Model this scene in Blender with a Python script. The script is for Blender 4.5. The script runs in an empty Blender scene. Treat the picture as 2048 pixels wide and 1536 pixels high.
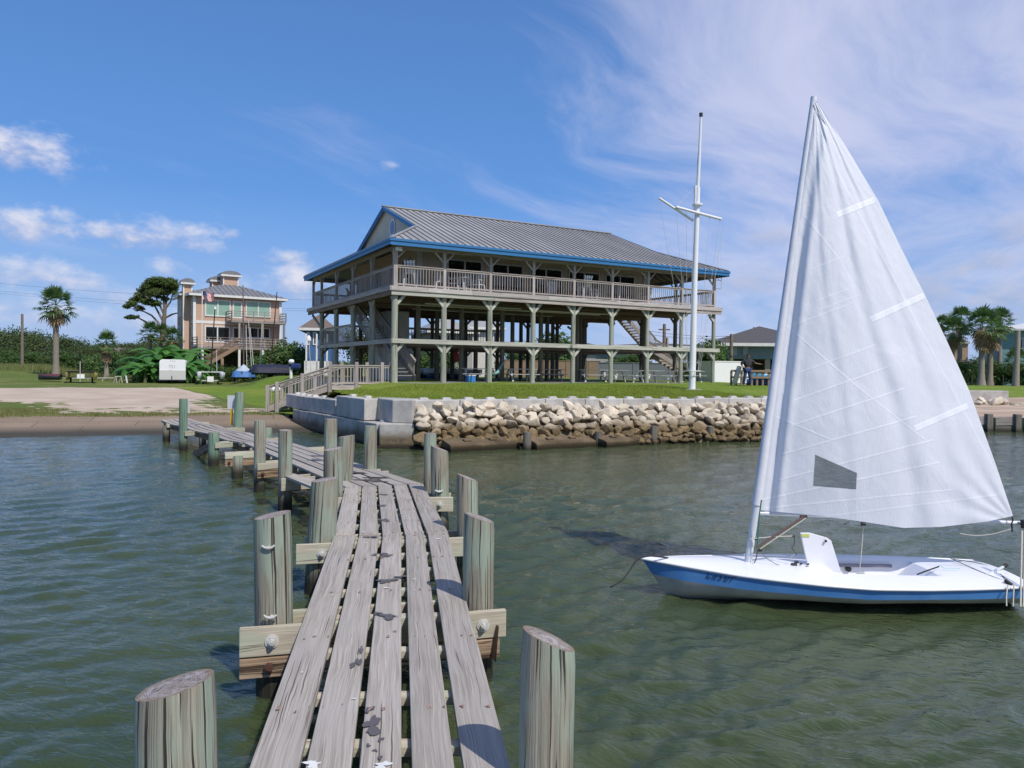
import bpy, bmesh, math, random
import numpy as np
from mathutils import Vector, Matrix, noise as mnoise
random.seed(7); rng = np.random.default_rng(7)
sc = bpy.context.scene
R = math.radians
# ---------------------------------------------------------------- camera
FPX, CAMH = 1480.0, 2.5
_p, _r = R(1.16), R(0.7)
FWD = np.array([0, math.cos(_p), -math.sin(_p)])
_ri, _up = np.array([1.0, 0, 0]), np.array([0, math.sin(_p), math.cos(_p)])
RIGHT = math.cos(_r)*_ri + math.sin(_r)*_up
UP = -math.sin(_r)*_ri + math.cos(_r)*_up
CAM = np.array([0, 0, CAMH])
cd = bpy.data.cameras.new('camera'); cam = bpy.data.objects.new('camera', cd)
sc.collection.objects.link(cam); sc.camera = cam
cd.sensor_width = 36; cd.lens = FPX/2048*36; cd.clip_start = 0.05; cd.clip_end = 6000
cam.matrix_world = Matrix(((RIGHT[0], UP[0], -FWD[0], 0), (RIGHT[1], UP[1], -FWD[1], 0), (RIGHT[2], UP[2], -FWD[2], CAMH), (0, 0, 0, 1)))
# measuring helpers: where a point of the photograph lies in the world
def ray(x, y): return FWD + (x-1024)/FPX*RIGHT + (768-y)/FPX*UP
def at(x, y, Y):
    d = ray(x, y); return CAM + d*(Y/d[1])
def G(x, y, z):
    d = ray(x, y); return CAM + d*((z-CAMH)/d[2])
# ---------------------------------------------------------------- light
SUN = Vector((0.40, -0.50, 0.80)).normalized()
EXPO = 0.0
sc.view_settings.view_transform = 'Standard'; sc.view_settings.look = 'None'
sc.view_settings.gamma = 1; sc.view_settings.exposure = EXPO
ld = bpy.data.lights.new('sun', 'SUN'); ld.energy = 3.9; ld.angle = R(0.55); ld.color = (1, .955, .89)
lo = bpy.data.objects.new('sun', ld); sc.collection.objects.link(lo)
lo.rotation_euler = SUN.to_track_quat('Z', 'Y').to_euler()
sc.cycles.use_denoising = True
sc.cycles.max_bounces = 8; sc.cycles.transparent_max_bounces = 12
# ---------------------------------------------------------------- node helper
class NG:
    def __init__(s, tree): s.t = tree
    def n(s, ty, ins=None, **pr):
        nd = s.t.nodes.new(ty)
        for k, v in pr.items(): setattr(nd, k, v)
        for k, v in (ins or {}).items():
            sk = nd.inputs[k]
            if isinstance(v, bpy.types.NodeSocket): s.t.links.new(v, sk)
            elif isinstance(v, (tuple, list)) and len(v) == 3 and sk.type == 'RGBA': sk.default_value = (*v, 1)
            else: sk.default_value = v
        return nd
    def m(s, op, a, b=0.0, c=0.0, clamp=False):
        nd = s.n('ShaderNodeMath', {0: a, 1: b, 2: c}, operation=op); nd.use_clamp = clamp; return nd.outputs[0]
    def mr(s, v, a, b, c=0.0, d=1.0, it='SMOOTHSTEP'):
        return s.n('ShaderNodeMapRange', {0: v, 1: a, 2: b, 3: c, 4: d}, interpolation_type=it).outputs[0]
    def mix(s, f, a, b, bt='MIX'):
        nd = s.n('ShaderNodeMix', data_type='RGBA', blend_type=bt)
        for k, v in ((0, f), (6, a), (7, b)):
            if isinstance(v, bpy.types.NodeSocket): s.t.links.new(v, nd.inputs[k])
            else: nd.inputs[k].default_value = (*v, 1) if isinstance(v, (tuple, list)) else v
        return nd.outputs[2]
    def noise(s, vec, scale=5, detail=4, rough=.55, sc3=None, dist=0.0):
        if sc3 is not None: vec = s.n('ShaderNodeVectorMath', {0: vec, 1: sc3}, operation='MULTIPLY').outputs[0]
        return s.n('ShaderNodeTexNoise', {'Vector': vec, 'Scale': scale, 'Detail': detail, 'Roughness': rough, 'Distortion': dist}).outputs[0]
# ---------------------------------------------------------------- world
w = bpy.data.worlds.new('World'); sc.world = w; w.use_nodes = True
g = NG(w.node_tree); w.node_tree.nodes.clear()
sky = g.n('ShaderNodeTexSky', sky_type='NISHITA', sun_disc=False, sun_elevation=math.asin(SUN.z), sun_rotation=math.atan2(SUN.x, SUN.y), air_density=1.0, dust_density=.6, ozone_density=2.2, altitude=0)
geo = g.n('ShaderNodeTexCoord').outputs['Generated']
sx = g.n('ShaderNodeSeparateXYZ', {0: geo}); dx, dy, dz = sx.outputs
az = g.m('ARCTAN2', dx, dy); el = g.m('ARCSINE', dz)
den = g.m('ADD', g.m('MAXIMUM', dz, 0.0), .12)
pv = g.n('ShaderNodeCombineXYZ', {0: g.m('DIVIDE', dx, den), 1: g.m('DIVIDE', dy, den), 2: 0.0}).outputs[0]
# deeper blue towards the upper left, as the polarised part of that sky has
sky2 = g.n('ShaderNodeHueSaturation', {'Hue': .51, 'Saturation': 1.1, 'Value': 1.0, 'Color': sky.outputs[0]}).outputs[0]
grad = g.mix(g.mr(el, .0, .22, 0, 1, 'LINEAR'), (3.3, 5.1, 8.6), (1.25, 3.5, 8.4)); grad = g.mix(g.mr(el, .18, .60, 0, 1, 'LINEAR'), grad, (.80, 2.0, 5.3))
skyc = g.mix(.78, sky2, grad)
# cirrus: streaky veils, denser to the right
rot = g.n('ShaderNodeVectorRotate', {'Vector': pv, 'Angle': R(38)}, rotation_type='Z_AXIS').outputs[0]
warp = g.n('ShaderNodeTexNoise', {'Vector': pv, 'Scale': .6, 'Detail': 3}).outputs[1]
rot2 = g.n('ShaderNodeVectorMath', {0: rot, 1: g.n('ShaderNodeVectorMath', {0: warp, 'Scale': 1.1}, operation='SCALE').outputs[0]}, operation='ADD').outputs[0]
ci = g.noise(rot2, 1.0, 10, .62, sc3=(2.3, .62, 1), dist=.35)
ci2 = g.noise(rot2, .45, 5, .5, sc3=(1.0, .8, 1))
bias = g.mr(az, -.15, .36, 0.0, 1.1)
elb = g.mr(el, .05, .5, .15, -.06, 'LINEAR')
cv = g.m('ADD', g.m('ADD', g.m('MULTIPLY', ci, .85), g.m('MULTIPLY', ci2, .55)), g.m('ADD', g.m('MULTIPLY', bias, .27), g.m('MULTIPLY', elb, .3)))
cir = g.mr(cv, .77, 1.26, 0, .86)
col = g.mix(cir, skyc, (6.6, 6.8, 8.8))
# low cumulus: one band of puffs plus the few larger ones, each with its grey base
azel = g.n('ShaderNodeCombineXYZ', {0: az, 1: g.m('MULTIPLY', el, 1.7), 2: 0.0}).outputs[0]
pn = g.noise(azel, 30, 7, .58)
pn2 = g.noise(azel, 9, 5, .55)
def blob(px, py, rx, ry, k=1.0, soft=1.2):
    d = ray(px, py); a0 = math.atan2(d[0], d[1]); e0 = math.asin(d[2]/np.linalg.norm(d))
    u_ = g.m('DIVIDE', g.m('SUBTRACT', az, a0), rx*1.12/FPX); v_ = g.m('DIVIDE', g.m('SUBTRACT', el, e0), ry*1.2/FPX)
    r2 = g.m('SQRT', g.m('ADD', g.m('MULTIPLY', u_, u_), g.m('MULTIPLY', v_, v_)))
    val = g.m('ADD', g.m('SUBTRACT', 1.0, r2), g.m('MULTIPLY', g.m('SUBTRACT', pn, .5), 2.1))
    val = g.m('ADD', val, g.m('MULTIPLY', g.m('SUBTRACT', pn2, .5), 1.4))
    return g.mr(val, 0.0, soft, 0, k), v_
blobs = [(30, 300, 95, 45, .95), (60, 448, 115, 34, .9), (215, 462, 60, 24, .75), (350, 470, 85, 34, .75), (395, 492, 55, 16, .5), (575, 515, 45, 16, .7), (595, 565, 70, 32, .9),
         (335, 540, 45, 20, .65), (60, 548, 95, 28, .7), (450, 570, 60, 24, .5), (20, 610, 110, 30, .55), (150, 640, 160, 30, .5), (360, 640, 160, 26, .5), (170, 560, 60, 16, .5), (785, 332, 20, 10, .5), (240, 590, 90, 20, .5), (465, 470, 28, 12, .5), (1870, 572, 75, 42, .75), (1990, 515, 40, 22, .5),
         (1500, 560, 90, 30, .6), (1760, 640, 160, 40, .6), (2010, 600, 90, 45, .6), (1550, 470, 70, 24, .4), (900, 600, 160, 26, .5), (1250, 620, 220, 30, .5), (2040, 450, 60, 40, .4)]
for bb in blobs:
    mk, v_ = blob(*bb)
    right = bb[0] > 1400
    top = (5.9, 5.9, 7.0) if right else (8.2, 8.1, 8.9)
    bot = (3.1, 3.6, 5.2) if right else (3.9, 4.5, 6.9)
    cc = g.mix(g.mr(g.m('ADD', v_, g.m('MULTIPLY', g.m('SUBTRACT', pn, .5), 2.4)), -.9, .7), bot, top)
    col = g.mix(mk, col, cc)
# pale hazy band low over the horizon
hz = g.mr(el, 0.0, .16, .38, 0.0)
col = g.mix(hz, col, (4.0, 5.4, 8.5))
bg = g.n('ShaderNodeBackground', {'Color': col, 'Strength': .1})
g.t.links.new(bg.outputs[0], g.n('ShaderNodeOutputWorld').inputs[0])
# ---------------------------------------------------------------- scene helpers
def link(o): sc.collection.objects.link(o); return o
def thing(name, label, cat, loc=(0, 0, 0), rz=0, group=None):
    o = bpy.data.objects.new(name, None); link(o); o.location = loc; o.rotation_euler = (0, 0, rz)
    o.empty_display_size = .1
    return tag(o, label, cat, group)
def tag(o, label, cat, group=None, kind=None):
    o['label'] = label; o['category'] = cat
    if group: o['group'] = group
    if kind: o['kind'] = kind
    return o
def struct(o): o['kind'] = 'structure'; return o
def kids(r): return list(r.children)
def dup(root, loc, rz=None, label=None, scale=None):
    r = root.copy(); link(r); r.location = loc
    if rz is not None: r.rotation_euler = (0, 0, rz)
    if scale is not None: r.scale = (scale,)*3 if not isinstance(scale, (tuple, list)) else scale
    if label: r['label'] = label
    for ch in kids(root):
        c = ch.copy(); link(c); c.parent = r
        for gch in kids(ch):
            d = gch.copy(); link(d); d.parent = c
    return r
class MB:
    def __init__(s): s.v = []; s.f = []; s.uv = []; s.r = []; s.sm = []
    def add(s, vs, fs, uvs=None, r=None, smooth=False):
        b = len(s.v); s.v += [tuple(map(float, p)) for p in vs]
        rr = random.random() if r is None else r
        for i, f in enumerate(fs):
            s.f.append([b+k for k in f]); s.r.append(rr); s.sm.append(smooth)
            if uvs is not None: s.uv.append(uvs[i])
            else:
                P = [Vector(vs[k]) for k in f]; n = (P[1]-P[0]).cross(P[2]-P[0]) if len(P) > 2 else Vector((0, 0, 1))
                a = [abs(n.x), abs(n.y), abs(n.z)]; m = a.index(max(a))
                s.uv.append([((q.x, q.y) if m == 2 else (q.y, q.z) if m == 0 else (q.x, q.z)) for q in P])
        return s
    def beam(s, p0, p1, w, h, up=(0, 0, 1), r=None, ext=0.0):
        p0, p1 = Vector(p0), Vector(p1); L = (p1-p0); ln = L.length; L.normalize()
        p0 = p0-L*ext; p1 = p1+L*ext; ln += 2*ext
        up = Vector(up); sd = L.cross(up)
        if sd.length < 1e-5: sd = L.cross(Vector((1, 0, 0)))
        sd.normalize(); u2 = sd.cross(L).normalized()
        a, b = sd*w/2, u2*h/2
        vs = [p0-a-b, p0+a-b, p0+a+b, p0-a+b, p1-a-b, p1+a-b, p1+a+b, p1-a+b]
        fs = [(0, 1, 2, 3), (5, 4, 7, 6), (0, 4, 5, 1), (1, 5, 6, 2), (2, 6, 7, 3), (3, 7, 4, 0)]
        o = random.random()*7
        uvs = [[(o, 0), (o+w, 0), (o+w, h*.2), (o, h*.2)]]*2
        for wd in (w, h, w, h): uvs.append([(o, 0), (o, ln), (o+wd, ln), (o+wd, 0)]); o += wd
        return s.add(vs, fs, uvs, r)
    def box(s, c, sz, rz=0.0, r=None):
        c = Vector(c); hx, hy, hz = sz[0]/2, sz[1]/2, sz[2]/2; q = Matrix.Rotation(rz, 3, 'Z')
        ax = q @ Vector((1, 0, 0)); ay = q @ Vector((0, 1, 0)); az_ = Vector((0, 0, 1))
        if sz[2] >= sz[0] and sz[2] >= sz[1]: return s.beam(c-az_*hz, c+az_*hz, sz[0], sz[1], up=ay, r=r)
        if sz[0] >= sz[1]: return s.beam(c-ax*hx, c+ax*hx, sz[1], sz[2], r=r)
        return s.beam(c-ay*hy, c+ay*hy, sz[0], sz[2], r=r)
    def tube(s, pts, rads, n=10, caps=True, r=None, smooth=True):
        pts = [Vector(p) for p in pts]
        if not isinstance(rads, (list, tuple)): rads = [rads]*len(pts)
        t = (pts[1]-pts[0]).normalized(); a = t.orthogonal().normalized()
        if abs(t.z) > .9: a = Vector((1, 0, 0)); a = (a-t*a.dot(t)).normalized()
        vs = []; ln = 0; lens = []
        for i, p in enumerate(pts):
            if i: ln += (p-pts[i-1]).length
            lens.append(ln)
            t = (pts[min(i+1, len(pts)-1)]-pts[max(i-1, 0)]).normalized()
            a = (a-t*a.dot(t)).normalized(); b = t.cross(a)
            for k in range(n):
                th = 2*math.pi*k/n; vs.append(p+(a*math.cos(th)+b*math.sin(th))*rads[i])
        fs = []; uvs = []; R0 = max(rads); o = random.random()*9
        for i in range(len(pts)-1):
            for k in range(n):
                k2 = (k+1) % n; fs.append((i*n+k, i*n+k2, (i+1)*n+k2, (i+1)*n+k))
                u0, u1 = o+2*math.pi*R0*k/n, o+2*math.pi*R0*(k+1)/n
                uvs.append([(u0, lens[i]), (u1, lens[i]), (u1, lens[i+1]), (u0, lens[i+1])])
        s.add(vs, fs, uvs, r, smooth)
        if caps:
            rr = s.r[-1]
            for e, sgn in ((0, -1), (len(pts)-1, 1)):
                ring = vs[e*n:(e+1)*n]
                if sgn < 0: ring = ring[::-1]
                s.add(ring, [tuple(range(n))], [[(o+.1*math.cos(2*math.pi*k/n), .1*math.sin(2*math.pi*k/n)) for k in range(n)]], rr)
        return s
    def prism(s, poly, off, r=None):
        n = len(poly); A = [Vector(p) for p in poly]; o = Vector(off); B = [p+o for p in A]
        nn = Vector((0, 0, 0))
        for i in range(n): nn += A[i].cross(A[(i+1) % n])
        flip = nn.dot(o) > 0
        fs = [tuple(range(n))[::-1] if flip else tuple(range(n)), tuple(range(n, 2*n)) if flip else tuple(range(n, 2*n))[::-1]]
        for i in range(n):
            j = (i+1) % n; fs.append((i, j, n+j, n+i) if flip else (j, i, n+i, n+j))
        return s.add(A+B, fs, None, r)
    def build(s, name, m, parent=None, smooth=None, bevel=0, loc=None):
        me = bpy.data.meshes.new(name); me.from_pydata(s.v, [], s.f)
        ul = me.uv_layers.new(name='UVMap'); flat = [c for f in s.uv for p in f for c in p]
        ul.data.foreach_set('uv', flat)
        at_ = me.attributes.new('rnd', 'FLOAT', 'FACE'); at_.data.foreach_set('value', s.r)
        me.polygons.foreach_set('use_smooth', s.sm if smooth is None else [smooth]*len(s.f))
        me.materials.append(m); me.update()
        o = bpy.data.objects.new(name, me); link(o)
        if parent: o.parent = parent
        if loc is not None: o.location = loc
        if bevel:
            b = o.modifiers.new('b', 'BEVEL'); b.width = bevel; b.segments = 2; b.limit_method = 'ANGLE'; b.angle_limit = R(50)
        return o
def npmesh(name, V, F, m, parent=None, rnd=None, smooth=False, uv=None):
    me = bpy.data.meshes.new(name); V = np.asarray(V, np.float32); F = np.asarray(F, np.int32); k = F.shape[1]
    me.vertices.add(len(V)); me.vertices.foreach_set('co', V.ravel())
    me.loops.add(F.size); me.loops.foreach_set('vertex_index', F.ravel())
    me.polygons.add(len(F)); me.polygons.foreach_set('loop_start', np.arange(len(F))*k)
    me.update(calc_edges=True)
    if rnd is not None:
        a = me.attributes.new('rnd', 'FLOAT', 'FACE'); a.data.foreach_set('value', np.asarray(rnd, np.float32))
    if uv is not None:
        ul = me.uv_layers.new(name='UVMap'); ul.data.foreach_set('uv', np.asarray(uv, np.float32)[F.ravel()].ravel())
    me.polygons.foreach_set('use_smooth', np.full(len(F), smooth)); me.materials.append(m); me.update()
    o = bpy.data.objects.new(name, me); link(o)
    if parent: o.parent = parent
    return o
# ---------------------------------------------------------------- materials
def newmat(name):
    m = bpy.data.materials.new(name); m.use_nodes = True; m.node_tree.nodes.clear(); q = NG(m.node_tree)
    out = q.n('ShaderNodeOutputMaterial'); return m, q, out
def rndn(q): return q.n('ShaderNodeAttribute', attribute_name='rnd').outputs['Fac']
def uvn(q): return q.n('ShaderNodeUVMap', uv_map='UVMap').outputs[0]
def finish(q, out, color, rough=.7, bump=None, bs=.3, bd=.01, metal=0.0, spec=.5, **ex):
    ins = {'Base Color': color, 'Roughness': rough, 'Metallic': metal, 'Specular IOR Level': spec}
    ins.update(ex)
    if bump is not None: ins['Normal'] = q.n('ShaderNodeBump', {'Strength': bs, 'Distance': bd, 'Height': bump}).outputs[0]
    b = q.n('ShaderNodeBsdfPrincipled', ins); q.t.links.new(b.outputs[0], out.inputs[0]); return b
def paint(name, c, rough=.5, var=.12, scale=3, bump=.15, metal=0.0, spec=.5, c2=None, amt=.5, bd=.005):
    m, q, out = newmat(name); P = q.n('ShaderNodeNewGeometry').outputs['Position']
    n1 = q.noise(P, scale, 6, .6); n2 = q.noise(P, scale*9, 4, .6)
    c2 = c2 or tuple(x*.7 for x in c)
    cc = q.mix(q.mr(n1, .35, .75, 0, amt), c, c2)
    cc = q.n('ShaderNodeHueSaturation', {'Color': cc, 'Value': q.m('ADD', q.m('ADD', 1-var, q.m('MULTIPLY', n2, var)), q.m('MULTIPLY', rndn(q), var))}).outputs[0]
    finish(q, out, cc, rough, n2, bump, bd, metal, spec); return m
def wood(name, ca, cb, crack=(.06, .05, .045), gs=1.0, ls=1.0, ckf=48, tint=None, tamt=.5, rough=.75, bs=.5, var=.35, ctr=(.60, .68), bd=.004, wet=None):
    m, q, out = newmat(name); U = uvn(q); rn = rndn(q)
    off = q.n('ShaderNodeCombineXYZ', {0: q.m('MULTIPLY', rn, 31.0), 1: q.m('MULTIPLY', rn, 17.0), 2: 0.0}).outputs[0]
    V = q.n('ShaderNodeVectorMath', {0: U, 1: off}, operation='ADD').outputs[0]
    big = q.noise(V, 1, 3, .5, sc3=(4*gs**.5, 1.1*gs**.5, 1))
    V2 = q.n('ShaderNodeVectorMath', {0: V, 1: q.n('ShaderNodeCombineXYZ', {0: q.m('MULTIPLY', big, .09/gs), 1: 0.0, 2: 0.0}).outputs[0]}, operation='ADD').outputs[0]
    gr = q.noise(V2, 1, 5, .65, sc3=(95*gs, 3.0*gs*ls, 1))
    gr2 = q.noise(V2, 1, 4, .6, sc3=(28*gs, 1.2*gs*ls, 1))
    ck = q.noise(V2, 1, 3, .45, sc3=(ckf*gs, 1.0*gs*ls, 1))
    c = q.mix(q.mr(gr, .3, .7), ca, cb)
    c = q.mix(q.mr(gr2, .35, .7, 0, .55), c, tuple(x*.62 for x in ca))
    if tint: c = q.mix(q.mr(big, .42, .62, 0, tamt), c, tint)
    crk = q.mr(ck, ctr[0], ctr[1])
    c = q.mix(crk, c, crack)
    if wet is not None:
        P = q.n('ShaderNodeNewGeometry').outputs['Position']; z = q.n('ShaderNodeSeparateXYZ', {0: P}).outputs[2]
        zz = q.m('ADD', z, q.m('MULTIPLY', q.m('SUBTRACT', gr2, .5), .25))
        c = q.mix(q.mr(zz, wet[0], wet[1], 1, 0), c, q.mix(q.mr(gr, .3, .75), (.014, .016, .011), (.05, .045, .03)))
    c = q.n('ShaderNodeHueSaturation', {'Color': c, 'Value': q.m('ADD', 1-var/2, q.m('MULTIPLY', rn, var))}).outputs[0]
    hh = q.m('SUBTRACT', q.m('ADD', gr, q.m('MULTIPLY', gr2, .6)), q.m('MULTIPLY', crk, 1.6))
    finish(q, out, c, rough, hh, bs, bd, spec=.3); return m
def leafmat(name, ca, cb, trans=.35, rough=.55):
    m, q, out = newmat(name); rn = q.m('ADD', q.m('MULTIPLY', rndn(q), .75), q.m('MULTIPLY', q.n('ShaderNodeObjectInfo').outputs['Random'], .35)); P = q.n('ShaderNodeNewGeometry').outputs['Position']
    n = q.noise(P, .8, 3)
    c = q.mix(q.m('ADD', q.m('MULTIPLY', rn, .7), q.m('MULTIPLY', n, .3)), ca, cb)
    p = q.n('ShaderNodeBsdfPrincipled', {'Base Color': c, 'Roughness': rough, 'Specular IOR Level': .35})
    t = q.n('ShaderNodeBsdfTranslucent', {'Color': c}); mx = q.n('ShaderNodeMixShader', {0: trans, 1: p.outputs[0], 2: t.outputs[0]})
    q.t.links.new(mx.outputs[0], out.inputs[0]); return m
M = {}
M['plank'] = wood('weathered_plank', (.285, .25, .21), (.50, .455, .40), crack=(.12, .095, .08), tint=(.40, .365, .335), tamt=.4, bs=.45, var=.26, ctr=(.645, .69), gs=1.5, ls=.42)
M['pile'] = wood('treated_pile', (.20, .18, .135), (.46, .425, .33), crack=(.05, .04, .032), gs=2.0, ls=.28, ckf=30, tint=(.31, .385, .30), tamt=.75, bs=.9, bd=.006, var=.2, ctr=(.585, .62), wet=(.10, .42))
M['pilegreen'] = wood('green_treated_pile', (.14, .24, .17), (.26, .36, .26), crack=(.05, .06, .04), gs=.8, tint=(.33, .33, .24), tamt=.5, bs=.6, bd=.006, var=.2, wet=(.10, .42))
M['endgrain'] = paint('cut_end_grain', (.40, .365, .33), .85, .25, 22, .8, c2=(.17, .125, .095), amt=.9, bd=.004)
M['bentwood'] = wood('bolted_beam_wood', (.43, .38, .28), (.60, .53, .42), crack=(.19, .14, .10), tint=(.42, .48, .36), tamt=.6, var=.25, ctr=(.64, .7), wet=(-.2, .15))
M['clubwood'] = wood('grey_deck_timber', (.29, .26, .23), (.46, .42, .38), crack=(.13, .11, .09), gs=.5, tint=(.34, .27, .22), tamt=.5, var=.4)
M['clubpost'] = wood('green_grey_post', (.28, .285, .225), (.48, .48, .40), crack=(.11, .10, .08), gs=.35, tint=(.27, .30, .225), tamt=.5, var=.25)
M['rampwood'] = wood('warm_grey_rail_wood', (.36, .31, .275), (.54, .48, .43), crack=(.16, .12, .10), gs=.5, tint=(.40, .35, .31), var=.3)
M['beam_light'] = wood('pale_green_beam', (.44, .44, .36), (.62, .61, .53), crack=(.2, .19, .15), gs=.4, tint=(.42, .40, .36), var=.3)
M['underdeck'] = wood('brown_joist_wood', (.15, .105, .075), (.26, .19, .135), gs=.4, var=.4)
M['galv'] = paint('galvanised_steel', (.62, .61, .57), .55, .2, 30, .3, .25, c2=(.42, .40, .36))
M['rust'] = paint('rusty_bolt', (.10, .045, .028), .8, .3, 60, .6, c2=(.05, .025, .02))
M['white'] = paint('white_paint', (.80, .80, .79), .35, .06, 2, .05, c2=(.70, .70, .68), amt=.35)
M['blue'] = paint('blue_fascia', (.03, .165, .37), .45, .12, 2, .1, c2=(.03, .14, .30))
M['fascia_light'] = wood('pale_fascia_board', (.40, .36, .33), (.60, .56, .52), crack=(.22, .18, .16), gs=.4, tint=(.50, .44, .40), var=.25)
M['siding'] = paint('tan_siding', (.55, .45, .29), .8, .08, 1.5, .2)
M['gablecream'] = paint('warm_cream_siding', (.62, .555, .42), .75, .06, 1.2, .1)
M['trim'] = paint('pale_trim', (.55, .58, .53), .6, .06, 2, .1)
M['cream'] = paint('cream_wall', (.62, .60, .55), .7, .08, 1.5, .1)
M['concrete'] = paint('block_concrete', (.50, .475, .435), .85, .22, 1.8, .5, c2=(.30, .285, .265), amt=.8, bd=.01)
M['black'] = paint('black_rubber', (.012, .012, .014), .6, .1)
M['glass'] = None
m, q, out = newmat('dark_window_glass'); finish(q, out, (.012, .014, .016), .06, spec=.6); M['glass'] = m
def tide(name, dry, dry2, wetc, z0, z1, sc_=3, bs=.6, bd=.02, detail=8):
    m, q, out = newmat(name); P = q.n('ShaderNodeNewGeometry').outputs['Position']; rn = rndn(q)
    oi = q.n('ShaderNodeObjectInfo').outputs['Random']
    P2 = q.n('ShaderNodeVectorMath', {0: P, 1: q.n('ShaderNodeCombineXYZ', {0: q.m('MULTIPLY', oi, 20.0), 1: 0.0, 2: 0.0}).outputs[0]}, operation='ADD').outputs[0]
    n1 = q.noise(P2, sc_, detail, .62); n2 = q.noise(P2, sc_*7, 6, .65); n3 = q.noise(P, 1.1, 3)
    c = q.mix(q.mr(n1, .35, .7), dry, dry2); c = q.mix(q.mr(n2, .5, .72, 0, .45), c, tuple(x*.5 for x in dry2))
    z = q.n('ShaderNodeSeparateXYZ', {0: P}).outputs[2]
    zz = q.m('ADD', z, q.m('MULTIPLY', q.m('SUBTRACT', n3, .5), .55)); zz = q.m('ADD', zz, q.m('MULTIPLY', q.m('SUBTRACT', n2, .5), .35))
    wc = q.mix(q.mr(n2, .3, .7), wetc, tuple(x*.4 for x in wetc))
    c = q.mix(q.mr(zz, z0, z1, .95, 0), c, wc)
    c = q.mix(q.mr(q.m('ADD', z, q.m('MULTIPLY', q.m('SUBTRACT', n2, .5), .12)), .03, .16, .85, 0), c, (.018, .016, .009))
    c = q.n('ShaderNodeHueSaturation', {'Color': c, 'Value': q.m('ADD', .8, q.m('MULTIPLY', oi, .35))}).outputs[0]
    finish(q, out, c, .85, q.m('ADD', n1, q.m('MULTIPLY', n2, .5)), bs, bd, spec=.25); return m
M['rock'] = tide('limestone_rock', (.66, .58, .455), (.50, .425, .325), (.24, .165, .075), .50, .98)
M['blockwet'] = tide('stained_block_concrete', (.49, .47, .43), (.34, .33, .31), (.20, .15, .085), .22, .62, 1.5, .4, .01)
M['sill'] = tide('wet_sill_concrete', (.19, .14, .085), (.13, .095, .055), (.09, .065, .035), .1, .32, 2.2, .5, .01)
M['sillpost'] = wood('short_shore_post', (.14, .125, .10), (.23, .21, .17), gs=.6, wet=(.0, .25))
# ================================================================ water
def make_water():
    ys = [-8.0]
    while ys[-1] < 62: ys.append(ys[-1]+max(.022, .0072*max(ys[-1], 0)+.002 if ys[-1] > 1 else .2))
    ys = np.array(ys); nx = 820; t = np.linspace(-1, 1, nx)
    Y = np.repeat(ys[:, None], nx, 1); half = 3.2+np.maximum(Y, 0)*.86; X = t[None, :]*half+.02*Y
    dy_ = np.gradient(ys)[:, None]; dx_ = half*2/nx; cell = np.maximum(dy_, dx_)
    Z = np.zeros_like(X); r2 = np.random.default_rng(3)
    XX, YY = X.copy(), Y.copy()
    XX = X+.35*np.sin(.31*Y+.7)+.22*np.sin(.53*X-.4*Y); YY = Y+.3*np.sin(.42*X+1.1)+.18*np.sin(.9*Y+.3*X)
    for i in range(150):
        lam = .075*(1.3/.075)**(r2.random()**.95); th = R(112)+r2.normal()*.50
        k = 2*math.pi/lam; a = .0068*lam*min(1, (.42/lam)**.95)*(.6+.8*r2.random())
        fade = np.clip((lam/cell-3)/3, 0, 1)
        ph = k*(math.cos(th)*XX+math.sin(th)*YY)+r2.random()*6.28
        Z += a*fade*(np.sin(ph)+.30*np.sin(2*ph+.9))
    # gusty patches
    gust = .72+.38*np.sin(.21*X+.33*Y+1)*np.sin(.17*Y-.29*X+2.2)
    edge = np.clip((1-np.abs(t))[None, :]*14, 0, 1)*np.clip((62-Y)/8, 0, 1)*np.clip((Y+8)/1.5, 0, 1)
    Z *= gust*edge
    V = np.stack([X, Y, Z], -1).reshape(-1, 3); n = len(ys)
    idx = np.arange(n*nx).reshape(n, nx)
    F = np.stack([idx[:-1, :-1], idx[:-1, 1:], idx[1:, 1:], idx[1:, :-1]], -1).reshape(-1, 4)
    # skirt out to the horizon
    b = len(V); ex = [(-900, -60, 0), (900, -60, 0), (900, 62, 0), (-900, 62, 0)]
    V = np.vstack([V, ex]); a0, a1, a2, a3 = idx[0, 0], idx[0, -1], idx[-1, -1], idx[-1, 0]
    F = np.vstack([F, [[b, b+1, a1, a0], [a1, b+1, b+2, a2], [b, a0, a3, b+3]]])
    m, q, out = newmat('bay_water'); P = q.n('ShaderNodeNewGeometry').outputs['Position']
    v1 = q.n('ShaderNodeVectorRotate', {'Vector': P, 'Angle': R(22)}, rotation_type='Z_AXIS').outputs[0]
    n1 = q.noise(v1, 9.5, 2, .5, sc3=(.5, 1.3, 1), dist=.8); n2 = q.noise(v1, 24, 2, .5, sc3=(.6, 1.2, 1), dist=.4); n3 = q.noise(P, .35, 3)
    hgt = q.m('ADD', n1, q.m('MULTIPLY', n2, .3))
    nrm = q.n('ShaderNodeBump', {'Strength': .65, 'Distance': .026, 'Height': hgt}).outputs[0]
    c = q.mix(q.mr(n3, .35, .65), (.043, .064, .026), (.060, .079, .034))
    bs = q.n('ShaderNodeBsdfPrincipled', {'Base Color': c, 'Roughness': .02, 'Subsurface Weight': .85, 'Subsurface Radius': (.30, .45, .22), 'Subsurface Scale': 1.0, 'IOR': 1.33, 'Specular IOR Level': .5, 'Normal': nrm})
    q.t.links.new(bs.outputs[0], out.inputs[0])
    o = npmesh('water', V, F, m, smooth=True); struct(o)
make_water()
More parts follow.
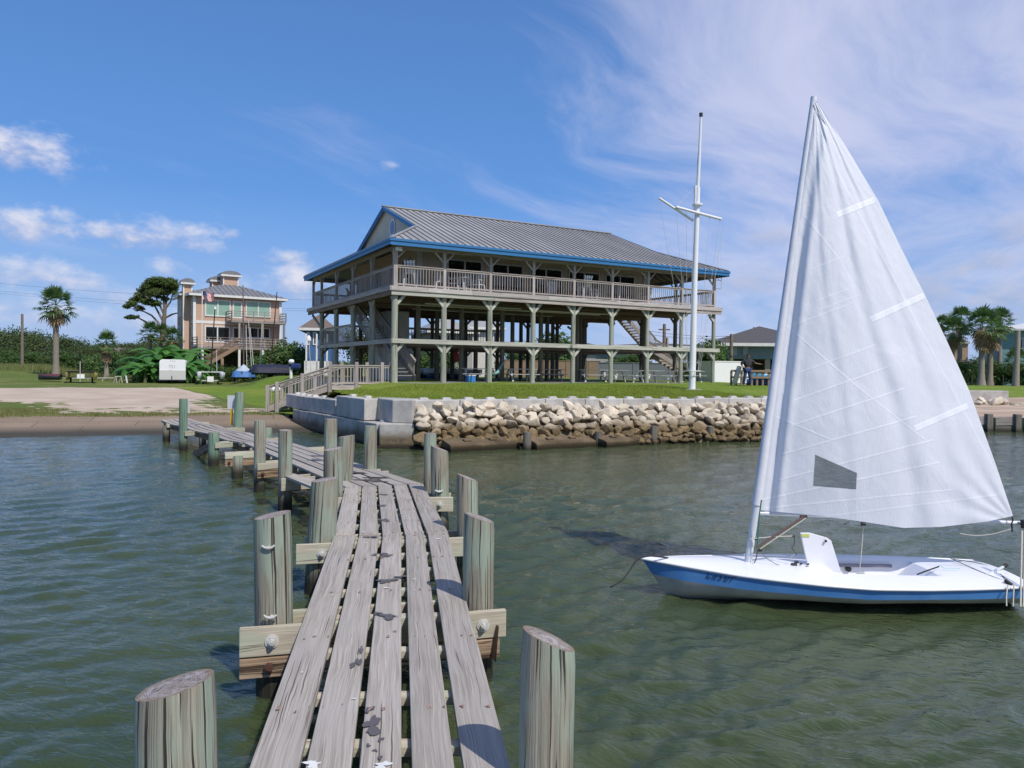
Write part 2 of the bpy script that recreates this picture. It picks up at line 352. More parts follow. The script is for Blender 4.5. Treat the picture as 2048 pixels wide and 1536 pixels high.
# ================================================================ frames of the place
def unit(a): a = np.array(a, float); return a/np.linalg.norm(a)
LW0 = np.array([-4.15, 23.05]); LWd = unit([-.545, .838]); LWn = np.array([LWd[1], -LWd[0]])       # left wall line, normal to the lawn side
FW0 = np.array([-3.20, 23.35]); FWd = unit([12.54, 5.02]); FWn = np.array([-FWd[1], FWd[0]])       # front wall line, normal inland
SH0 = np.array([-14.28, 25.65]); SHd = unit([6.45, 2.45]); SHn = np.array([-SHd[1], SHd[0]])        # left shoreline
O_B = np.array([-5.86, 36.8]); TB = R(28.5); BU = np.array([math.cos(TB), math.sin(TB)]); BV = np.array([-math.sin(TB), math.cos(TB)])
def sstep(x, a, b): t = np.clip((x-a)/(b-a), 0, 1); return t*t*(3-2*t)
def base_z(X, Y):
    s = (X-SH0[0])*SHn[0]+(Y-SH0[1])*SHn[1]
    z = np.where(s < 5, .08*s, .40+.012*(s-5)); z = np.minimum(z, .72)
    z = np.where(s < 0, np.maximum(.3*s, -1.2), z)
    # grassy bank far on the left
    z = z+1.0*sstep(-X-.52*Y, 2.5, 12)*sstep(Y, 66, 80)
    return z
def land_z(X, Y):
    X = np.asarray(X, float); Y = np.asarray(Y, float)
    zl = base_z(X, Y)
    q = (X-LW0[0])*LWn[0]+(Y-LW0[1])*LWn[1]; t = (X-LW0[0])*LWd[0]+(Y-LW0[1])*LWd[1]
    f = (X-FW0[0])*FWn[0]+(Y-FW0[1])*FWn[1]
    zm = 1.42+.33*sstep(f, 0, 11)-.75*sstep(t, 5.2, 9.0)*(1-sstep(q, .5, 5.5))
    q0 = np.interp(t, [9, 13, 18, 27], [0, 1.4, 4.3, 5.8]); fall = sstep(q, q0, q0+3.2)
    far = 1-sstep(f, 40, 60)
    zm = zl+(zm-zl)*np.where(t < 9.2, 1.0, fall)*far
    z = np.where(q > .3, np.maximum(zm, zl), zl)
    # right-hand shore beyond the frame of the mound
    rr = sstep(X, 15, 17)
    z = z*(1-rr)+rr*np.clip(.55+.022*(Y-33), .55, 1.15)*far+rr*(1-far)*.8
    return z
def land_hit(px, py):
    d = ray(px, py); k0 = 12.0
    for i in range(4000):
        P = CAM+d*k0
        if P[2] <= land_z(P[0], P[1]): return P
        k0 += .08 if k0 < 60 else .3
    return P
def in_poly(P, x, y):
    n = len(P); c = np.zeros_like(x, bool)
    for i in range(n):
        x0, y0 = P[i]; x1, y1 = P[(i+1) % n]
        c ^= ((y0 > y) != (y1 > y)) & (x < (x1-x0)*(y-y0)/(y1-y0+1e-12)+x0)
    return c
GRAVPX = [(-500, 775.6), (435, 775.6), (488, 778.5), (445, 792), (405, 801), (398, 809), (462, 817), (560, 815), (566, 824), (470, 828), (330, 826.5), (140, 829), (100, 818), (112, 807), (-100, 799), (-500, 795)]
GRAV = [tuple(land_hit(*p)[:2]) for p in GRAVPX]
# ================================================================ land
def grass_mat(name, ca, cb, cy):
    m, q, out = newmat(name); P = q.n('ShaderNodeNewGeometry').outputs['Position']
    n1 = q.noise(P, .22, 4); n2 = q.noise(P, 3.5, 5, .7); n3 = q.noise(P, 22, 3, .7)
    c = q.mix(q.mr(n2, .3, .7), ca, cb); c = q.mix(q.mr(n1, .45, .65, 0, .6), c, cy); c = q.mix(q.mr(n3, .45, .7, 0, .55), c, tuple(x*.45 for x in ca)); n4 = q.noise(P, .9, 6, .7); c = q.mix(q.mr(n4, .62, .74, 0, .6), c, (.27, .22, .12))
    finish(q, out, c, .9, q.m('ADD', n2, n3), .8, .04, spec=.15); return m
M['grass'] = grass_mat('lawn_grass', (.10, .185, .022), (.21, .28, .035), (.30, .31, .055))
M['grassrough'] = grass_mat('rough_grass', (.08, .125, .025), (.165, .20, .045), (.25, .225, .085))
m, q, out = newmat('shell_gravel'); P = q.n('ShaderNodeNewGeometry').outputs['Position']
n1 = q.noise(P, .5, 5); n2 = q.noise(P, 9, 6, .7); n3 = q.noise(P, 30, 3, .7)
c = q.mix(q.mr(n1, .35, .65), (.45, .345, .255), (.55, .44, .34)); c = q.mix(q.mr(n2, .42, .75, 0, .55), c, (.33, .27, .21)); c = q.mix(q.mr(n3, .55, .7, 0, .6), c, (.70, .66, .60))
finish(q, out, c, .9, n2, .5, .02, spec=.2); M['gravel'] = m
m, q, out = newmat('stained_ramp_concrete'); P = q.n('ShaderNodeNewGeometry').outputs['Position']
a_ = math.atan2(SHd[1], SHd[0]); L = q.n('ShaderNodeVectorRotate', {'Vector': P, 'Angle': -a_}, rotation_type='Z_AXIS').outputs[0]
br = q.n('ShaderNodeTexBrick', {'Vector': L, 'Color1': (.23, .165, .11, 1), 'Color2': (.30, .225, .155, 1), 'Mortar': (.10, .085, .06, 1), 'Scale': 1.0, 'Mortar Size': .022, 'Mortar Smooth': .3, 'Brick Width': 3.4, 'Row Height': 1.25})
n1 = q.noise(P, 1.2, 6, .65); n2 = q.noise(P, 14, 4)
c = q.mix(q.mr(n1, .4, .7, 0, .6), br.outputs[0], (.20, .15, .10)); c = q.mix(q.mr(n2, .5, .75, 0, .4), c, (.34, .27, .20))
z = q.n('ShaderNodeSeparateXYZ', {0: P}).outputs[2]
c = q.mix(q.mr(q.m('ADD', z, q.m('MULTIPLY', n1, .06)), .08, .24, .95, 0), c, (.05, .045, .03))
finish(q, out, c, .8, n2, .4, .01, spec=.3); M['rampconc'] = m
def build_land():
    def axis(a, b, fine0, fine1, fs, grow=1.12):
        xs = list(np.arange(fine0, fine1, fs)); s = fs
        while xs[-1] < b: s *= grow; xs.append(xs[-1]+s)
        s = fs; l = []; x = fine0
        while x > a: s *= grow; x -= s; l.append(x)
        return np.array(l[::-1]+xs)
    xs = axis(-700, 900, -34, 20, .28); ys = axis(10, 1500, 20.0, 60, .28)
    X, Y = np.meshgrid(xs, ys); Z = land_z(X, Y)
    Z = Z+.03*np.sin(X*.9+Y*.4)*np.sin(Y*.7-.3*X)*(Z > .3)*(Y < 100)
    V = np.stack([X, Y, Z], -1).reshape(-1, 3); n, k = X.shape; idx = np.arange(n*k).reshape(n, k)
    F = np.stack([idx[:-1, :-1], idx[:-1, 1:], idx[1:, 1:], idx[1:, :-1]], -1).reshape(-1, 4)
    C = V[F].mean(1); cx, cy = C[:, 0], C[:, 1]
    s = (cx-SH0[0])*SHn[0]+(cy-SH0[1])*SHn[1]; qd = (cx-LW0[0])*LWn[0]+(cy-LW0[1])*LWn[1]; f = (cx-FW0[0])*FWn[0]+(cy-FW0[1])*FWn[1]
    mound = (qd > .55) & (f > .42)
    left = (qd <= .12) & (s > -4) | ((qd > .12) & (qd <= .56) & (s > 6))
    keep = ((mound | left) & (cx < 15.5)) | ((cx >= 15.5) & (cy > 33.2))
    jit = .45*np.sin(cx*2.3+1)*np.sin(cy*3.1)+.3*np.sin(cx*5.7+cy*4.1)+.25*np.sin(cx*.9-cy*6.3)+rng.normal(0, .12, len(cx))
    gr = in_poly(GRAV, cx+jit*1.1, cy+jit*.9) & keep & (qd < .3)
    # bare patches and grass tufts near its edge
    pat = (np.sin(cx*1.7+2*np.sin(cy*.8))*np.sin(cy*2.1+cx*.4)+rng.normal(0, .25, len(cx)))
    tg = gr & (s < 9.5) & (pat > .35); gr &= ~tg
    ramp = left & keep & (s < 5.0+.25*np.sin(cx*.8)+.12*rng.normal(size=len(cx))) & (cx > -120) & (cy < 60)
    rampR = keep & (cx > 15.5) & (cx < 46) & (cy < 47.5+.25*(cx-20)) & (cy > 33)
    gr &= ~ramp; mn = keep & mound & (cx < 60) & (f < 44)
    sets = [('concrete_ramp', ramp, 'rampconc'), ('gravel_lot', gr & ~ramp, 'gravel'), ('lawn', mn & ~gr & ~ramp & ~rampR, 'grass'), ('grass_field', keep & ~gr & ~ramp & ~mn & ~rampR, 'grassrough'), ('plank_ramp', rampR, 'plankramp')]
    for nm, msk, mt in sets:
        FF = F[msk]; u, inv = np.unique(FF, return_inverse=True)
        struct(npmesh(nm, V[u], inv.reshape(FF.shape), M[mt], smooth=True))
m, q, out = newmat('boarded_ramp'); P = q.n('ShaderNodeNewGeometry').outputs['Position']
L = q.n('ShaderNodeVectorRotate', {'Vector': P, 'Angle': R(-10)}, rotation_type='Z_AXIS').outputs[0]
br = q.n('ShaderNodeTexBrick', {'Vector': L, 'Color1': (.40, .28, .19, 1), 'Color2': (.55, .44, .33, 1), 'Mortar': (.20, .14, .09, 1), 'Scale': 1.0, 'Mortar Size': .05, 'Brick Width': 9.0, 'Row Height': 1.3})
n1 = q.noise(L, 1, 5, .6, sc3=(.6, 5, 1)); c = q.mix(q.mr(n1, .4, .7, 0, .6), br.outputs[0], (.30, .20, .13)); finish(q, out, c, .85, n1, .3, .01); M['plankramp'] = m
build_land()
# lawn blades on the visible bank of the mound
def blades(name, n, sampler, mat, h0, h1):
    pts = sampler(n); n = len(pts); a = rng.random(n)*6.283; hh = h0+(h1-h0)*rng.random(n); wd = .008+.008*rng.random(n); ln = rng.normal(0, .35, (n, 2))*hh[:, None]
    c, s_ = np.cos(a)*wd, np.sin(a)*wd
    V = np.empty((n, 3, 3)); V[:, 0] = pts+np.stack([c, s_, -.01+0*c], -1); V[:, 1] = pts-np.stack([c, s_, .01+0*c], -1); V[:, 2] = pts+np.stack([ln[:, 0], ln[:, 1], hh], -1)
    o = npmesh(name, V.reshape(-1, 3), np.arange(n*3).reshape(-1, 3), mat, rnd=rng.random(n)); o['kind'] = 'stuff'; return o
M['blade'] = leafmat('grass_blades', (.12, .215, .022), (.36, .39, .06), .3)
def samp(n):
    f = rng.random(n)**1.6*9+.45; t = rng.random(n)*17-1.5
    X = FW0[0]+FWd[0]*t+FWn[0]*f; Y = FW0[1]+FWd[1]*t+FWn[1]*f
    ub = (X-O_B[0])*BU[0]+(Y-O_B[1])*BU[1]; vb = (X-O_B[0])*BV[0]+(Y-O_B[1])*BV[1]
    qd = (X-LW0[0])*LWn[0]+(Y-LW0[1])*LWn[1]; k = ((vb < -.6) | (ub < -.9)) & (qd > .5)
    X, Y = X[k], Y[k]; return np.stack([X, Y, land_z(X, Y)], -1)
blades('grass', 130000, samp, M['blade'], .035, .085)
def samp2(n):
    s = 4.6+rng.random(n)*5; t = rng.random(n)*20-12; X = SH0[0]+SHd[0]*t+SHn[0]*s; Y = SH0[1]+SHd[1]*t+SHn[1]*s
    j = .5*np.sin(X*2.3)*np.sin(Y*3.1); k = ~in_poly(GRAV, X+j, Y+j); qd = (X-LW0[0])*LWn[0]+(Y-LW0[1])*LWn[1]; k &= qd < -.2
    X, Y = X[k], Y[k]; return np.stack([X, Y, land_z(X, Y)], -1)
M['blade2'] = leafmat('rough_grass_blades', (.10, .15, .03), (.32, .29, .11), .3)
blades('grass', 26000, samp2, M['blade2'], .05, .15)
# ================================================================ concrete block wall
def P3(p2, z): return Vector((p2[0], p2[1], z))
def block(parent, a, b, dep, z0, z1, nrm, mt='concrete', lug=True, bev=.025, r=None):
    """a cast block from a to b along its face; dep inland; interlocking lug on top"""
    mb = MB(); a = np.array(a); b = np.array(b); d = b-a; L = np.linalg.norm(d); d = d/L; a2 = a+d*.008; b2 = b-d*.008
    i = nrm*dep; lo_ = random.uniform(-.012, .012)
    mb.prism([P3(a2, z0+.004), P3(b2, z0+.004), P3(b2+i, z0+.004), P3(a2+i, z0+.004)], (0, 0, z1-z0-.008+lo_), r=r)
    if lug:
        k = max(1, round(L/1.0)) if L > 1.3 else 1
        for j in range(k):
            c = a+d*L*(j+.5)/k+i*.5; hw = min(.17, L*.22)
            q0 = c-d*hw-nrm*.13; q1 = c+d*hw-nrm*.13; q2 = c+d*hw+nrm*.13; q3 = c-d*hw+nrm*.13; qc = c
            t0 = z1-.012+lo_; vs = [P3(x, t0) for x in (q0, q1, q2, q3)]+[P3(qc+(x-qc)*.68, t0+.085) for x in (q0, q1, q2, q3)]
            mb.add(vs, [(0, 1, 5, 4), (1, 2, 6, 5), (2, 3, 7, 6), (3, 0, 4, 7), (4, 5, 6, 7)], None, r)
    return mb.build('block', M[mt], parent, bevel=bev)
lw = thing('retaining_wall', 'two tiered wall of pale concrete blocks running inland from the water', 'wall')
g2 = lambda px, py, z: G(px, py, z)[:2]
# lower tier
t_end = 9.0; pts = [LW0+LWd*x for x in np.linspace(.15, t_end, 10)]
for i in range(9): block(lw, pts[i+1], pts[i], .95, -.5, .745-.0*i, LWn, 'blockwet')
fr = FWd
block(lw, LW0+np.array([.02, -.02]), LW0+np.array([1.12, .06]), .9, -.5, .752, np.array([-.12, .99]), 'blockwet', lug=False, bev=.04)
# upper tier: four shorter blocks, two taller ones, then the corner block turned on its own
U = [g2(572, 813, .75), g2(593, 817.5, .75), g2(616, 822, .75), g2(642.5, 826, .75), g2(670.5, 830.5, .75)]
for i in range(4): block(lw, U[i], U[i+1], .8, .752, 1.31, LWn)
U = [g2(672, 831.5, .75), g2(697.5, 836, .75), g2(728.5, 841.5, .75)]
for i in range(2): block(lw, U[i], U[i+1], .8, .752, 1.47, LWn)
a, b = g2(749.5, 839.5, .75), g2(784.5, 846.5, .75); c = g2(826, 847.5, .75); nn = unit(np.array([-(c-b)[1], (c-b)[0]]))
mb = MB(); mb.prism([P3(p, .754) for p in (b, c, c+nn*1.1, a+nn*.5, a)], (0, 0, .74)); mb.build('block', M['concrete'], lw, bevel=.035)
e_ = U[2]; mb = MB(); mb.prism([P3(p, .753) for p in (e_+np.array([.01, .004]), a+np.array([.10, .22]), a+np.array([.1, 1.1]), e_+np.array([.0, .8]))], (0, 0, .71)); mb.build('block', M['concrete'], lw, bevel=.03)
# front wall, only its capping course shows above the rocks
fw = thing('sea_wall', 'long low concrete block sea wall between the lawn and the rocks', 'wall')
L = .62
k = 0; x = 0.12
while x < 15.5:
    ln_ = 1.52; a = FW0+FWd*x; b = FW0+FWd*(x+ln_)
    mb = block(fw, a, b, .55, .55, 1.49+random.uniform(-.01, .01), FWn, 'concrete'); x += ln_
# ================================================================ rocks
def rock_mesh(i):
    r_ = random.Random(100+i); bm = bmesh.new(); n = r_.choice([14, 17, 20, 24])
    for k in range(n):
        v = Vector((r_.gauss(0, 1), r_.gauss(0, 1), r_.gauss(0, 1))).normalized()*r_.uniform(.82, 1.0)
        v = Vector((v.x*r_.uniform(.85, 1), v.y*.85, v.z*.68)); bm.verts.new(v*.5)
    bmesh.ops.convex_hull(bm, input=bm.verts); 
    for v in [v for v in bm.verts if not v.link_faces]: bm.verts.remove(v)
    bmesh.ops.bevel(bm, geom=bm.edges[:], offset=.022, segments=1, affect='EDGES')
    bmesh.ops.triangulate(bm, faces=bm.faces[:]); bmesh.ops.subdivide_edges(bm, edges=bm.edges[:], cuts=2, use_grid_fill=True)
    for v in bm.verts:
        v.co *= 1+.07*mnoise.noise(v.co*3.2+Vector((i*7, 0, 0)))+.035*mnoise.noise(v.co*8+Vector((i*5, 3, 0)))+.018*mnoise.noise(v.co*17+Vector((i*5, 3, 0)))
    me = bpy.data.meshes.new('rock'); bm.to_mesh(me); bm.free(); me.polygons.foreach_set('use_smooth', [False]*len(me.polygons)); me.materials.append(M['rock']); return me
RM = [rock_mesh(i) for i in range(16)]
def rock(p, s, group='boulders banked against the sea wall', lab=None):
    o = bpy.data.objects.new('rock', random.choice(RM)); link(o); o.location = p
    o.rotation_euler = (random.uniform(-.5, .5), random.uniform(-.5, .5), random.uniform(0, 6.28)); o.scale = (s*random.uniform(.85, 1.3), s*random.uniform(.8, 1.15), s*random.uniform(.75, 1.05))
    if lab is None: lab = 'pale cream limestone boulder high on the rock bank' if p[2] > .62 else 'brown tide-stained boulder low on the rock bank'
    tag(o, lab, 'rock', group + (', upper' if p[2] > .62 else ', lower') if group.startswith('boulders banked') else group)
def wl(t):   # foot of the bank, distance out from the wall line, along the bank
    pts_ = [(-.4, .95), (.5, 1.05), (4, 1.12), (9, 1.15), (13.5, 1.45), (16, 1.6)]
    return float(np.interp(t, [p[0] for p in pts_], [p[1] for p in pts_]))
mb = MB(); st = np.linspace(.25, 14.6, 40)
for i in range(39):
    for (u0, u1, z0, z1) in ((0, .5, 1.05, .55), (.5, 1.0, .55, -.1)):
        A = FW0+FWd*st[i]-FWn*wl(st[i])*u0; B = FW0+FWd*st[i+1]-FWn*wl(st[i+1])*u0; C = FW0+FWd*st[i+1]-FWn*wl(st[i+1])*u1; D = FW0+FWd*st[i]-FWn*wl(st[i])*u1
        mb.add([P3(D, z1), P3(C, z1), P3(B, z0), P3(A, z0)], [(0, 1, 2, 3)])
m, q, out = newmat('dark_rubble'); P = q.n('ShaderNodeNewGeometry').outputs['Position']; n1 = q.noise(P, 6, 5); finish(q, out, q.mix(n1, (.10, .075, .045), (.22, .18, .12)), .95, n1, 1, .08, spec=.1)
o = mb.build('shore_bank', m); struct(o)
rows = 7
for r_ in range(rows):
    t = .15+random.random()*.2; fr_ = (r_+.25)/rows
    while t < 13.9:
        s = random.uniform(.44, .78) if r_ not in (0,) else random.uniform(.36, .62)
        if r_ >= rows-2: s *= .72
        W = wl(t); off = W*fr_*1.12+.02+random.uniform(-.07, .07)
        z = 1.28-1.17*(off/W)**.95+random.uniform(-.05, .07)
        p = FW0+FWd*t-FWn*off; rock((p[0], p[1], z), s*(1+.1*(W-1.1)))
        t += s*random.uniform(.55, .74)
# foot of the bank: sloping concrete sills between short posts
sills = [(893, 1038, 897, 905), (1066, 1193, 889.5, 901), (1206, 1299, 884, 896), (1313, 1405, 879, 888.5), (1429, 1520, 874, 885)]
labs = ['stained concrete sill nearest the corner of the block wall', 'long brown concrete sill right of the first shore post', 'wet concrete sill between the second and third shore posts', 'low concrete sill between the third and fourth shore posts', 'concrete sill running behind the white sail']
for (x0, x1, y0, y1), lb in zip(sills, labs):
    ym = y1-3; A = G(x0+8, ym+2, 0)[:2]; B = G(x1, ym-5, 0)[:2]; d = unit(B-A); n_ = np.array([-d[1], d[0]]); mb = MB()
    a0, b0 = A, B; a1, b1 = A+n_*.62, B+n_*.62
    vs = [P3(a0, -.5), P3(b0, -.5), P3(b1, -.5), P3(a1, -.5), P3(a0, .17), P3(b0, .17), P3(b0+n_*.06, .21), P3(a0+n_*.06, .21), P3(b1, .34), P3(a1, .34)]
    mb.add(vs, [(0, 1, 5, 4), (4, 5, 6, 7), (7, 6, 8, 9), (1, 2, 8, 6, 5), (0, 4, 7, 9, 3), (3, 9, 8, 2)])
    for c_ in (.3, .68):
        c0 = A+d*np.linalg.norm(B-A)*c_+n_*.33; mb.beam(P3(c0-d*.13, .30), P3(c0+d*.13, .30), .16, .07)
    o = mb.build('concrete_sill', M['sill'], bevel=.02); tag(o, lb, 'sill', 'concrete sills at the foot of the rocks')
pl = ['short dark post standing before the widest gap in the sills', 'short dark post in the water, second from the block wall', 'short dark post in the water between two low sills', 'short dark post nearest the sail']
for (px, yt, yb, wpx), lb in zip([(1054, 864, 899, 17), (1196.5, 863, 892, 15), (1307, 852, 887, 15), (1420, 853, 883, 15)], pl):
    c = G(px, yb, 0.0); D = c[1]; zt = at(px, yt, D)[2]; r_ = wpx/2/FPX*D; mb = MB()
    mb.tube([(0, 0, -.6), (0, 0, zt*.6), (.005, 0, zt)], [r_*1.02, r_, r_*.98], 16)
    o = mb.build('shore_post', M['sillpost'], loc=(c[0], c[1], 0), bevel=.012); tag(o, lb, 'post', 'short posts along the sills')
# low sand spit at the foot of the corner blocks
mb = MB(); A = G(745, 897, 0); mb.prism([P3(A[:2], -.3), P3(A[:2]+np.array([1.7, -.1]), -.3), P3(A[:2]+np.array([2.0, .9]), -.3), P3(A[:2]+np.array([.1, .8]), -.3)], (0, 0, .36))
o = mb.build('footing_slab', M['sill'], bevel=.05); tag(o, 'wet brown footing slab under the corner of the block wall', 'footing')
# shore further right, beyond the sail
rs = thing('timber_bulkhead', 'low timber bulkhead with short posts at the edge of the boarded ramp', 'bulkhead')
for (x0, x1) in ((1925, 1972), (1984, 2028), (2042, 2110)):
    A, B = at(x0, 835, 33.0), at(x1, 833.5, 33.0)
    mb = MB(); mb.beam((A[0], A[1]-.1, .58), (B[0], B[1]-.1, .62), .30, .06).beam((A[0], A[1]-.24, .40), (B[0], B[1]-.24, .44), .06, .28); mb.build('cap_board', M['clubwood'], rs)
    mb = MB(); mb.beam((A[0], A[1]-.2, .05), (B[0], B[1]-.2, .05), .08, .45); mb.build('lower_board', M['sillpost'], rs)
for px in (1973.5, 2030.5):
    A = at(px, 850, 32.85); mb = MB(); mb.box((A[0], A[1]-.12, .15), (.26, .26, 1.25)); mb.build('post', M['sillpost'], rs, bevel=.02)
mb = MB(); A = at(1925, 800, 46); B = at(2012, 800, 46); mb.beam((A[0]-8, 46, 1.15), (B[0], 46, 1.15), .5, .75)
o = mb.build('low_wall', M['concrete'], bevel=.04); tag(o, 'low grey concrete wall behind the boarded ramp on the right', 'wall')
for i in range(22):
    px = random.uniform(1955, 2075); py = 800+(px-1955)*.14+random.uniform(-3, 6); p = at(px, py, 44.5-random.uniform(0, 2)); rock((p[0], p[1], max(p[2], .55)), random.uniform(.5, .95), 'loose stones beside the ramp', 'pale stone lying along the ramp edge on the right')
# ================================================================ pier
DZ = .62; TH = .045
pier = thing('pier', 'weathered grey plank pier bending left towards the shore on round pilings', 'pier')
def lerp(a, b, t): return np.array(a)*(1-t)+np.array(b)*t
def plank_strip(mb, a0, a1, b0, b1, z0=DZ, z1=DZ, sag=0.0, n=1, seed=0, warp=.0):
    """plank whose near end runs a0->a1 and far end b0->b1; slight cup, sag and ragged ends"""
    r_ = random.random(); rr = random.Random(seed*13+5); cup = rr.uniform(-.004, .004); tw = rr.uniform(-.006, .006); ph = rr.uniform(0, 6)
    a0, a1, b0, b1 = map(lambda p: np.array(p, float), (a0, a1, b0, b1)); ln = np.linalg.norm(b0-a0); wd = np.linalg.norm(a1-a0)
    off = rr.uniform(0, 9); vs = []; fs = []; uvs = []; K = 5
    for i in range(n+1):
        t = i/n; z = z0*(1-t)+z1*t-sag*math.sin(math.pi*t)+.004*math.sin(ph+t*5)*warp
        p = lerp(a0, b0, t); q = lerp(a1, b1, t)
        for k in range(K):
            s_ = k/(K-1); x = lerp(p, q, s_); rnd_ = -.004 if k in (0, K-1) else 0
            vs.append((x[0], x[1], z+cup*(1-(2*s_-1)**2)+tw*(s_-.5)*(2*t-1)+rnd_))
        vs.append((p[0], p[1], z-TH)); vs.append((q[0], q[1], z-TH))
    S = K+2
    for i in range(n):
        a = i*S; b = a+S; v0, v1 = off+ln*i/n, off+ln*(i+1)/n
        for k in range(K-1):
            fs.append((a+k, a+k+1, b+k+1, b+k)); u0 = off+wd*k/(K-1); u1 = off+wd*(k+1)/(K-1); uvs.append([(u0, v0), (u1, v0), (u1, v1), (u0, v1)])
        fs.append((a+K, a, b, b+K)); uvs.append([(off, v0), (off+.05, v0), (off+.05, v1), (off, v1)])
        fs.append((a+K-1, a+K+1, b+K+1, b+K-1)); uvs.append([(off+.3, v0), (off+.35, v0), (off+.35, v1), (off+.3, v1)])
        fs.append((a+K+1, a+K, b+K, b+K+1)); uvs.append([(off, v0), (off+.2, v0), (off+.2, v1), (off, v1)])
    for e, sg in ((0, 1), (n, -1)):
        a = e*S; loop = [a+K]+[a+K+1]+[a+k for k in range(K-1, -1, -1)]
        if sg < 0: loop = loop[::-1]
        fs.append(tuple(loop)); uvs.append([(off+.02*j, off) for j in range(len(loop))])
    mb.add(vs, fs, uvs, r_)
def deck(name, L0, R0, L1, R1, np_, gap=.035, n=10, seed=0, ends=0.0, sag=0.0, z0=DZ, z1=DZ, wob=0):
    """planks along L0->L1 / R0->R1, np_ of them; every plank a part of the pier"""
    W = np.linalg.norm(np.array(R0)-np.array(L0)); out = []
    for i in range(np_):
        rr = random.Random(seed*31+i); f0, f1 = i/np_, (i+1)/np_; gp = gap/W/2*(1+rr.uniform(-.25, .4))
        f0 = f0+gp if i else 0; f1 = f1-gp if i < np_-1 else 1
        e0, e1 = rr.uniform(-ends, ends), rr.uniform(-ends, ends); d = unit(np.array(L1)-np.array(L0))
        j0 = rr.uniform(-wob, wob); j1 = rr.uniform(-wob, wob); s_ = unit(np.array(R0)-np.array(L0))
        a0, a1 = lerp(L0, R0, f0)+d*e0+s_*j0, lerp(L0, R0, f1)+d*e0+s_*j0; b0, b1 = lerp(L1, R1, f0)+d*e1+s_*j1, lerp(L1, R1, f1)+d*e1+s_*j1
        mb = MB(); plank_strip(mb, a0, a1, b0, b1, z0+rr.uniform(-.003, .003), z1+rr.uniform(-.003, .003), sag, n, seed*10+i, 1)
        out.append(mb.build('plank', M['plank'], pier, smooth=False, bevel=.004 if seed < 3 else 0))
    return out
gp = lambda px, py: G(px, py, DZ)[:2]
AL1, AR1 = gp(668, 1072), gp(896, 1064); AL0, AR0 = gp(497, 1536), gp(1022, 1536)
back = lambda a, b, t: a+(a-b)*t
AL, AR = back(AL0, AL1, .75), back(AR0, AR1, .75)
deck('a', AL, AR, AL1, AR1, 5, gap=.042, n=14, seed=1, ends=.012, wob=.004)
BL1, BR1 = gp(690, 975), gp(846, 967)
ml, mr_ = unit(BL1-AL1)*.012, unit(BR1-AR1)*.012
deck('b', AL1+ml, AR1+mr_, BL1, BR1, 5, gap=.040, n=10, seed=2, wob=.004)
DC = unit([-.538, .843]); NC = np.array([-DC[1], DC[0]])
CR1 = gp(586, 886); CL1 = gp(481, 884); jn = unit(BL1-BR1)
C0R = BR1+DC*.012; 
# section C starts along the mitre; a sixth plank widens it on the water side for the first stretch
LB = BR1+jn*1.22; CLn = LB+DC*.01
deck('c', CLn, C0R, CL1+(CR1-CL1)*.06, CR1, 5, gap=.036, n=12, seed=3, wob=.004)
w0 = gp(561, 947); w1 = gp(628, 973); mb = MB(); plank_strip(mb, w1, w1+unit(LB-w1)*max(.2, np.linalg.norm(LB-w1)-.03), w0, w0+(-NC)*.24, DZ-.01, DZ-.01, 0, 6, 77); mb.build('plank', M['plank'], pier)
w2 = gp(600, 925); mb = MB()
# section D in bays with a slight sag between the pilings
def deckD():
    L0, R0 = CL1+(CR1-CL1)*-.02, CR1+DC*.01; L1, R1 = gp(322, 840), gp(379, 836.5); B = 3
    for b in range(B):
        t0, t1 = b/B, (b+1)/B
        deck('d', lerp(L0, L1, t0)+DC*.01, lerp(R0, R1, t0)+DC*.01, lerp(L0, L1, t1), lerp(R0, R1, t1), 5, gap=.04, n=6, seed=4+b, sag=.035, wob=.004, z0=DZ+(.0 if b != 1 else .0), z1=DZ)
deckD()
# longitudinal stringers and cross pieces under the planks
def under(L0, R0, L1, R1, every=.62, dz=0, name=('stringer', 'cross_piece')):
    L0, R0, L1, R1 = [np.array(p) for p in (L0, R0, L1, R1)]; ln = np.linalg.norm(L1-L0); zt = DZ-TH-.004+dz
    for f in (.12, .5, .88):
        a, b = lerp(L0, R0, f), lerp(L1, R1, f); mb = MB(); mb.beam(P3(a, zt-.05-.075), P3(b, zt-.05-.075), .045, .14); mb.build(name[0], M['underdeck'], pier)
    k = max(2, int(ln/every)); mb = MB()
    for i in range(k+1):
        t = min(max(i/k+random.uniform(-.1, .1)/k, .02), .98); a, b = lerp(L0, L1, t), lerp(R0, R1, t); d = unit(b-a)*.02; mb = MB(); mb.beam(P3(a+d, zt-.025), P3(b-d, zt-.025), .09, .048)
        mb.build(name[1], M['bentwood'], pier)
under(AL, AR, AL1, AR1); under(AL1, AR1, BL1, BR1, .7); under(CLn, C0R, CL1, CR1, .9); under(CL1, CR1, gp(322, 840), gp(379, 836.5), 1.2)
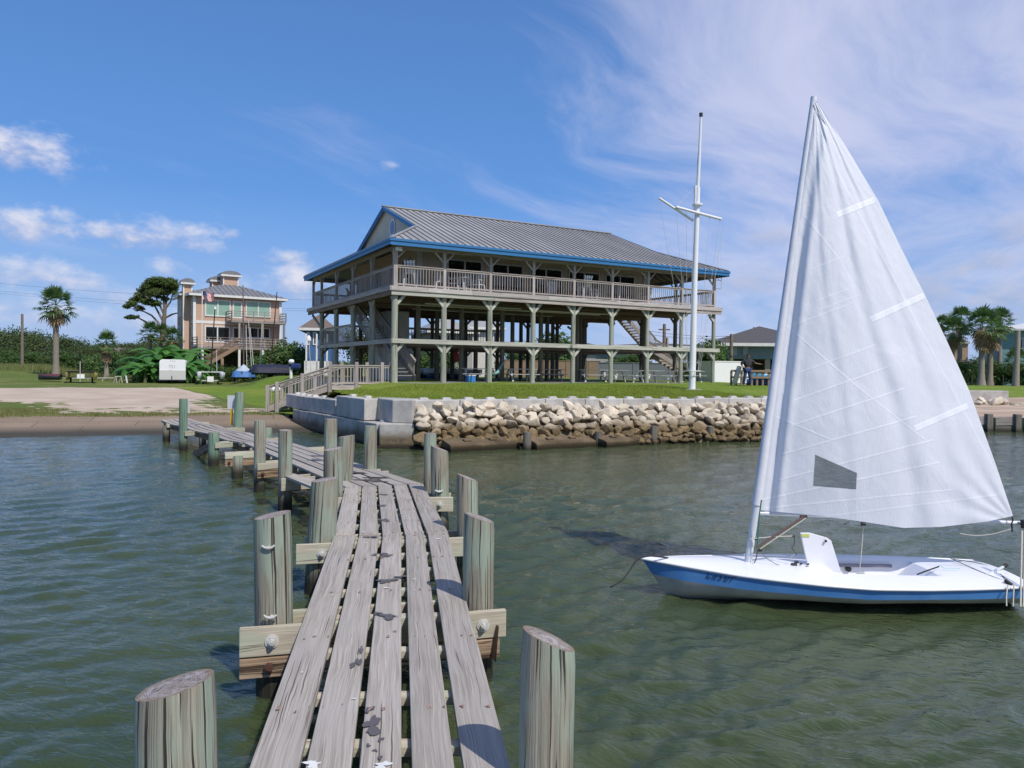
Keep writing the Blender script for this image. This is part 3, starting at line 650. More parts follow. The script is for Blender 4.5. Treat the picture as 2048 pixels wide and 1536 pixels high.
# pilings: (x, y, radius, height, lean x, lean y, slanted top (sx, sy), green?)
def pilingf(x, y, r_, top, lean=(0, 0), cut=(0, 0), mat='pile', seg=28, zb=-.55):
    mb = MB(); n = seg; vs = []; fs = []; uvs = []; hs = [zb, .05, .35]+list(np.linspace(.6, top-.12, 3) if top > .8 else [])+[None]; o = random.random()*9
    rr = random.Random(int(x*1000+y*77)); ph = [rr.uniform(0, 6.28) for _ in range(4)]
    hs = [h_ for h_ in hs if h_ is None or h_ < top-.05]
    for i, h_ in enumerate(hs):
        for k in range(n):
            a = 2*math.pi*k/n; rad = r_*(1+.012*math.sin(2*a+ph[0])+.012*math.sin(3*a+ph[1])+.01*math.sin(5*a+ph[2])); 
            if h_ is None: z = top+cut[0]*math.cos(a)*r_+cut[1]*math.sin(a)*r_; 
            else: z = min(h_, top+cut[0]*math.cos(a)*r_+cut[1]*math.sin(a)*r_-.02)
            if h_ is None: rad -= .006
            if h_ is None and i: z -= 0
            lz = z-DZ; vs.append((x+rad*math.cos(a)+lean[0]*lz, y+rad*math.sin(a)+lean[1]*lz, z))
    m_ = len(hs)
    # second ring just under the top so the rim is softly rounded
    for i in range(m_-1):
        for k in range(n):
            k2 = (k+1) % n; fs.append((i*n+k, i*n+k2, (i+1)*n+k2, (i+1)*n+k)); u0, u1 = o+2*math.pi*r_*k/n, o+2*math.pi*r_*(k+1)/n
            uvs.append([(u0, vs[i*n+k][2]), (u1, vs[i*n+k2][2]), (u1, vs[(i+1)*n+k2][2]), (u0, vs[(i+1)*n+k][2])])
    mb.add(vs, fs, uvs, rr.random(), True); body = mb.build('piling', M[mat], pier, smooth=True)
    # sawn top with growth rings
    top_ = vs[(m_-1)*n:]; cx = sum(p[0] for p in top_)/n; cy = sum(p[1] for p in top_)/n; cz = sum(p[2] for p in top_)/n
    cm = MB(); V = [(cx, cy, cz+.008)]; 
    for f in (.4, .75, 1.0): V += [(cx+(p[0]-cx)*f, cy+(p[1]-cy)*f, cz+(p[2]-cz)*f+(.006*(1-f))) for p in top_]
    Fs = [(0, 1+k, 1+(k+1) % n) for k in range(n)]
    for j in (0, 1): Fs += [(1+j*n+k, 1+(j+1)*n+k, 1+(j+1)*n+(k+1) % n, 1+j*n+(k+1) % n) for k in range(n)]
    cm.add(V, Fs, None, .5); cm.build('sawn_top', M['pilecap'], body, smooth=True); return body
m, q, out = newmat('sawn_piling_top'); tc = q.n('ShaderNodeTexCoord').outputs['Generated']; P = q.n('ShaderNodeNewGeometry').outputs['Position']
cc_ = q.n('ShaderNodeVectorMath', {0: tc, 1: (.5, .5, .5)}, operation='SUBTRACT').outputs[0]; sp = q.n('ShaderNodeSeparateXYZ', {0: cc_}).outputs
rad = q.m('SQRT', q.m('ADD', q.m('MULTIPLY', sp[0], sp[0]), q.m('MULTIPLY', sp[1], sp[1]))); n1 = q.noise(P, 12, 5, .65); n2 = q.noise(P, 55, 4, .7)
ring = q.m('SINE', q.m('MULTIPLY', q.m('ADD', rad, q.m('MULTIPLY', n1, .16)), 190.0))
c = q.mix(q.mr(n1, .35, .65), (.34, .29, .26), (.47, .42, .40)); c = q.mix(q.mr(ring, -.2, 1, 0, .18), c, (.22, .16, .13)); c = q.mix(q.mr(n1, .5, .62, 0, .6), c, (.52, .48, .47)); c = q.mix(q.mr(n2, .5, .64, 0, .85), c, (.10, .08, .07))
c = q.mix(q.mr(rad, .36, .5, 0, .75), c, (.25, .185, .115)); finish(q, out, c, .9, q.m('ADD', n2, q.m('MULTIPLY', ring, .3)), .9, .006, spec=.15); M['pilecap'] = m
def cleat(par, px, py, D, s=1.0):
    p = at(px, py, D); w_ = .048*s; mb = MB()
    mb.tube([(p[0]-w_, p[1]-.05, p[2]+.010*s), (p[0]-w_*.55, p[1]-.055, p[2]-.004), (p[0], p[1]-.056, p[2]-.008*s), (p[0]+w_*.55, p[1]-.055, p[2]-.003), (p[0]+w_, p[1]-.05, p[2]+.014*s)], [.007*s, .011*s, .014*s, .011*s, .007*s], 8)
    mb.tube([(p[0], p[1]+.06, p[2]-.012), (p[0], p[1]-.05, p[2]-.01)], .016*s, 8); mb.build('cleat', M['galv'], par)
def bolt(par, x, y, z, d, s=1.0, rust=False):
    """round washer and hex head on the face whose outward direction is d"""
    d = Vector((d[0], d[1], 0)).normalized(); p = Vector((x, y, z)); m_ = M['rust' if rust else 'galv']; mb = MB()
    if not rust: mb.tube([p, p+d*.010], .050*s, 24, smooth=False); mb.tube([p+d*.010, p+d*.016], .036*s, 20, smooth=False)
    mb.tube([p+d*.008, p+d*.045], .025*s, 6, smooth=False); mb.tube([p+d*.045, p+d*.058], .013*s, 10); mb.build('bolt', m_, par)
DAn = unit(AL1-AL); AX = np.array([DAn[1], -DAn[0]])
P1 = pilingf(-1.22, 2.72, .142, 1.315, (-.02, 0), (.24, -.04))
P2 = pilingf(.175, 3.36, .124, 1.27, (.01, 0), (-.42, -.1))
P3a = pilingf(-1.80, 5.62, .140, 1.365, (-.02, 0), (.19, .02))
P4 = pilingf(-.255, 6.02, .125, 1.285, (.0, 0), (-.33, -.05))
P5 = pilingf(-2.10, 8.22, .155, 1.245, (.055, 0), (.13, .02))
P6 = pilingf(-.50, 8.62, .125, 1.225, (-.01, 0), (-.37, -.05))
P7 = pilingf(-1.075, 11.2, .135, 1.28, (-.02, 0), (-.33, -.05))
pilingf(-1.35, 12.3, .105, 1.415, (0, 0), (0, 0), seg=18)
pilingf(-2.66, 11.05, .145, 1.275, (0, 0), (.1, .1), seg=20); pilingf(-2.78, 12.3, .14, 1.35, (.05, 0), (.15, 0), seg=20)
pilingf(-2.62, 13.75, .12, 1.41, (0, 0), seg=18); pilingf(-4.06, 16.6, .14, 1.33, (0, 0), mat='pile', seg=18)
pilingf(-3.93, 12.85, .12, 1.39, (0, 0), (-.05, .05), seg=18); pilingf(-5.02, 14.75, .112, 1.41, (0, 0), seg=18)
pilingf(-6.08, 16.4, .12, .5, seg=14); pilingf(-6.55, 19.85, .12, .84, mat='pilegreen', seg=14)
pilingf(-7.43, 18.45, .13, .83, mat='pilegreen', seg=14); pg1 = pilingf(-9.55, 21.5, .115, 1.52, mat='pilegreen', seg=16); pilingf(-9.15, 21.9, .10, .5, seg=12)
pg2 = pilingf(-8.62, 23.3, .142, 1.66, (.05, 0), (0, 0), mat='pilegreen', seg=16)
pilingf(-11.3, 24.2, .11, .5, seg=12)
cleat(P3a, 541, 1091, 5.52); cleat(P3a, 545, 1229, 5.5); cleat(P7, 879, 981, 11.1, 1.25)
# bolted bent beams
def bent(cl, cr, ext=(.22, .2), d=DAn, zt=.572, h_=.215, rr=(.13, .13), bolts=True, low=True, front=True, s=1.0, mat='bentwood'):
    cl, cr = np.array(cl), np.array(cr); ax = unit(cr-cl); nrm = np.array([-ax[1], ax[0]])
    for sg, rad_ in ((-1, max(rr)), (1, max(rr))):
        a = cl-ax*(ext[0]+(0 if sg < 0 else -.08))+nrm*sg*(rad_+.028); b = cr+ax*(ext[1]+(0 if sg < 0 else -.03))+nrm*sg*(rad_+.028)
        mb = MB(); mb.beam(P3(a, zt-h_/2), P3(b, zt-h_/2), .05, h_); bm_ = mb.build('bent_beam', M[mat], pier, bevel=.006)
        if sg < 0 and bolts:
            for c_ in (cl, cr): fcp = c_-nrm*(rad_+.054); bolt(bm_, fcp[0], fcp[1], zt-h_*.5, -nrm, s)
        if low and sg < 0:
            a2 = a+np.array([.0, .0]); mb = MB(); mb.beam(P3(a2, zt-h_-.012-.075), P3(b-ax*.05, zt-h_-.012-.075), .046, .15); lb = mb.build('lower_beam', M['oldbeam'], pier, bevel=.008)
            for c_ in (cl,): fcp = c_-nrm*(rad_+.052)-ax*.02; bolt(lb, fcp[0], fcp[1], zt-h_-.075, -nrm, 1.3, True)
M['oldbeam'] = wood('old_split_beam', (.24, .17, .11), (.42, .32, .22), crack=(.06, .04, .025), gs=.7, tint=(.30, .17, .09), bs=1, bd=.01, ctr=(.55, .62))
bent((-1.80, 5.62), (-.255, 6.02), ext=(.23, .19), rr=(.14, .125))
bent((-2.10, 8.22), (-.50, 8.62), ext=(.27, .05), rr=(.155, .125), low=False)
bent((-2.66, 11.05), (-1.075, 11.2), ext=(.3, .2), rr=(.14, .135), low=False)
bent((-1.22, 2.45), (.175, 2.85), ext=(.1, .1), rr=(.14, .12), zt=.50, low=False, bolts=False)
bent((-3.93, 12.85), (-2.62, 13.75), ext=(.12, .3), rr=(.12, .12), low=False, bolts=False)
bent((-5.02, 14.75), (-3.75, 15.9), ext=(.12, .3), h_=.13, rr=(.12, .12), low=True, bolts=False)
bent((-6.3, 16.4), (-4.62, 17.7), ext=(.1, .45), h_=.12, rr=(.12, .12), low=True, bolts=False, zt=.56)
bent((-7.43, 18.45), (-6.3, 19.75), ext=(.05, .2), h_=.13, rr=(.12, .12), low=False, bolts=False)
bent((-9.55, 21.5), (-8.62, 22.9), ext=(.05, .3), h_=.13, rr=(.12, .12), low=False, bolts=False)
bent((-11.4, 24.1), (-10.5, 25.0), ext=(-.1, .2), h_=.12, rr=(.12, .12), low=False, bolts=False)
mb = MB(); mb.beam((-9.4, 21.6, -.2), (-7.6, 18.6, .45), .05, .2); mb.build('brace', M['oldbeam'], pier)
# longitudinal board fixed on the far side of the first left piling, broken splinter on the right
mb = MB(); mb.prism([P3((-.20, 6.0), .2), P3((-.10, 5.75), .2), P3((-.12, 5.98), .2)], (.02, .05, .26)); mb.build('splintered_board', M['oldbeam'], pier)
# wet footprints, droppings and nail rust lying on the planks
def blotch(mb, x, y, rx, ry, z, n=22, rr=None, rough=.35):
    rr = rr or random; p = [rr.uniform(0, 6.28) for _ in range(5)]
    vs = [(x, y, z)]; 
    for k in range(n):
        a = 2*math.pi*k/n; f = 1+rough*(.5*math.sin(2*a+p[0])+.45*math.sin(3*a+p[1])+.35*math.sin(5*a+p[2])+.25*math.sin(8*a+p[3])); vs.append((x+rx*f*math.cos(a), y+ry*f*math.sin(a), z))
    mb.add(vs, [(0, 1+k, 1+(k+1) % n) for k in range(n)])
m, q, out = newmat('wet_wood'); P = q.n('ShaderNodeNewGeometry').outputs['Position']; n1 = q.noise(P, 25, 4, sc3=(3, .3, 1)); finish(q, out, q.mix(n1, (.085, .072, .066), (.15, .13, .12)), .35, spec=.4); M['wet'] = m
rr = random.Random(5); mb = MB(); zt = DZ+.0078
for (px, py, sx_, sy_) in [(745, 1450, .035, .06), (738, 1418, .02, .02), (762, 1478, .012, .012), (776, 1232, .05, .04), (755, 1226, .03, .015), (773, 1161, .05, .05), (800, 1153, .04, .02), (771, 1110, .055, .045), (752, 1108, .03, .018), (713, 1325, .02, .05), (721, 1300, .01, .05), (769, 1040, .05, .06), (765, 1011, .05, .04), (769, 989, .05, .03), (744, 1073, .05, .03), (750, 1500, .008, .008), (760, 1515, .01, .01), (790, 1262, .008, .008), (737, 1490, .007, .01)]:
    c_ = G(px, py, zt); mb = MB(); blotch(mb, c_[0], c_[1], sx_*1.3, sy_*1.35, zt, rr=rr, rough=.7); mb.build('wet_stain', M['wet'], pier)
for k in range(16):   # trail on section C
    t = rr.uniform(.03, .6); f = rr.uniform(.35, .75); a = lerp(lerp(CLn, CL1, t), lerp(C0R, CR1, t), f); mb = MB(); blotch(mb, a[0], a[1], rr.uniform(.08, .2), rr.uniform(.05, .12), zt, rr=rr, rough=.5); mb.build('wet_stain', M['wet'], pier)
mb = MB()
for (px, py, s_) in [(625, 1528, .03), (765, 1530, .03), (708, 1397, .008), (772, 1175, .014), (828, 1158, .012), (876, 1077, .02), (729, 1064, .016), (665, 1190, .008), (604, 1344, .006), (731, 1085, .01), (803, 1027, .014), (829, 1180, .008)]:
    c_ = G(px, py, zt+.001); blotch(mb, c_[0], c_[1], s_*1.2, s_, zt+.001, rr=rr, rough=.6)
mb.build('dropping', paint('bird_dropping', (.72, .71, .68), .7), pier)
mb = MB(); mr2 = MB()
for sec in ((AL, AR, AL1, AR1, 8), (AL1, AR1, BL1, BR1, 5), (CLn, C0R, CL1, CR1, 7)):
    for i in range(sec[4]+1):
        t = min(max(i/sec[4], .012), .988)
        for k in range(5):
            for e in (.22, .55, .85):
                if rr.random() < .25: continue
                a = lerp(lerp(sec[0], sec[2], t+rr.uniform(-.006, .006)), lerp(sec[1], sec[3], t), (k+e+rr.uniform(-.06, .06))/5)
                blotch(mb, a[0], a[1], .0045, .0045, zt+.0012, 8, rr, .1)
                if rr.random() < .6: blotch(mr2, a[0], a[1], rr.uniform(.007, .013), rr.uniform(.010, .026), zt+.0004, 12, rr, .5)
mb.build('nail_head', M['rust'], pier)
mr2.build('rust_stain', paint('rust_streak', (.33, .20, .14), .8, .2, 40, .1, c2=(.44, .34, .29), amt=.9), pier)
# notices nailed to the two green pilings, seen from behind
for (par, x0, y0, x1, y1, D) in ((pg1, 361, 800, 379.5, 826, 21.65), (pg2, 455, 791, 486, 817.5, 23.45)):
    a, b = at(x0, y1, D), at(x1, y0, D); mb = MB(); mb.box(((a[0]+b[0])/2, D, (a[2]+b[2])/2), (b[0]-a[0], .012, b[2]-a[2])); mb.build('notice_board', paint('grey_sign_back', (.60, .62, .64), .5), par)
a, b = at(461.5, 850, 23.5), at(467, 818, 23.5); mb = MB(); mb.box(((a[0]+b[0])/2, 23.45, (a[2]+b[2])/2), (b[0]-a[0], .02, b[2]-a[2])); mb.build('yellow_strip', paint('yellow_plate', (.62, .40, .04), .5), pg2)
# ================================================================ dinghy
bt = thing('sailing_dinghy', 'small white dinghy with a blue side stripe and a tall white sail', 'sailboat', (3.4, 8.22, 0))
BX, BY = 3.4, 8.22; X0, X1 = 1.46, 5.50
def hb(t):    # half beam, t from bow (0) to stern (1)
    return float(np.interp(t, [0, .02, .06, .13, .22, .32, .45, .58, .70, .82, .92, 1], [.0, .045, .115, .245, .385, .52, .645, .70, .695, .65, .59, .53]))
def sheer(t): return float(np.interp(t, [0, .25, .55, 1], [.415, .345, .30, .30]))
def camb(t): return float(np.interp(t, [0, .2, .4, .6, 1], [.015, .05, .06, .05, .035]))
mb = MB(); NS = 48; rings = []
sec = [(1.0, 0.0), (1.0, -.025), (.985, -.03), (.955, -.135), (.87, -.19), (.72, -.235), (.48, -.275), (.25, -.32), (0, -.36)]
ts = np.linspace(0, 1, NS)**1.15
for t in ts:
    x = X0+(X1-X0)*t-BX; b = hb(t); z = sheer(t); row = []
    for (fb, fz) in sec:
        stem = max(0, 1-t/.11); dep = 1 if t > .13 else t/.13
        fs_ = float(np.interp(t, [0, .12, .4, .7, 1], [1.35, 1.25, 1.0, .88, .95])); zz = z+fz*(fs_ if fz < -.04 else 1); xx = x+(-fz)*.95*stem*1.0; zz = max(zz, -.13+.06*abs(t-.5)); row.append((xx, b*fb, zz))
    rings.append(row)
K = len(sec)
vs = []
for row in rings: vs += [(p[0], -p[1], p[2]) for p in row]+[(p[0], p[1], p[2]) for p in row]
def hullpart(name, k0, k1, mat, par=bt, smooth=True):
    mb = MB(); V = []; Fq = []
    for side in (0, 1):
        base = len(V)
        for i in range(NS): V += [vs[i*2*K+side*K+k] for k in range(k0, k1+1)]
        w_ = k1-k0+1
        for i in range(NS-1):
            for k in range(w_-1):
                q_ = (base+i*w_+k, base+(i+1)*w_+k, base+(i+1)*w_+k+1, base+i*w_+k+1)
                Fq.append(q_ if side == 1 else q_[::-1])
    mb.add(V, Fq, None, .5, smooth); return mb.build(name, mat, par)
M['gel'] = paint('white_gelcoat', (.80, .80, .82), .28, .03, 3, .0, c2=(.74, .74, .76), amt=.5, spec=.5)
M['bluegel'] = paint('faded_blue_stripe', (.065, .225, .52), .4, .08, 5, .05, c2=(.11, .27, .54), amt=.75)
M['greygel'] = paint('scuffed_hull_bottom', (.47, .47, .44), .5, .12, 5, .1, c2=(.34, .34, .31), amt=.8)
hull = hullpart('hull', 0, 2, M['gel']); hullpart('blue_stripe', 2, 3, M['bluegel'], hull); hullpart('hull_bottom', 3, K-1, M['greygel'], hull)
# transom
row = rings[-1]; mb = MB(); loop = [(p[0], p[1], p[2]) for p in row[:-1]]+[(row[-1][0], 0, row[-1][2])]+[(p[0], -p[1], p[2]) for p in row[:-1]][::-1]
mb.add(loop, [tuple(range(len(loop)))], None, .5); mb.build('transom', M['gel'], hull)
# rub rail
mb = MB()
for sg in (-1, 1): mb.tube([((X0+(X1-X0)*t-BX), sg*hb(t)*1.003, sheer(t)-.010) for t in ts], .013, 8)
mb.build('gunwale', M['gel'], bt)
# deck with its cockpit well
cx0, cx1, chw = 3.50-BX, 4.66-BX, .295
xs = sorted(set([X0-BX+(X1-X0)*t for t in ts]+[cx0, cx0+.05, cx1-.02, cx1-.27]))
def dk(x, yf):
    t = min(max((x+BX-X0)/(X1-X0), 0), 1); b = hb(t); return t, b
js = np.linspace(-1, 1, 25); mb = MB(); V = []; F_ = []
for x in xs:
    t, b = dk(x, 0)
    ys_ = []
    for j in js:
        y = j*b
        ys_.append(y)
    if cx0-1e-6 <= x <= cx1+1e-6:   # snap two columns to each side of the well
        tgt = [-chw-.012, -chw+.025, chw-.025, chw+.012]
        for j0, tv in zip((7, 8, 16, 17), tgt):
            ys_[j0] = tv
        for j in range(9, 16): ys_[j] = -chw+.025+(2*chw-.05)*(j-8)/8
    for y in ys_:
        z = sheer(t)+camb(t)*(1-(y/b)**2 if b > 0 else 0)-.004
        if cx0+.02 <= x <= cx1-.25 and abs(y) < chw-.02: z = .115
        elif x > cx1-.26 and x < cx1-.01 and abs(y) < chw-.02: z = .115+(z-.115)*((x-(cx1-.27))/.26)
        V.append((x, y, z))
n_ = len(js)
for i in range(len(xs)-1):
    for j in range(n_-1): F_.append((i*n_+j, (i+1)*n_+j, (i+1)*n_+j+1, i*n_+j+1))
mb.add(V, F_, None, .5, False); dko = mb.build('deck', M['gel'], bt, smooth=True)
sm_ = dko.modifiers.new('e', 'EDGE_SPLIT'); sm_.split_angle = R(28)
mb = MB(); mb.beam((cx0+.12, chw-.03, .285), (cx1-.26, chw-.03, .285), .03, .03); mb.build('grab_rail', paint('grey_rail', (.22, .21, .25), .6), bt)
L_ = lambda p: (p[0]-BX, p[1]-BY, p[2])
# daggerboard standing up out of its slot
q4 = [at(1600, 1066, 8.16), at(1660, 1078, 8.16), at(1681, 1143, 8.16), at(1616, 1131, 8.16)]
poly = [L_(at(x, y, 8.16)) for x, y in ((1601, 1066), (1620, 1066), (1655, 1076), (1663, 1082), (1666, 1092), (1683, 1146), (1616, 1133))]
mb = MB(); mb.prism(poly, (0, .03, 0)); dbd = mb.build('daggerboard', M['gel'], bt, bevel=.006)
mb = MB(); p = L_(at(1651, 1082, 8.145)); mb.tube([p, (p[0], p[1]-.012, p[2])], .014, 12); mb.build('bung', M['black'], dbd)
mb = MB(); p = L_(at(1611, 1071, 8.155)); mb.box((p[0], p[1], p[2]), (.085, .004, .03)); mb.build('sticker', paint('yellow_green_sticker', (.55, .58, .12), .5), dbd)
# mast, sleeve, boom
MBs, MT = np.array([2.655, 8.20, .36]), at(1627, 200, 8.35)
mast = MB(); mast.tube([L_(MBs-np.array([.01, 0, .03])), L_(MBs+(MT-MBs)*.18)], [.040, .039], 18); mast.build('mast', paint('silver_spar', (.72, .74, .76), .35, .04, 2, 0, metal=.25), bt)
mastp = lambda s: MBs+(MT-MBs)*s
# sail surface
luff = [(1517, 1020), (1535, 870), (1556, 700), (1580, 500), (1604, 330), (1627, 200)]
leech = [(2026, 1032), (1992, 930), (1938, 780), (1893, 680), (1850, 590), (1803, 498), (1757, 402), (1690, 290), (1634, 203)]
def pl(pts, y):
    ys_ = [p[1] for p in pts][::-1]; xs_ = [p[0] for p in pts][::-1]; return float(np.interp(y, ys_, xs_))
NSX, NSY = 150, 210
def sail_pt(c, s, dY=0.0):
    yl = 1020+(202-1020)*s; xl = pl(luff, yl); sl = s; ye = 1032+(204-1032)*sl; xe = pl(leech, ye)
    foot = (np.interp(c, [0, .25, .42, .57, .72, .9, 1], [0, 9, 19, 29, 25, 12, 0]))*(1-s)**14
    x = xl+(xe-xl)*c; y = yl+(ye-yl)*c+foot
    Y = 8.22+.13*s-.26*math.sin(math.pi*c**.75)*(1-s)**.6*(1-(1-s)**9*.55)
    # soft sleeve pleat beside the mast, then long folds and creases
    wdt = (xe-xl)/500
    Y += .040*math.exp(-((c*wdt*500-22)/9)**2)*min(1, wdt*2)-.018*math.exp(-((c*wdt*500-38)/10)**2)
    def crease(cx_, amp, sg): return amp*math.exp(-((c-cx_)/sg)**2)
    cf = .62-.14*s+.02*math.sin(9*s); Y += crease(cf, .017*(1-s*.6), .045)-crease(cf+.075, .015*(1-s*.6), .05)
    cf2 = .30+.05*math.sin(5*s+1); Y += crease(cf2, .005, .03)-crease(cf2+.05, .004, .03)
    cf3 = .80-.05*s; Y += crease(cf3, .005, .03)-crease(cf3+.06, .005, .03)
    # tension folds running up from the clew
    if s < .5:
        a = math.atan2(s*1.7+.02, 1.0001-c); Y += .006*math.sin(a*16+1)*math.exp(-((1-c)**2+(s*1.6)**2)/.16)
    Y += .007*mnoise.noise(Vector((c*7+s*3, s*12, 1.3)))+.0020*mnoise.noise(Vector((c*22+s*9, s*40, 4)))+.016*mnoise.noise(Vector((c*5-s*6, s*4, 8)))
    # horizontal folds from packing
    return x, y, Y+dY
V = []; UVs = []
for j in range(NSY+1):
    for i in range(NSX+1):
        c_ = i/NSX; s_ = j/NSY; x, y, Y = sail_pt(c_, s_); V.append(L_(at(x, y, Y))); UVs.append(((x-1500)/600, (1060-y)/900))
idx = np.arange((NSX+1)*(NSY+1)).reshape(NSY+1, NSX+1)
F = np.stack([idx[:-1, :-1], idx[:-1, 1:], idx[1:, 1:], idx[1:, :-1]], -1).reshape(-1, 4)
m, q, out = newmat('white_sailcloth'); U = uvn(q); us = q.n('ShaderNodeSeparateXYZ', {0: U}).outputs
uX, uY = us[0], us[1]
def line(pa, pb, w_, amt):   # stitched seam between two points of the cut panel layout
    (xa, ya), (xb, yb) = [((p[0]-1500), (1060-p[1])) for p in (pa, pb)]
    L = math.hypot(xb-xa, yb-ya); nx, ny = -(yb-ya)/L, (xb-xa)/L; tx, ty = (xb-xa)/L, (yb-ya)/L
    X_, Y_ = q.m('MULTIPLY', uX, 600.0), q.m('MULTIPLY', uY, 900.0)
    d = q.m('ABSOLUTE', q.m('ADD', q.m('ADD', q.m('MULTIPLY', X_, nx), q.m('MULTIPLY', Y_, ny)), -(xa*nx+ya*ny)))
    t = q.m('ADD', q.m('ADD', q.m('MULTIPLY', X_, tx), q.m('MULTIPLY', Y_, ty)), -(xa*tx+ya*ty))
    a = q.mr(d, w_, w_+1.6, amt, 0, 'LINEAR'); return q.m('MULTIPLY', a, q.m('MULTIPLY', q.m('GREATER_THAN', t, 0.0), q.m('LESS_THAN', t, L)))
tot = None
seams = [((1575, 655), (1697, 610), 1, .6), ((1660, 654), (1710, 655), 1, .0), ((1600, 745), (1752, 690), 1, .7), ((1587, 802), (1775, 735), 1, .9), ((1582, 852), (1810, 777), 1, .9), ((1560, 910), (1835, 833), 1, .9),
         ((1555, 961), (1868, 880), 1, .9), ((1525, 1000), (1880, 925), 1, .9), ((1530, 1017), (1905, 980), 1, .8), ((1640, 1035), (2000, 990), 1, .7), ((1571, 650), (1710, 770), 1, .8), ((1710, 770), (1850, 880), .8, .7), ((1548, 832), (1662, 880), 1, .8),
         ((1607, 430), (1680, 520), 1, .7), ((1680, 520), (1700, 560), .8, .5), ((1645, 290), (1820, 620), 1.2, .7), ((1820, 620), (2010, 980), 1.2, .6), ((1675, 430), (1750, 400), 5, 1.0), ((1742, 640), (1848, 592), 5, 1.0), ((1830, 858), (1936, 812), 5, 1.0), ((1630, 604), (1697, 578), .8, .6), ((1620, 540), (1690, 512), .8, .5), ((1640, 620), (1720, 590), .8, .5), ((1714, 975), (1712, 1047), .8, .5)]
for s_ in seams:
    if s_[3] <= 0: continue
    l = line(*s_[:3], s_[3]*(.55 if s_[2] < 3 else .9)); tot = l if tot is None else q.m('MAXIMUM', tot, l)
nA = q.noise(U, 90, 4, .6, sc3=(1, 1, 1)); nB = q.noise(U, 9, 5, .7, sc3=(1.6, .9, 1), dist=.9)
c = q.mix(tot, (.86, .865, .89), (.93, .93, .95)); c = q.mix(q.mr(nB, .4, .75, 0, .25), c, (.80, .81, .84))
hgt = q.m('ADD', q.m('ADD', q.m('MULTIPLY', nB, 1.5), q.m('MULTIPLY', nA, .25)), q.m('MULTIPLY', tot, .5))
nr = q.n('ShaderNodeBump', {'Strength': .6, 'Distance': .010, 'Height': hgt}).outputs[0]
pb = q.n('ShaderNodeBsdfPrincipled', {'Base Color': c, 'Roughness': .55, 'Normal': nr, 'Specular IOR Level': .3}); tr = q.n('ShaderNodeBsdfTranslucent', {'Color': c, 'Normal': nr})
sh = q.n('ShaderNodeMixShader', {0: q.m('SUBTRACT', .22, q.m('MULTIPLY', tot, .10)), 1: pb.outputs[0], 2: tr.outputs[0]}).outputs[0]
# clear window panel let into the cloth
wp = [(1630, 909), (1714, 946), (1712, 979), (1626, 972)]; ins = None
cxw, cyw = sum(p[0] for p in wp)/4-1500, 1060-sum(p[1] for p in wp)/4
for i in range(4):
    (xa, ya), (xb, yb) = [((p[0]-1500), (1060-p[1])) for p in (wp[i], wp[(i+1) % 4])]
    nx, ny = -(yb-ya), (xb-xa); k0 = nx*xa+ny*ya; sg = 1 if nx*cxw+ny*cyw > k0 else -1
    v_ = q.m('GREATER_THAN', q.m('ADD', q.m('MULTIPLY', uX, 600.0*nx*sg), q.m('MULTIPLY', uY, 900.0*ny*sg)), k0*sg)
    ins = v_ if ins is None else q.m('MULTIPLY', ins, v_)
film = q.n('ShaderNodeMixShader', {0: .30, 1: q.n('ShaderNodeBsdfTransparent', {'Color': (.72, .74, .77)}).outputs[0], 2: q.n('ShaderNodeBsdfPrincipled', {'Base Color': (.35, .37, .40), 'Roughness': .15}).outputs[0]}).outputs[0]
q.t.links.new(q.n('ShaderNodeMixShader', {0: ins, 1: sh, 2: film}).outputs[0], out.inputs[0]); M['sail'] = m
sail = npmesh('sail', V, F, m, bt, smooth=True, uv=UVs)
# mast sleeve
mb = MB(); mb.tube([L_(mastp(s)) for s in np.linspace(.127, 1.0, 14)], [.052-.020*s for s in np.linspace(0, 1, 14)], 20); slv = paint('sail_sleeve_cloth', (.74, .745, .78), .55, .05, 3, .3); mb.build('mast_sleeve', slv, sail)
mb = MB(); mb.tube([L_(MT+np.array([0, 0, -.02])), L_(MT+np.array([.003, 0, .035]))], .034, 14); mb.build('mast_head', M['gel'], bt)
mb = MB(); pa = L_(at(1630, 205, 8.30)); pb_ = L_(at(1652, 250, 8.30)); mb.tube([pa, pb_], .006, 6); mb.build('head_batten', M['gel'], sail)
B0, B1 = at(1517, 1026, 8.24), at(2062, 1047, 8.34); mb = MB(); mb.tube([L_(B0), L_(B1)], .024, 14); boom = mb.build('boom', bpy.data.materials['silver_spar'], bt)
mb = MB(); p = L_(at(2027, 1036, 8.28)); mb.tube([(p[0]-.02, p[1], p[2]+.03), (p[0]-.025, p[1]-.03, p[2]-.02), (p[0]-.02, p[1], p[2]-.06), (p[0]-.01, p[1], p[2]-.16)], .008, 6); mb.tube([(p[0]+.10, p[1], p[2]-.02), (p[0]+.11, p[1], p[2]-.11)], .022, 8)
mb.build('outhaul_line', M['black'], boom)
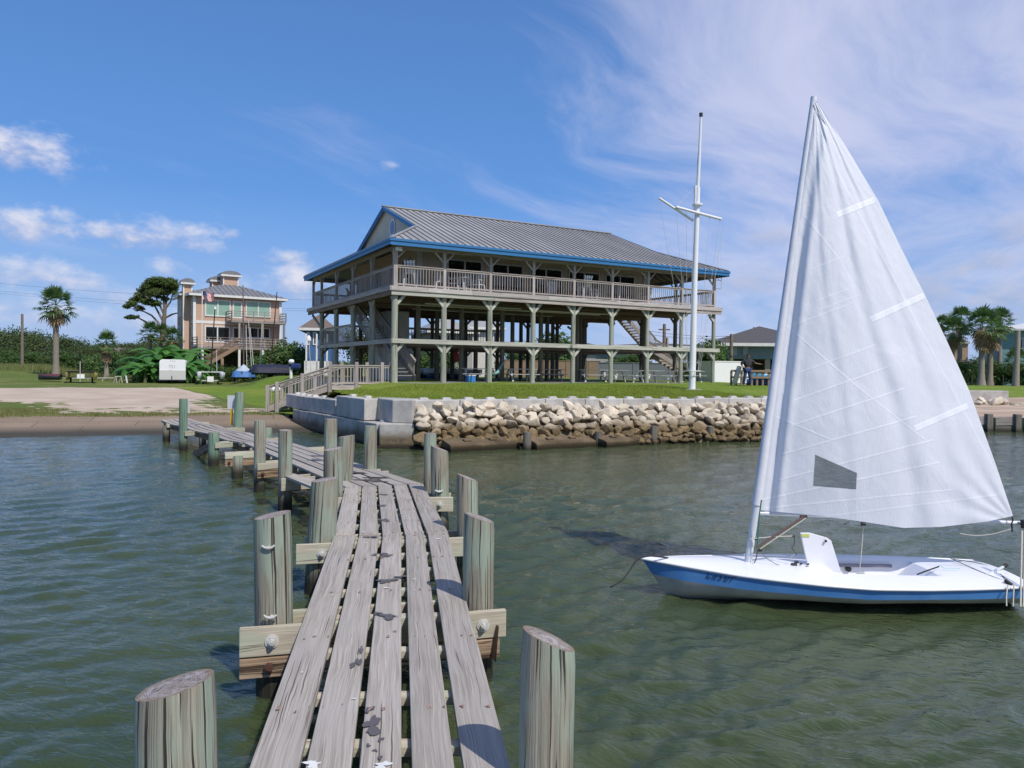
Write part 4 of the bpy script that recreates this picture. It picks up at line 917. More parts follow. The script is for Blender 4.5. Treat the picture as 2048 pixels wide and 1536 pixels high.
# control lines
def rope(name, pts, r_, mat, par=bt, D=8.1, n=6):
    mb = MB(); P_ = [L_(at(x, y, D if len(p_) == 0 else p_[0])) for x, y, *p_ in pts]
    if len(P_) > 2:
        Q = []; 
        for i in range(len(P_)-1):
            p0 = Vector(P_[max(i-1, 0)]); p1 = Vector(P_[i]); p2 = Vector(P_[i+1]); p3 = Vector(P_[min(i+2, len(P_)-1)])
            for k in range(5):
                t = k/5; Q.append(.5*((2*p1)+(-p0+p2)*t+(2*p0-5*p1+4*p2-p3)*t*t+(-p0+3*p1-3*p2+p3)*t*t*t))
        Q.append(Vector(P_[-1])); P_ = Q
    mb.tube(P_, r_, n); return mb.build(name, mat, par)
rw = paint('pale_rope', (.62, .58, .47), .9, .2, 40); rg = paint('green_rope', (.05, .20, .12), .9, .2, 40); rk = paint('dark_rope', (.025, .025, .028), .8, .2, 40); rb = paint('brown_vang_strap', (.13, .08, .07), .7, .2, 30)
rope('vang', [(1514, 1094), (1607, 1034)], .013, rb); rope('vang_line', [(1520, 1098), (1612, 1036)], .005, rw)
mb = MB(); a, b = L_(at(1600, 1033, 8.15)), L_(at(1614, 1033, 8.15)); mb.tube([a, b], .014, 8); mb.build('boom_key', M['rust'], boom)
rope('downhaul', [(1523, 1000), (1519, 1030), (1517, 1060), (1515, 1095)], .008, rg); rope('outhaul', [(1500, 1078), (1540, 1074), (1585, 1072)], .005, rw)
mb = MB(); 
for (px, py, s_) in ((1519, 1101, .022), (1586, 1073, .016), (1588, 1130, .028), (1593, 1125, .02), (1616, 1129, .012), (1602, 1128, .014), (1512, 1078, .016)): p = L_(at(px, py, 8.12)); mb.tube([(p[0]-s_, p[1], p[2]), (p[0]+s_, p[1], p[2]+.006)], s_*.8, 8)
mb.build('pulley_block', M['black'], bt)
rope('control_line', [(1508, 1126), (1512, 1118), (1516, 1098)], .006, rb); rope('control_line', [(1522, 1104), (1535, 1118), (1560, 1131), (1590, 1135), (1618, 1132)], .0035, rb)
rope('traveller_tail', [(1589, 1073), (1588, 1090), (1584, 1096), (1590, 1105), (1593, 1110)], .004, rk); rope('shock_cord', [(1590, 1108), (1582, 1115), (1581, 1124)], .003, rw)
rope('mainsheet', [(1727, 1047), (1723, 1100), (1719, 1141)], .006, rw, D=8.2)
mb = MB(); p = L_(at(1727, 1048, 8.12)); mb.tube([(p[0]-.02, p[1], p[2]), (p[0]+.02, p[1], p[2])], .02, 10); mb.build('boom_block', M['black'], boom)
mb = MB(); p = L_(at(1719, 1146, 8.2)); mb.beam((p[0]-.03, p[1], p[2]), (p[0]+.05, p[1], p[2]), .03, .015); mb.build('sheet_cleat', M['galv'], bt)
mb = MB(); p = L_(at(1695, 1137, 8.5)); mb.tube([(p[0], p[1], p[2]), (p[0]+.004, p[1]-.03, p[2])], .032, 14); mb.build('bailer_plug', M['black'], bt)
rope('slack_line', [(1920, 1067), (1950, 1071), (1985, 1068), (2022, 1058)], .004, rw, boom)
mb = MB(); 
rope('bow_line', [(1336, 1116, 8.2), (1318, 1113, 8.1), (1296, 1112, 8.05), (1274, 1120, 8.0), (1258, 1143, 7.9), (1244, 1160, 7.75), (1222, 1174, 7.6)], .010, rk, n=8)
mb = MB(); p = L_(at(1336, 1118, 8.22)); mb.tube([(p[0]-.03, p[1], p[2]), (p[0]+.03, p[1], p[2])], .016, 8); mb.build('bow_fitting', M['galv'], bt)
# tiller, extension, rudder lines at the stern
mb = MB(); mb.tube([L_(at(1963, 1156, 7.95)), L_(at(2006, 1134, 8.2))], .016, 10); til = mb.build('tiller', bpy.data.materials['silver_spar'], bt)
mb = MB(); mb.tube([L_(at(2004, 1135, 8.2)), L_(at(2014, 1129, 8.22))], .018, 8); mb.build('tiller_grip', M['black'], til)
rope('tiller_extension', [(1834, 1149), (1855, 1141), (1878, 1133)], .008, rk, D=8.05); rope('hiking_line', [(1875, 1134), (1882, 1131), (1888, 1136), (1920, 1137)], .004, paint('aqua_rope', (.35, .60, .55), .8))
rope('traveller', [(1902, 1117, 8.6), (1975, 1149, 8.0), (2018, 1164, 7.8)], .004, rk); rope('traveller', [(1906, 1118, 8.6), (1975, 1131, 8.4), (2014, 1160, 7.8)], .004, rk)
mb = MB(); mb.tube([L_(at(2010, 1160, 7.75)), L_(at(2024, 1171, 7.7))], .022, 8); mb.build('stern_block', M['black'], bt)
rope('trailing_sheet', [(2016, 1170, 7.6), (2013, 1190, 7.55), (2013, 1212, 7.5)], .007, rw); rope('trailing_sheet', [(2028, 1170, 7.6), (2027, 1190, 7.55), (2026, 1213, 7.5)], .007, rw)
rope('falling_sheet', [(2044, 1062, 8.0), (2043, 1120, 7.8), (2041, 1214, 7.5)], .009, rw); rope('falling_sheet', [(2049, 1062, 8.0), (2049, 1120, 7.8), (2047, 1214, 7.5)], .009, rw)
# lettering on the stripe
tcv = bpy.data.curves.new('lettering', 'FONT'); tcv.body = 'Laser'; tcv.size = .12; tcv.extrude = .0006; tcv.shear = .35; tcv.space_character = 1.15
tmp_ = bpy.data.objects.new('t', tcv); link(tmp_); dg = bpy.context.evaluated_depsgraph_get(); tme = bpy.data.meshes.new_from_object(tmp_.evaluated_get(dg)); bpy.data.objects.remove(tmp_)
to = bpy.data.objects.new('lettering', tme); link(to); to.parent = hull; tme.materials.clear(); tme.materials.append(paint('worn_black_lettering', (.012, .03, .08), .6))
def side_frame(px, py):
    best = None
    for t in np.linspace(0, .5, 400):
        x = X0+(X1-X0)*t; b = hb(t)*.972; z = sheer(t)-.13; P_ = np.array([x, BY-b, z+.02]); d = P_-CAM; u = 1024+FPX*(d@RIGHT)/(d@FWD)
        if best is None or abs(u-px) < best[0]: best = (abs(u-px), t, P_)
    return best[1], best[2]
t_, P_ = side_frame(1410, 1158); t2, Q_ = side_frame(1440, 1162)
dr = Vector(Q_-P_).normalized(); up_ = Vector((0, .14, 1)); up_ = (up_-dr*up_.dot(dr)).normalized(); nrm = dr.cross(up_)
mat4 = Matrix((dr, up_, nrm)).transposed().to_4x4(); mat4.translation = Vector(L_(P_))+nrm*.012+up_*(.025); to.matrix_basis = mat4
# ================================================================ clubhouse on posts
SL = 1.75
u3, v3 = np.array([BU[0], BU[1], 0]), np.array([BV[0], BV[1], 0]); OB3 = np.array([O_B[0], O_B[1], SL])
def bl(px, py, vv):   # local (u, v, z) where the sight line meets the plane v = vv
    d = ray(px, py); k = (vv-(CAM-OB3)@v3)/(d@v3); P = CAM+d*k-OB3; return P@u3, vv, P[2]
def blu(px, py, uu):
    d = ray(px, py); k = (uu-(CAM-OB3)@u3)/(d@u3); P = CAM+d*k-OB3; return uu, P@v3, P[2]
club = thing('clubhouse', 'two storey timber clubhouse raised on round posts with a grey metal roof and blue eaves', 'clubhouse', (O_B[0], O_B[1], SL), TB)
NB, SU, SV = 8, 2.64, 3.6; UE, VE = NB*SU, 4*SV; DK = 4.78; MID = 2.19
mb = MB(); mb.prism([(-.5, -.55, -1.2), (UE+.5, -.55, -1.2), (UE+.5, VE+1, -1.2), (-.5, VE+1, -1.2)], (0, 0, 1.2)); mb.build('floor_slab', paint('slab_concrete', (.27, .255, .23), .85, .15, 1.5, .3), club)  # slab darkened to bounce less light, deepening the shade below the deck
M['innerpost'] = wood('brown_post_painted_shade', (.12, .11, .085), (.22, .20, .155), gs=.4, tint=(.20, .17, .12), var=.3)  # darker copy of the posts, undercroft shade put into the colour
def post(u, v, r_, h_, z0=0, mt='clubpost'):
    mb = MB(); mb.tube([(u, v, z0), (u+random.uniform(-.02, .02), v, z0+h_*.5), (u, v, z0+h_)], [r_*1.03, r_, r_*.96], 14); return mb.build('post', M[mt], club)
def brace_pair(par, u, v, zt, du, dv, s=.5, w_=.055, sg=(-1, 1)):
    for k in sg:
        mb = MB(); a = Vector((u+du*k*.05, v+dv*k*.05, zt-s)); b = Vector((u+du*k*s, v+dv*k*s, zt)); t = .13
        up_ = Vector((dv, -du, 0)) if True else None
        e = Vector((du*k, dv*k, 0)); mb.prism([a, b-e*0, b+e*t*0-e*0+Vector((0, 0, 0)), b-e*.20, a+Vector((0, 0, .19))], Vector((-dv, du, 0))*w_)
        mb.build('brace', M['beam_light'] if v < .1 else M['clubwood'], par)
for i in range(NB+1):
    for j in range(5):
        u, v = i*SU, j*SV
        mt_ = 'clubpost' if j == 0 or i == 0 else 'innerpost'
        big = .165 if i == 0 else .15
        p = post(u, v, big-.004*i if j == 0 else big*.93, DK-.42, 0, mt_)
        if j in (0, 4):
            sg = (1,) if i == 0 else (-1,) if i == NB else (-1, 1)
            yo = -.115 if j == 0 else .06
            brace_pair(p, u, v+yo, DK-.44, 1, 0, .55, sg=sg); brace_pair(p, u, v+yo, MID-.22, 1, 0, .52, sg=sg)
        if i in (0, NB):
            sg = (1,) if j == 0 else (-1,) if j == 4 else (-1, 1); xo = -.02
            brace_pair(p, u+xo, v, DK-.44, 0, 1, .5, sg=sg); brace_pair(p, u+xo, v, MID-.22, 0, 1, .5, sg=sg)
def bm_(name, a, b, w_, h_, mt, par=club): mb = MB(); mb.beam(a, b, w_, h_); return mb.build(name, M[mt], par)
# perimeter and mid-height beams
bnds = np.linspace(-.2, UE+.35, 5)
for k in range(4): bm_('mid_beam', (bnds[k], -.20, MID-.11), (bnds[k+1]-.01, -.20, MID-.11), .07, .225, 'beam_light')
bm_('mid_beam', (-.20, -.16, MID-.12), (-.20, VE+.3, MID-.12), .07, .22, 'clubwood'); bm_('mid_beam', (UE+.2, -.1, MID-.12), (UE+.2, VE+.3, MID-.12), .07, .22, 'clubwood'); bm_('mid_beam', (-.2, VE+.18, MID-.12), (UE+.2, VE+.18, MID-.12), .07, .22, 'underdeck')
for j in (1, 2, 3):
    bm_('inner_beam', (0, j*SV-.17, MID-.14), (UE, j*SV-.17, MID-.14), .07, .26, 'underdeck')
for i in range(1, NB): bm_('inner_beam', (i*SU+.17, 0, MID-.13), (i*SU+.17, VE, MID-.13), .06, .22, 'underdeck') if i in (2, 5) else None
VB = 17.0
cuts = [(-.32, 1.6), (1.6, 4.1), (4.1, 8.7), (8.7, 13.6), (13.6, 17.4), (17.4, UE+.42)]
for a, b in cuts: bm_('deck_fascia', (a, -.34, DK-.115), (b-.012, -.34, DK-.115), .05, .225, 'fascia_light')
for a, b in ((-.28, 5.4), (5.4, 10.6), (10.6, 15.9), (15.9, UE+.38)): bm_('deck_beam', (a, -.26, DK-.335), (b-.012, -.26, DK-.335), .09, .21, 'beam_light' if a < 3 else 'rampwood')
bm_('deck_fascia', (-.345, -.32, DK-.115), (-.345, VB+.2, DK-.115), .05, .225, 'clubwood'); bm_('deck_beam', (-.26, -.2, DK-.34), (-.26, VB+.1, DK-.34), .09, .21, 'underdeck')
bm_('deck_fascia', (UE+.40, -.32, DK-.115), (UE+.40, VB+.2, DK-.115), .05, .225, 'clubwood'); bm_('deck_fascia', (-.3, VB+.22, DK-.115), (UE+.4, VB+.22, DK-.115), .05, .225, 'clubwood')
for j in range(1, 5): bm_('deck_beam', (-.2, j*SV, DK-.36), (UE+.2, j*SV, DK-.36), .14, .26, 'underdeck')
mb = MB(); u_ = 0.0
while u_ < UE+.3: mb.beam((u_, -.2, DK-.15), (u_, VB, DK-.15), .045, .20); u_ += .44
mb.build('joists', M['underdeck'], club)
mb = MB(); mb.prism([(-.31, -.31, DK-.045), (UE+.37, -.31, DK-.045), (UE+.37, VB+.19, DK-.045), (-.31, VB+.19, DK-.045)], (0, 0, .04)); mb.build('deck_boards', M['clubwood'], club)
# conduits and light strips under the deck
for vv, a, b in ((1.5, 2.2, 8.0), (2.6, 1.0, 14.2), (5.4, 3.0, 12.5), (1.9, 9.4, 15.0)):
    mb = MB(); mb.tube([(a, vv, DK-.62), (b, vv, DK-.62)], .045, 6); mb.build('conduit', M['beam_light'], club)
# upper posts and railings
def upost(u, v, w_=.17): mb = MB(); mb.box((u, v, DK+.93), (w_, w_, 1.86)); return mb.build('upper_post', M['rampwood' if v < .1 else 'clubwood'], club)
us_ = [(i*SU, 0) for i in range(NB+1)]+[(0, v) for v in (3.67, 7.2, 10.8, 14.5, 16.8)]+[(UE, v) for v in (3.6, 7.2, 10.8, 14.4, 16.8)]+[(i*SU, 16.8) for i in range(1, NB)]
for u, v in us_:
    p = upost(u, v, .2 if (u, v) == (0, 0) else .15)
    if v == 0:
        sg = (1,) if u == 0 else (-1,) if u == UE else (-1, 1)
        for k in sg: mb = MB(); mb.beam((u+k*.04, -.02, DK+1.36), (u+k*.52, -.02, DK+1.84), .05, .075); mb.build('brace', M['rampwood'], p)
    if u in (0, UE):
        for k in ((1,) if v == 0 else (-1, 1) if v < 16 else (-1,)): mb = MB(); mb.beam((u, v+k*.04, DK+1.36), (u, v+k*.5, DK+1.84), .05, .075); mb.build('brace', M['clubwood'], p)
def railing(par, a, b, z0a, z0b, h_=1.07, sp=.15, mt='rampwood', bal=.026, name='railing', low=.12, cap=.12):
    a, b = Vector((a[0], a[1], z0a)), Vector((b[0], b[1], z0b)); ln = (b-a).length; n = max(2, int(ln/sp)); zz = Vector((0, 0, 1)); mb = MB()
    mb.beam(a+zz*(h_-.02), b+zz*(h_-.02), cap, .04, r=random.random()); mb.beam(a+zz*(h_-.09), b+zz*(h_-.09), .04, .085); mb.beam(a+zz*low, b+zz*low, .04, .075)
    for i in range(1, n): c_ = a.lerp(b, i/n); mb.beam(c_+zz*low, c_+zz*(h_-.08), bal, bal, up=(0, 1, 0), r=random.random())
    return mb.build(name, M[mt], par)
for i in range(NB): railing(club, (i*SU+.08, -.05), ((i+1)*SU-.08, -.05), DK, DK)
lv = [0, 3.67, 7.2, 10.8, 14.5, 16.8]
for a, b in zip(lv, lv[1:]): railing(club, (-.05, a+.08), (-.05, b-.08), DK, DK, mt='clubwood'); railing(club, (UE+.05, a+.08), (UE+.05, b-.08), DK, DK, mt='clubwood')
for i in range(NB): railing(club, (i*SU+.08, 16.85), ((i+1)*SU-.08, 16.85), DK, DK, mt='clubwood')
bm_('eave_beam', (-.1, 0, DK+1.96), (UE+.1, 0, DK+1.96), .1, .2, 'clubwood'); bm_('eave_beam', (0, 0, DK+1.96), (0, 16.8, DK+1.96), .1, .2, 'clubwood'); bm_('eave_beam', (UE, 0, DK+1.96), (UE, 16.8, DK+1.96), .1, .2, 'clubwood'); bm_('eave_beam', (0, 16.8, DK+1.96), (UE, 16.8, DK+1.96), .1, .2, 'clubwood')
# cantilever braces at the back corner
for u in (0, UE): mb = MB(); mb.beam((u, VE+.1, DK-1.5), (u, VB, DK-.45), .10, .16); mb.build('cantilever_brace', M['clubwood'], club)
# rooms
WU0, WU1, WV0, WV1, WH = 2.35, 17.7, 2.75, 14.2, 2.75
m, q, out = newmat('board_siding'); P = q.n('ShaderNodeTexCoord').outputs['Object']; sp = q.n('ShaderNodeSeparateXYZ', {0: P}).outputs
n1 = q.noise(P, 1.3, 4); gr_ = q.m('FRACT', q.m('MULTIPLY', q.m('ADD', sp[0], sp[1]), 5.0)); gv = q.mr(gr_, .02, .09, 0, 1)
c = q.mix(q.mr(n1, .3, .7), (.47, .40, .27), (.52, .45, .32)); c = q.mix(gv, (.30, .26, .18), c); finish(q, out, c, .8, gv, .3, .01); M['board'] = m
walls = thing('x', 'x', 'x'); bpy.data.objects.remove(walls)
mb = MB()
for a, b in (((WU0, WV0), (WU1, WV0)), ((WU1, WV0), (WU1, WV1)), ((WU1, WV1), (WU0, WV1)), ((WU0, WV1), (WU0, WV0))):
    d = unit(np.array(b)-np.array(a)); mb.beam((a[0]+d[0]*.07, a[1]+d[1]*.07, DK+WH/2), (b[0]+d[0]*.07, b[1]+d[1]*.07, DK+WH/2), .14, WH)
wall = mb.build('wall', M['board'], club)
for (u, v) in ((WU0, WV0), (WU1, WV0)): mb = MB(); mb.box((u, v-.02, DK+1.3), (.24, .24, 2.6)); mb.build('corner_board', M['trim'], wall)
def window(par, u0, u1, z0, z1, v, axis='u', n=2, fw=.09, sgn=-1, mt='trim', nm='window', gm='glass', blind=None):
    """framed opening; sashes side by side; glass set back in the frame"""
    def pt(a, o, z): return (a, v+sgn*o, z) if axis == 'u' else (v+sgn*o, a, z)
    mb = MB(); mb.beam(pt(u0, .03, z1-fw/2), pt(u1, .03, z1-fw/2), .08, fw); mb.beam(pt(u0, .03, z0+fw/2), pt(u1, .03, z0+fw/2), .10, fw)
    for k in range(n+1):
        a = u0+fw/2+(u1-u0-fw)*k/n; mb.beam(pt(a, .03, z0+fw), pt(a, .03, z1-fw), fw if axis == 'u' else .08, .08 if axis == 'u' else fw, up=(0, 1, 0))
    w_ = mb.build(nm, M[mt] if isinstance(mt, str) else mt, par)
    for k in range(n):
        a0 = u0+fw+(u1-u0-fw)*k/n; a1 = u0+(u1-u0-fw)*(k+1)/n; gb = MB(); gb.add([pt(a0, .008, z0+fw), pt(a1, .008, z0+fw), pt(a1, .008, z1-fw), pt(a0, .008, z1-fw)], [(0, 1, 2, 3)]); gb.build('pane', M[gm] if isinstance(gm, str) else gm, w_)
    return w_
for (x0, x1, yt) in ((892.4, 963, 517), (982, 1045, 526), (1057, 1123, 534), (1135, 1197.6, 541), (1208, 1268, 548)):
    a = bl(x0, yt, WV0); b = bl(x1, yt+4, WV0); window(wall, a[0], b[0], DK+.30, a[2], WV0-.075)
d0 = bl(966, 527, WV0)
a = blu(824, 513, WU0-.0); b = blu(808, 516, WU0); v0_, v1_ = sorted((a[1], b[1])); window(wall, v0_, v1_, DK+.9, DK+2.15, WU0-.075, 'v', 1)
window(wall, 6.2, 7.3, DK+.02, DK+2.1, WU0-.075, 'v', 1); window(wall, 9.0, 11.0, DK+.8, DK+2.1, WU0-.075, 'v', 2)
# ---- roof
K1 = .385; EV0, EV1, EU0, EU1 = -.72, 17.32, -.48, UE+.50; RV = 8.3; ZE = 7.03; GU0, GU1, GV0 = 2.15, 18.95, 2.9; GV1 = 2*RV-GV0
zf = lambda v: ZE+K1*(v-EV0)
m, q, out = newmat('standing_seam_metal'); P = q.n('ShaderNodeTexCoord').outputs['Object']; n1 = q.noise(P, .6, 5, .6, sc3=(1, .25, 1)); n2 = q.noise(P, 8, 3)
finish(q, out, q.mix(q.mr(n1, .35, .7), (.30, .295, .285), (.38, .375, .365)), .55, n2, .05, .01, metal=.15); M['metal'] = m
M['seam'] = paint('seam_metal', (.17, .17, .17), .5, .1)
roof = MB(); KB = (zf(RV)-ZE)/(EV1-RV)
zb = lambda v: ZE+KB*(EV1-v); zl = zf(GV0)
A = [(EU0, EV0, ZE), (EU1, EV0, ZE), (GU1, GV0, zl), (GU1, RV, zf(RV)), (GU0, RV, zf(RV)), (GU0, GV0, zl)]
gvb = EV1-(zl-ZE)/KB
Bk = [(EU1, EV1, ZE), (EU0, EV1, ZE), (GU0, gvb, zl), (GU0, RV, zf(RV)), (GU1, RV, zf(RV)), (GU1, gvb, zl)]
Lf = [(EU0, EV1, ZE), (EU0, EV0, ZE), (GU0+.12, GV0+.06, zl+.02), (GU0+.12, gvb-.06, zl+.02)]; Rt = [(EU1, EV0, ZE), (EU1, EV1, ZE), (GU1-.12, gvb-.06, zl+.02), (GU1-.12, GV0+.06, zl+.02)]
for k, poly in enumerate((A, Bk, Lf, Rt)): roof.prism(poly, (0, 0, -.06), r=.5)
rf = roof.build('roof', M['metal'], club)
sb = MB(); u_ = EU0+.25
while u_ < EU1-.1:
    vt = RV if GU0 < u_ < GU1 else (EV0+(u_-EU0)/(GU0-EU0)*(GV0-EV0) if u_ <= GU0 else EV0+(EU1-u_)/(EU1-GU1)*(GV0-EV0))
    sb.beam((u_, EV0+.01, ZE+.02), (u_, vt, zf(vt)+.02), .032, .055, r=.5); u_ += .415
v_ = EV0+.25
while v_ < EV1:
    ft = min(1, (v_-EV0)/(GV0-EV0), (EV1-v_)/(EV1-gvb))
    for e, gx in ((EU0, GU0), (EU1, GU1)): sb.beam((e, v_, ZE+.02), (e+(gx-e)*ft, v_, ZE+(zl-ZE)*ft+.02), .032, .055, r=.5)
    v_ += .415
sb.build('roof_seams', M['seam'], rf)
cb = MB(); cb.beam((GU0-.1, RV, zf(RV)+.04), (GU1+.1, RV, zf(RV)+.04), .26, .06)
for (a, b) in (((EU0, EV0, ZE+.03), (GU0, GV0, zl+.04)), ((EU1, EV0, ZE+.03), (GU1, GV0, zl+.04)), ((EU0, EV1, ZE+.03), (GU0, gvb, zl+.04))): cb.beam(a, b, .2, .04)
cb.build('ridge_cap', M['metal'], rf)
for (a, b) in (((EU0, EV0), (EU1, EV0)), ((EU0, EV1), (EU0, EV0)), ((EU1, EV0), (EU1, EV1)), ((EU1, EV1), (EU0, EV1))):
    d = unit(np.array(b)-np.array(a)); n_ = np.array([d[1], -d[0]]); mb = MB()
    o1 = n_*.03; o2 = n_*.055
    mb.beam((a[0]+o1[0], a[1]+o1[1], ZE-.20), (b[0]+o1[0], b[1]+o1[1], ZE-.17), .05, .26, ext=.03); mb.beam((a[0]+o2[0], a[1]+o2[1], ZE-.07), (b[0]+o2[0], b[1]+o2[1], ZE-.07), .09, .12, ext=.07); mb.build('fascia', M['blue'], rf)
# gable end with blue rakes, recessed cream wall and oval window
for gx, sg in ((GU0, -1), (GU1, 1)):
    mb = MB(); x = gx-sg*.22; mb.prism([(x, GV0+.1, zl), (x, gvb-.1, zl), (x, RV, zf(RV)-.09)], (sg*.02, 0, 0)); gw = mb.build('gable_wall', M['gablecream'], club)
    mb = MB()
    for a, b in (((gx, GV0-.05, zl-.11), (gx, RV, zf(RV)-.11)), ((gx, gvb+.05, zl-.11), (gx, RV, zf(RV)-.11))): mb.beam(a, b, .07, .22); mb.beam((a[0]-sg*-.03, a[1], a[2]+.08), (b[0]+sg*.03, b[1], b[2]+.08), .07, .09)
    mb.build('gable_trim', M['blue'], gw)
    if sg < 0:
        c0 = blu(785.5, 455, x-.03); mb = MB(); n_ = 28; ring = lambda ra, rb_, xo: [(x-.03-xo, c0[1]+ra*math.cos(2*math.pi*k/n_), c0[2]+rb_*math.sin(2*math.pi*k/n_)) for k in range(n_)]
        ro, ri = ring(.50, .50, .03), ring(.41, .41, .03); mb.add(ro+ri, [(k, (k+1) % n_, n_+(k+1) % n_, n_+k) for k in range(n_)]); wv = mb.build('oval_window', M['white'], gw); mb = MB(); mb.add(ring(.42, .42, .02), [tuple(range(n_))]); mb.build('pane', paint('blue_grey_vent', (.22, .27, .42), .5), wv)
# rafters under the veranda roof
mb = MB(); u_ = 0
u_ = 2.2
while u_ <= GU1: mb.beam((u_, EV0+.1, ZE-.14), (u_, WV0, zf(WV0)-.14), .045, .14); u_ += .62
v_ = 3
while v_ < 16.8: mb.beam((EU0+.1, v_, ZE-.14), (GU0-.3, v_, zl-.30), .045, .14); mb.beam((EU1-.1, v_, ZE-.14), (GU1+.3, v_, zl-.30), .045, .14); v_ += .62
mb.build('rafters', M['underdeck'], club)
# storage rooms below
a = bl(826, 700, 7.1); mb = MB(); mb.box(((a[0]+2.3)/2, 9.4, 1.02), (a[0]-2.3, 4.4, 2.03)); rm = mb.build('storage_room', M['cream'], club)
mb = MB(); mb.box((a[0]-.75, 7.18, .98), (.86, .05, 1.92)); dr_ = mb.build('door', M['trim'], rm); mb = MB(); mb.tube([(a[0]-.45, 7.14, 1.0), (a[0]-.45, 7.08, 1.0)], .04, 8); mb.build('handle', M['black'], dr_)
mb = MB(); mb.box(((a[0]+2.3)/2, 9.6, 3.2), (a[0]-2.3, 3.6, 1.95)); mb.build('upper_storage_room', M['cream'], club)
mb = MB(); mb.box((4.6, 11.5, MID+.03), (9.2, 6.2, .10)); mb.build('landing', M['clubwood'], club)
railing(club, (0.1, 8.4), (4.4, 8.4), MID, MID, mt='underdeck', sp=.16); railing(club, (4.4, 8.4), (9.2, 8.4), MID, MID, mt='underdeck', sp=.16); railing(club, (-.05, 7.5), (-.05, 14.4), MID, MID, mt='clubwood')
# stairs
def stair(par, a, b, width, side, steps, mt='clubwood', rail=True, name='staircase'):
    """a = upper end, b = lower end (centre of the near stringer); side = horizontal direction across"""
    a, b, s_ = Vector(a), Vector(b), Vector(side).normalized(); mb = MB(); mb.beam(a, b, .05, .26); mb.beam(a+s_*width, b+s_*width, .05, .26); st_ = mb.build(name, M[mt], par); tb = MB()
    for i in range(1, steps): c_ = a.lerp(b, i/steps); tb.beam(c_+s_*.03, c_+s_*(width-.03), .26, .04)
    tb.build('treads', M[mt], st_)
    if rail:
        for o in (0, width): p0, p1 = a+s_*o, b+s_*o; railing(st_, (p0.x, p0.y), (p1.x, p1.y), p0.z+.05, p1.z+.05, h_=.95, sp=.14, mt=mt)
    return st_
stair(club, (.55, 10.6, DK-.1), (.55, 1.3, .15), 1.05, (1, 0, 0), 24)
a = bl(1252, 640, 9.0); b = bl(1312, 690, 9.0); stair(club, (a[0], 9.0, DK-.1), (b[0], 9.0, MID), 1.1, (0, 1, 0), 13)
c_ = bl(1308, 700, 7.6); d_ = bl(1402, 760, 7.6); mb = MB(); mb.box(((b[0]+c_[0])/2+.1, 8.9, MID-.02), (1.5, 2.6, .12)); mb.build('landing', M['clubwood'], club)
stair(club, (c_[0], 7.6, MID-.05), (d_[0], 7.6, .05), 1.1, (0, 1, 0), 12); railing(club, (b[0], 10.1), (c_[0]+.6, 10.1), MID, MID, mt='underdeck')
mb = MB(); 
for px in (1328, ): e_ = bl(px, 690, 8.9); mb.box((e_[0]+.3, 8.9, MID+.45), (.14, .14, 1.3))
mb.build('newel_post', M['clubwood'], club)
# roof-edge bits: flood lamp on the corner, ladder bracket, aerials
p = bl(794, 498, -.16); mb = MB(); mb.box((p[0]+.06, -.22, p[2]), (.28, .2, .17)); mb.beam((p[0]+.16, -.36, p[2]-.07), (p[0]+.0, -.16, p[2]+.02), .2, .1); mb.build('flood_lamp', M['white'], club)
mb = MB(); 
for zz in (DK+1.75, DK+1.2): mb.tube([(UE+.06, -.05, zz), (UE+.55, -.05, zz)], .02, 6)
mb.tube([(UE+.55, -.05, DK+2.0), (UE+.55, -.05, DK+1.2)], .02, 6); mb.build('aerial_bracket', M['galv'], club)
for px, y0, y1 in ((1445, 474, 556), (1437, 500, 560)): a, b = bl(px, y1, .0), bl(px+1.5, y0, .0); mb = MB(); mb.tube([a, b], [.018, .010], 6); mb.build('aerial', M['white'], club)
# ================================================================ furniture
def W3(u, v, z=0): p = OB3+u3*u+v3*v; return (p[0], p[1], SL+z)
M['plastic'] = paint('white_plastic', (.74, .75, .77), .45, .06)
def mk_chair(label, tall=False):
    z0 = .75 if tall else .42; t = thing('balcony_chair', label, 'chair'); mb = MB(); mb.box((0, 0, z0), (.5, .46, .04)); mb.build('seat', M['plastic'], t)
    mb = MB()
    for x in (-.19, -.06, .06, .19): mb.beam((x, .22, z0), (x*1.25, .38, z0+.62), .09, .02, up=(0, 1, 0))
    mb.beam((-.26, .36, z0+.52), (.26, .36, z0+.52), .03, .06); mb.build('backrest', M['plastic'], t)
    for x in (-.24, .24):
        for y in (-.22, .24): mb = MB(); mb.beam((x, y, z0+(.22 if y < 0 else 0)), (x*1.15, y*1.25, 0), .05, .05, up=(1, 0, 0)); mb.build('leg', M['plastic'], t)
        mb = MB(); mb.beam((x*1.08, -.3, z0+.23), (x*1.08, .3, z0+.25), .09, .03); mb.build('armrest', M['plastic'], t)
    return t
c1 = mk_chair('tall white bar chair behind the first railing bay by the corner post', True); c1.location = W3(.95, .42, DK); c1.rotation_euler[2] = TB+R(150)
c2 = mk_chair('low white plastic chair just right of the round balcony table'); c2.location = W3(4.75, .42, DK); c2.rotation_euler[2] = TB+R(-60)
GC = 'white chairs on the balcony'; c1['group'] = GC; c2['group'] = GC
def rel(px, vv): return bl(px, 560, vv)[0]
for (px, vv, rz, lb) in ((880, .5, 170, 'grey-white slatted chair beside the second upper post'), (1170, .42, 180, 'white high-backed chair in the fifth railing bay'), (903, .7, 90, 'low white chair just left of the round balcony table'), (945, 1.0, 20, 'white chair standing behind the round balcony table'), (1190, .8, 30, 'small white chair under the fourth window pair'), (1102, 1.7, 160, 'white chair against the wall under the third window pair'), (1290, .6, 200, 'white chair near the right end of the balcony')):
    src = c1 if px == 1170 else c2; dup(src, W3(rel(px, vv), vv, DK), TB+R(rz), lb)
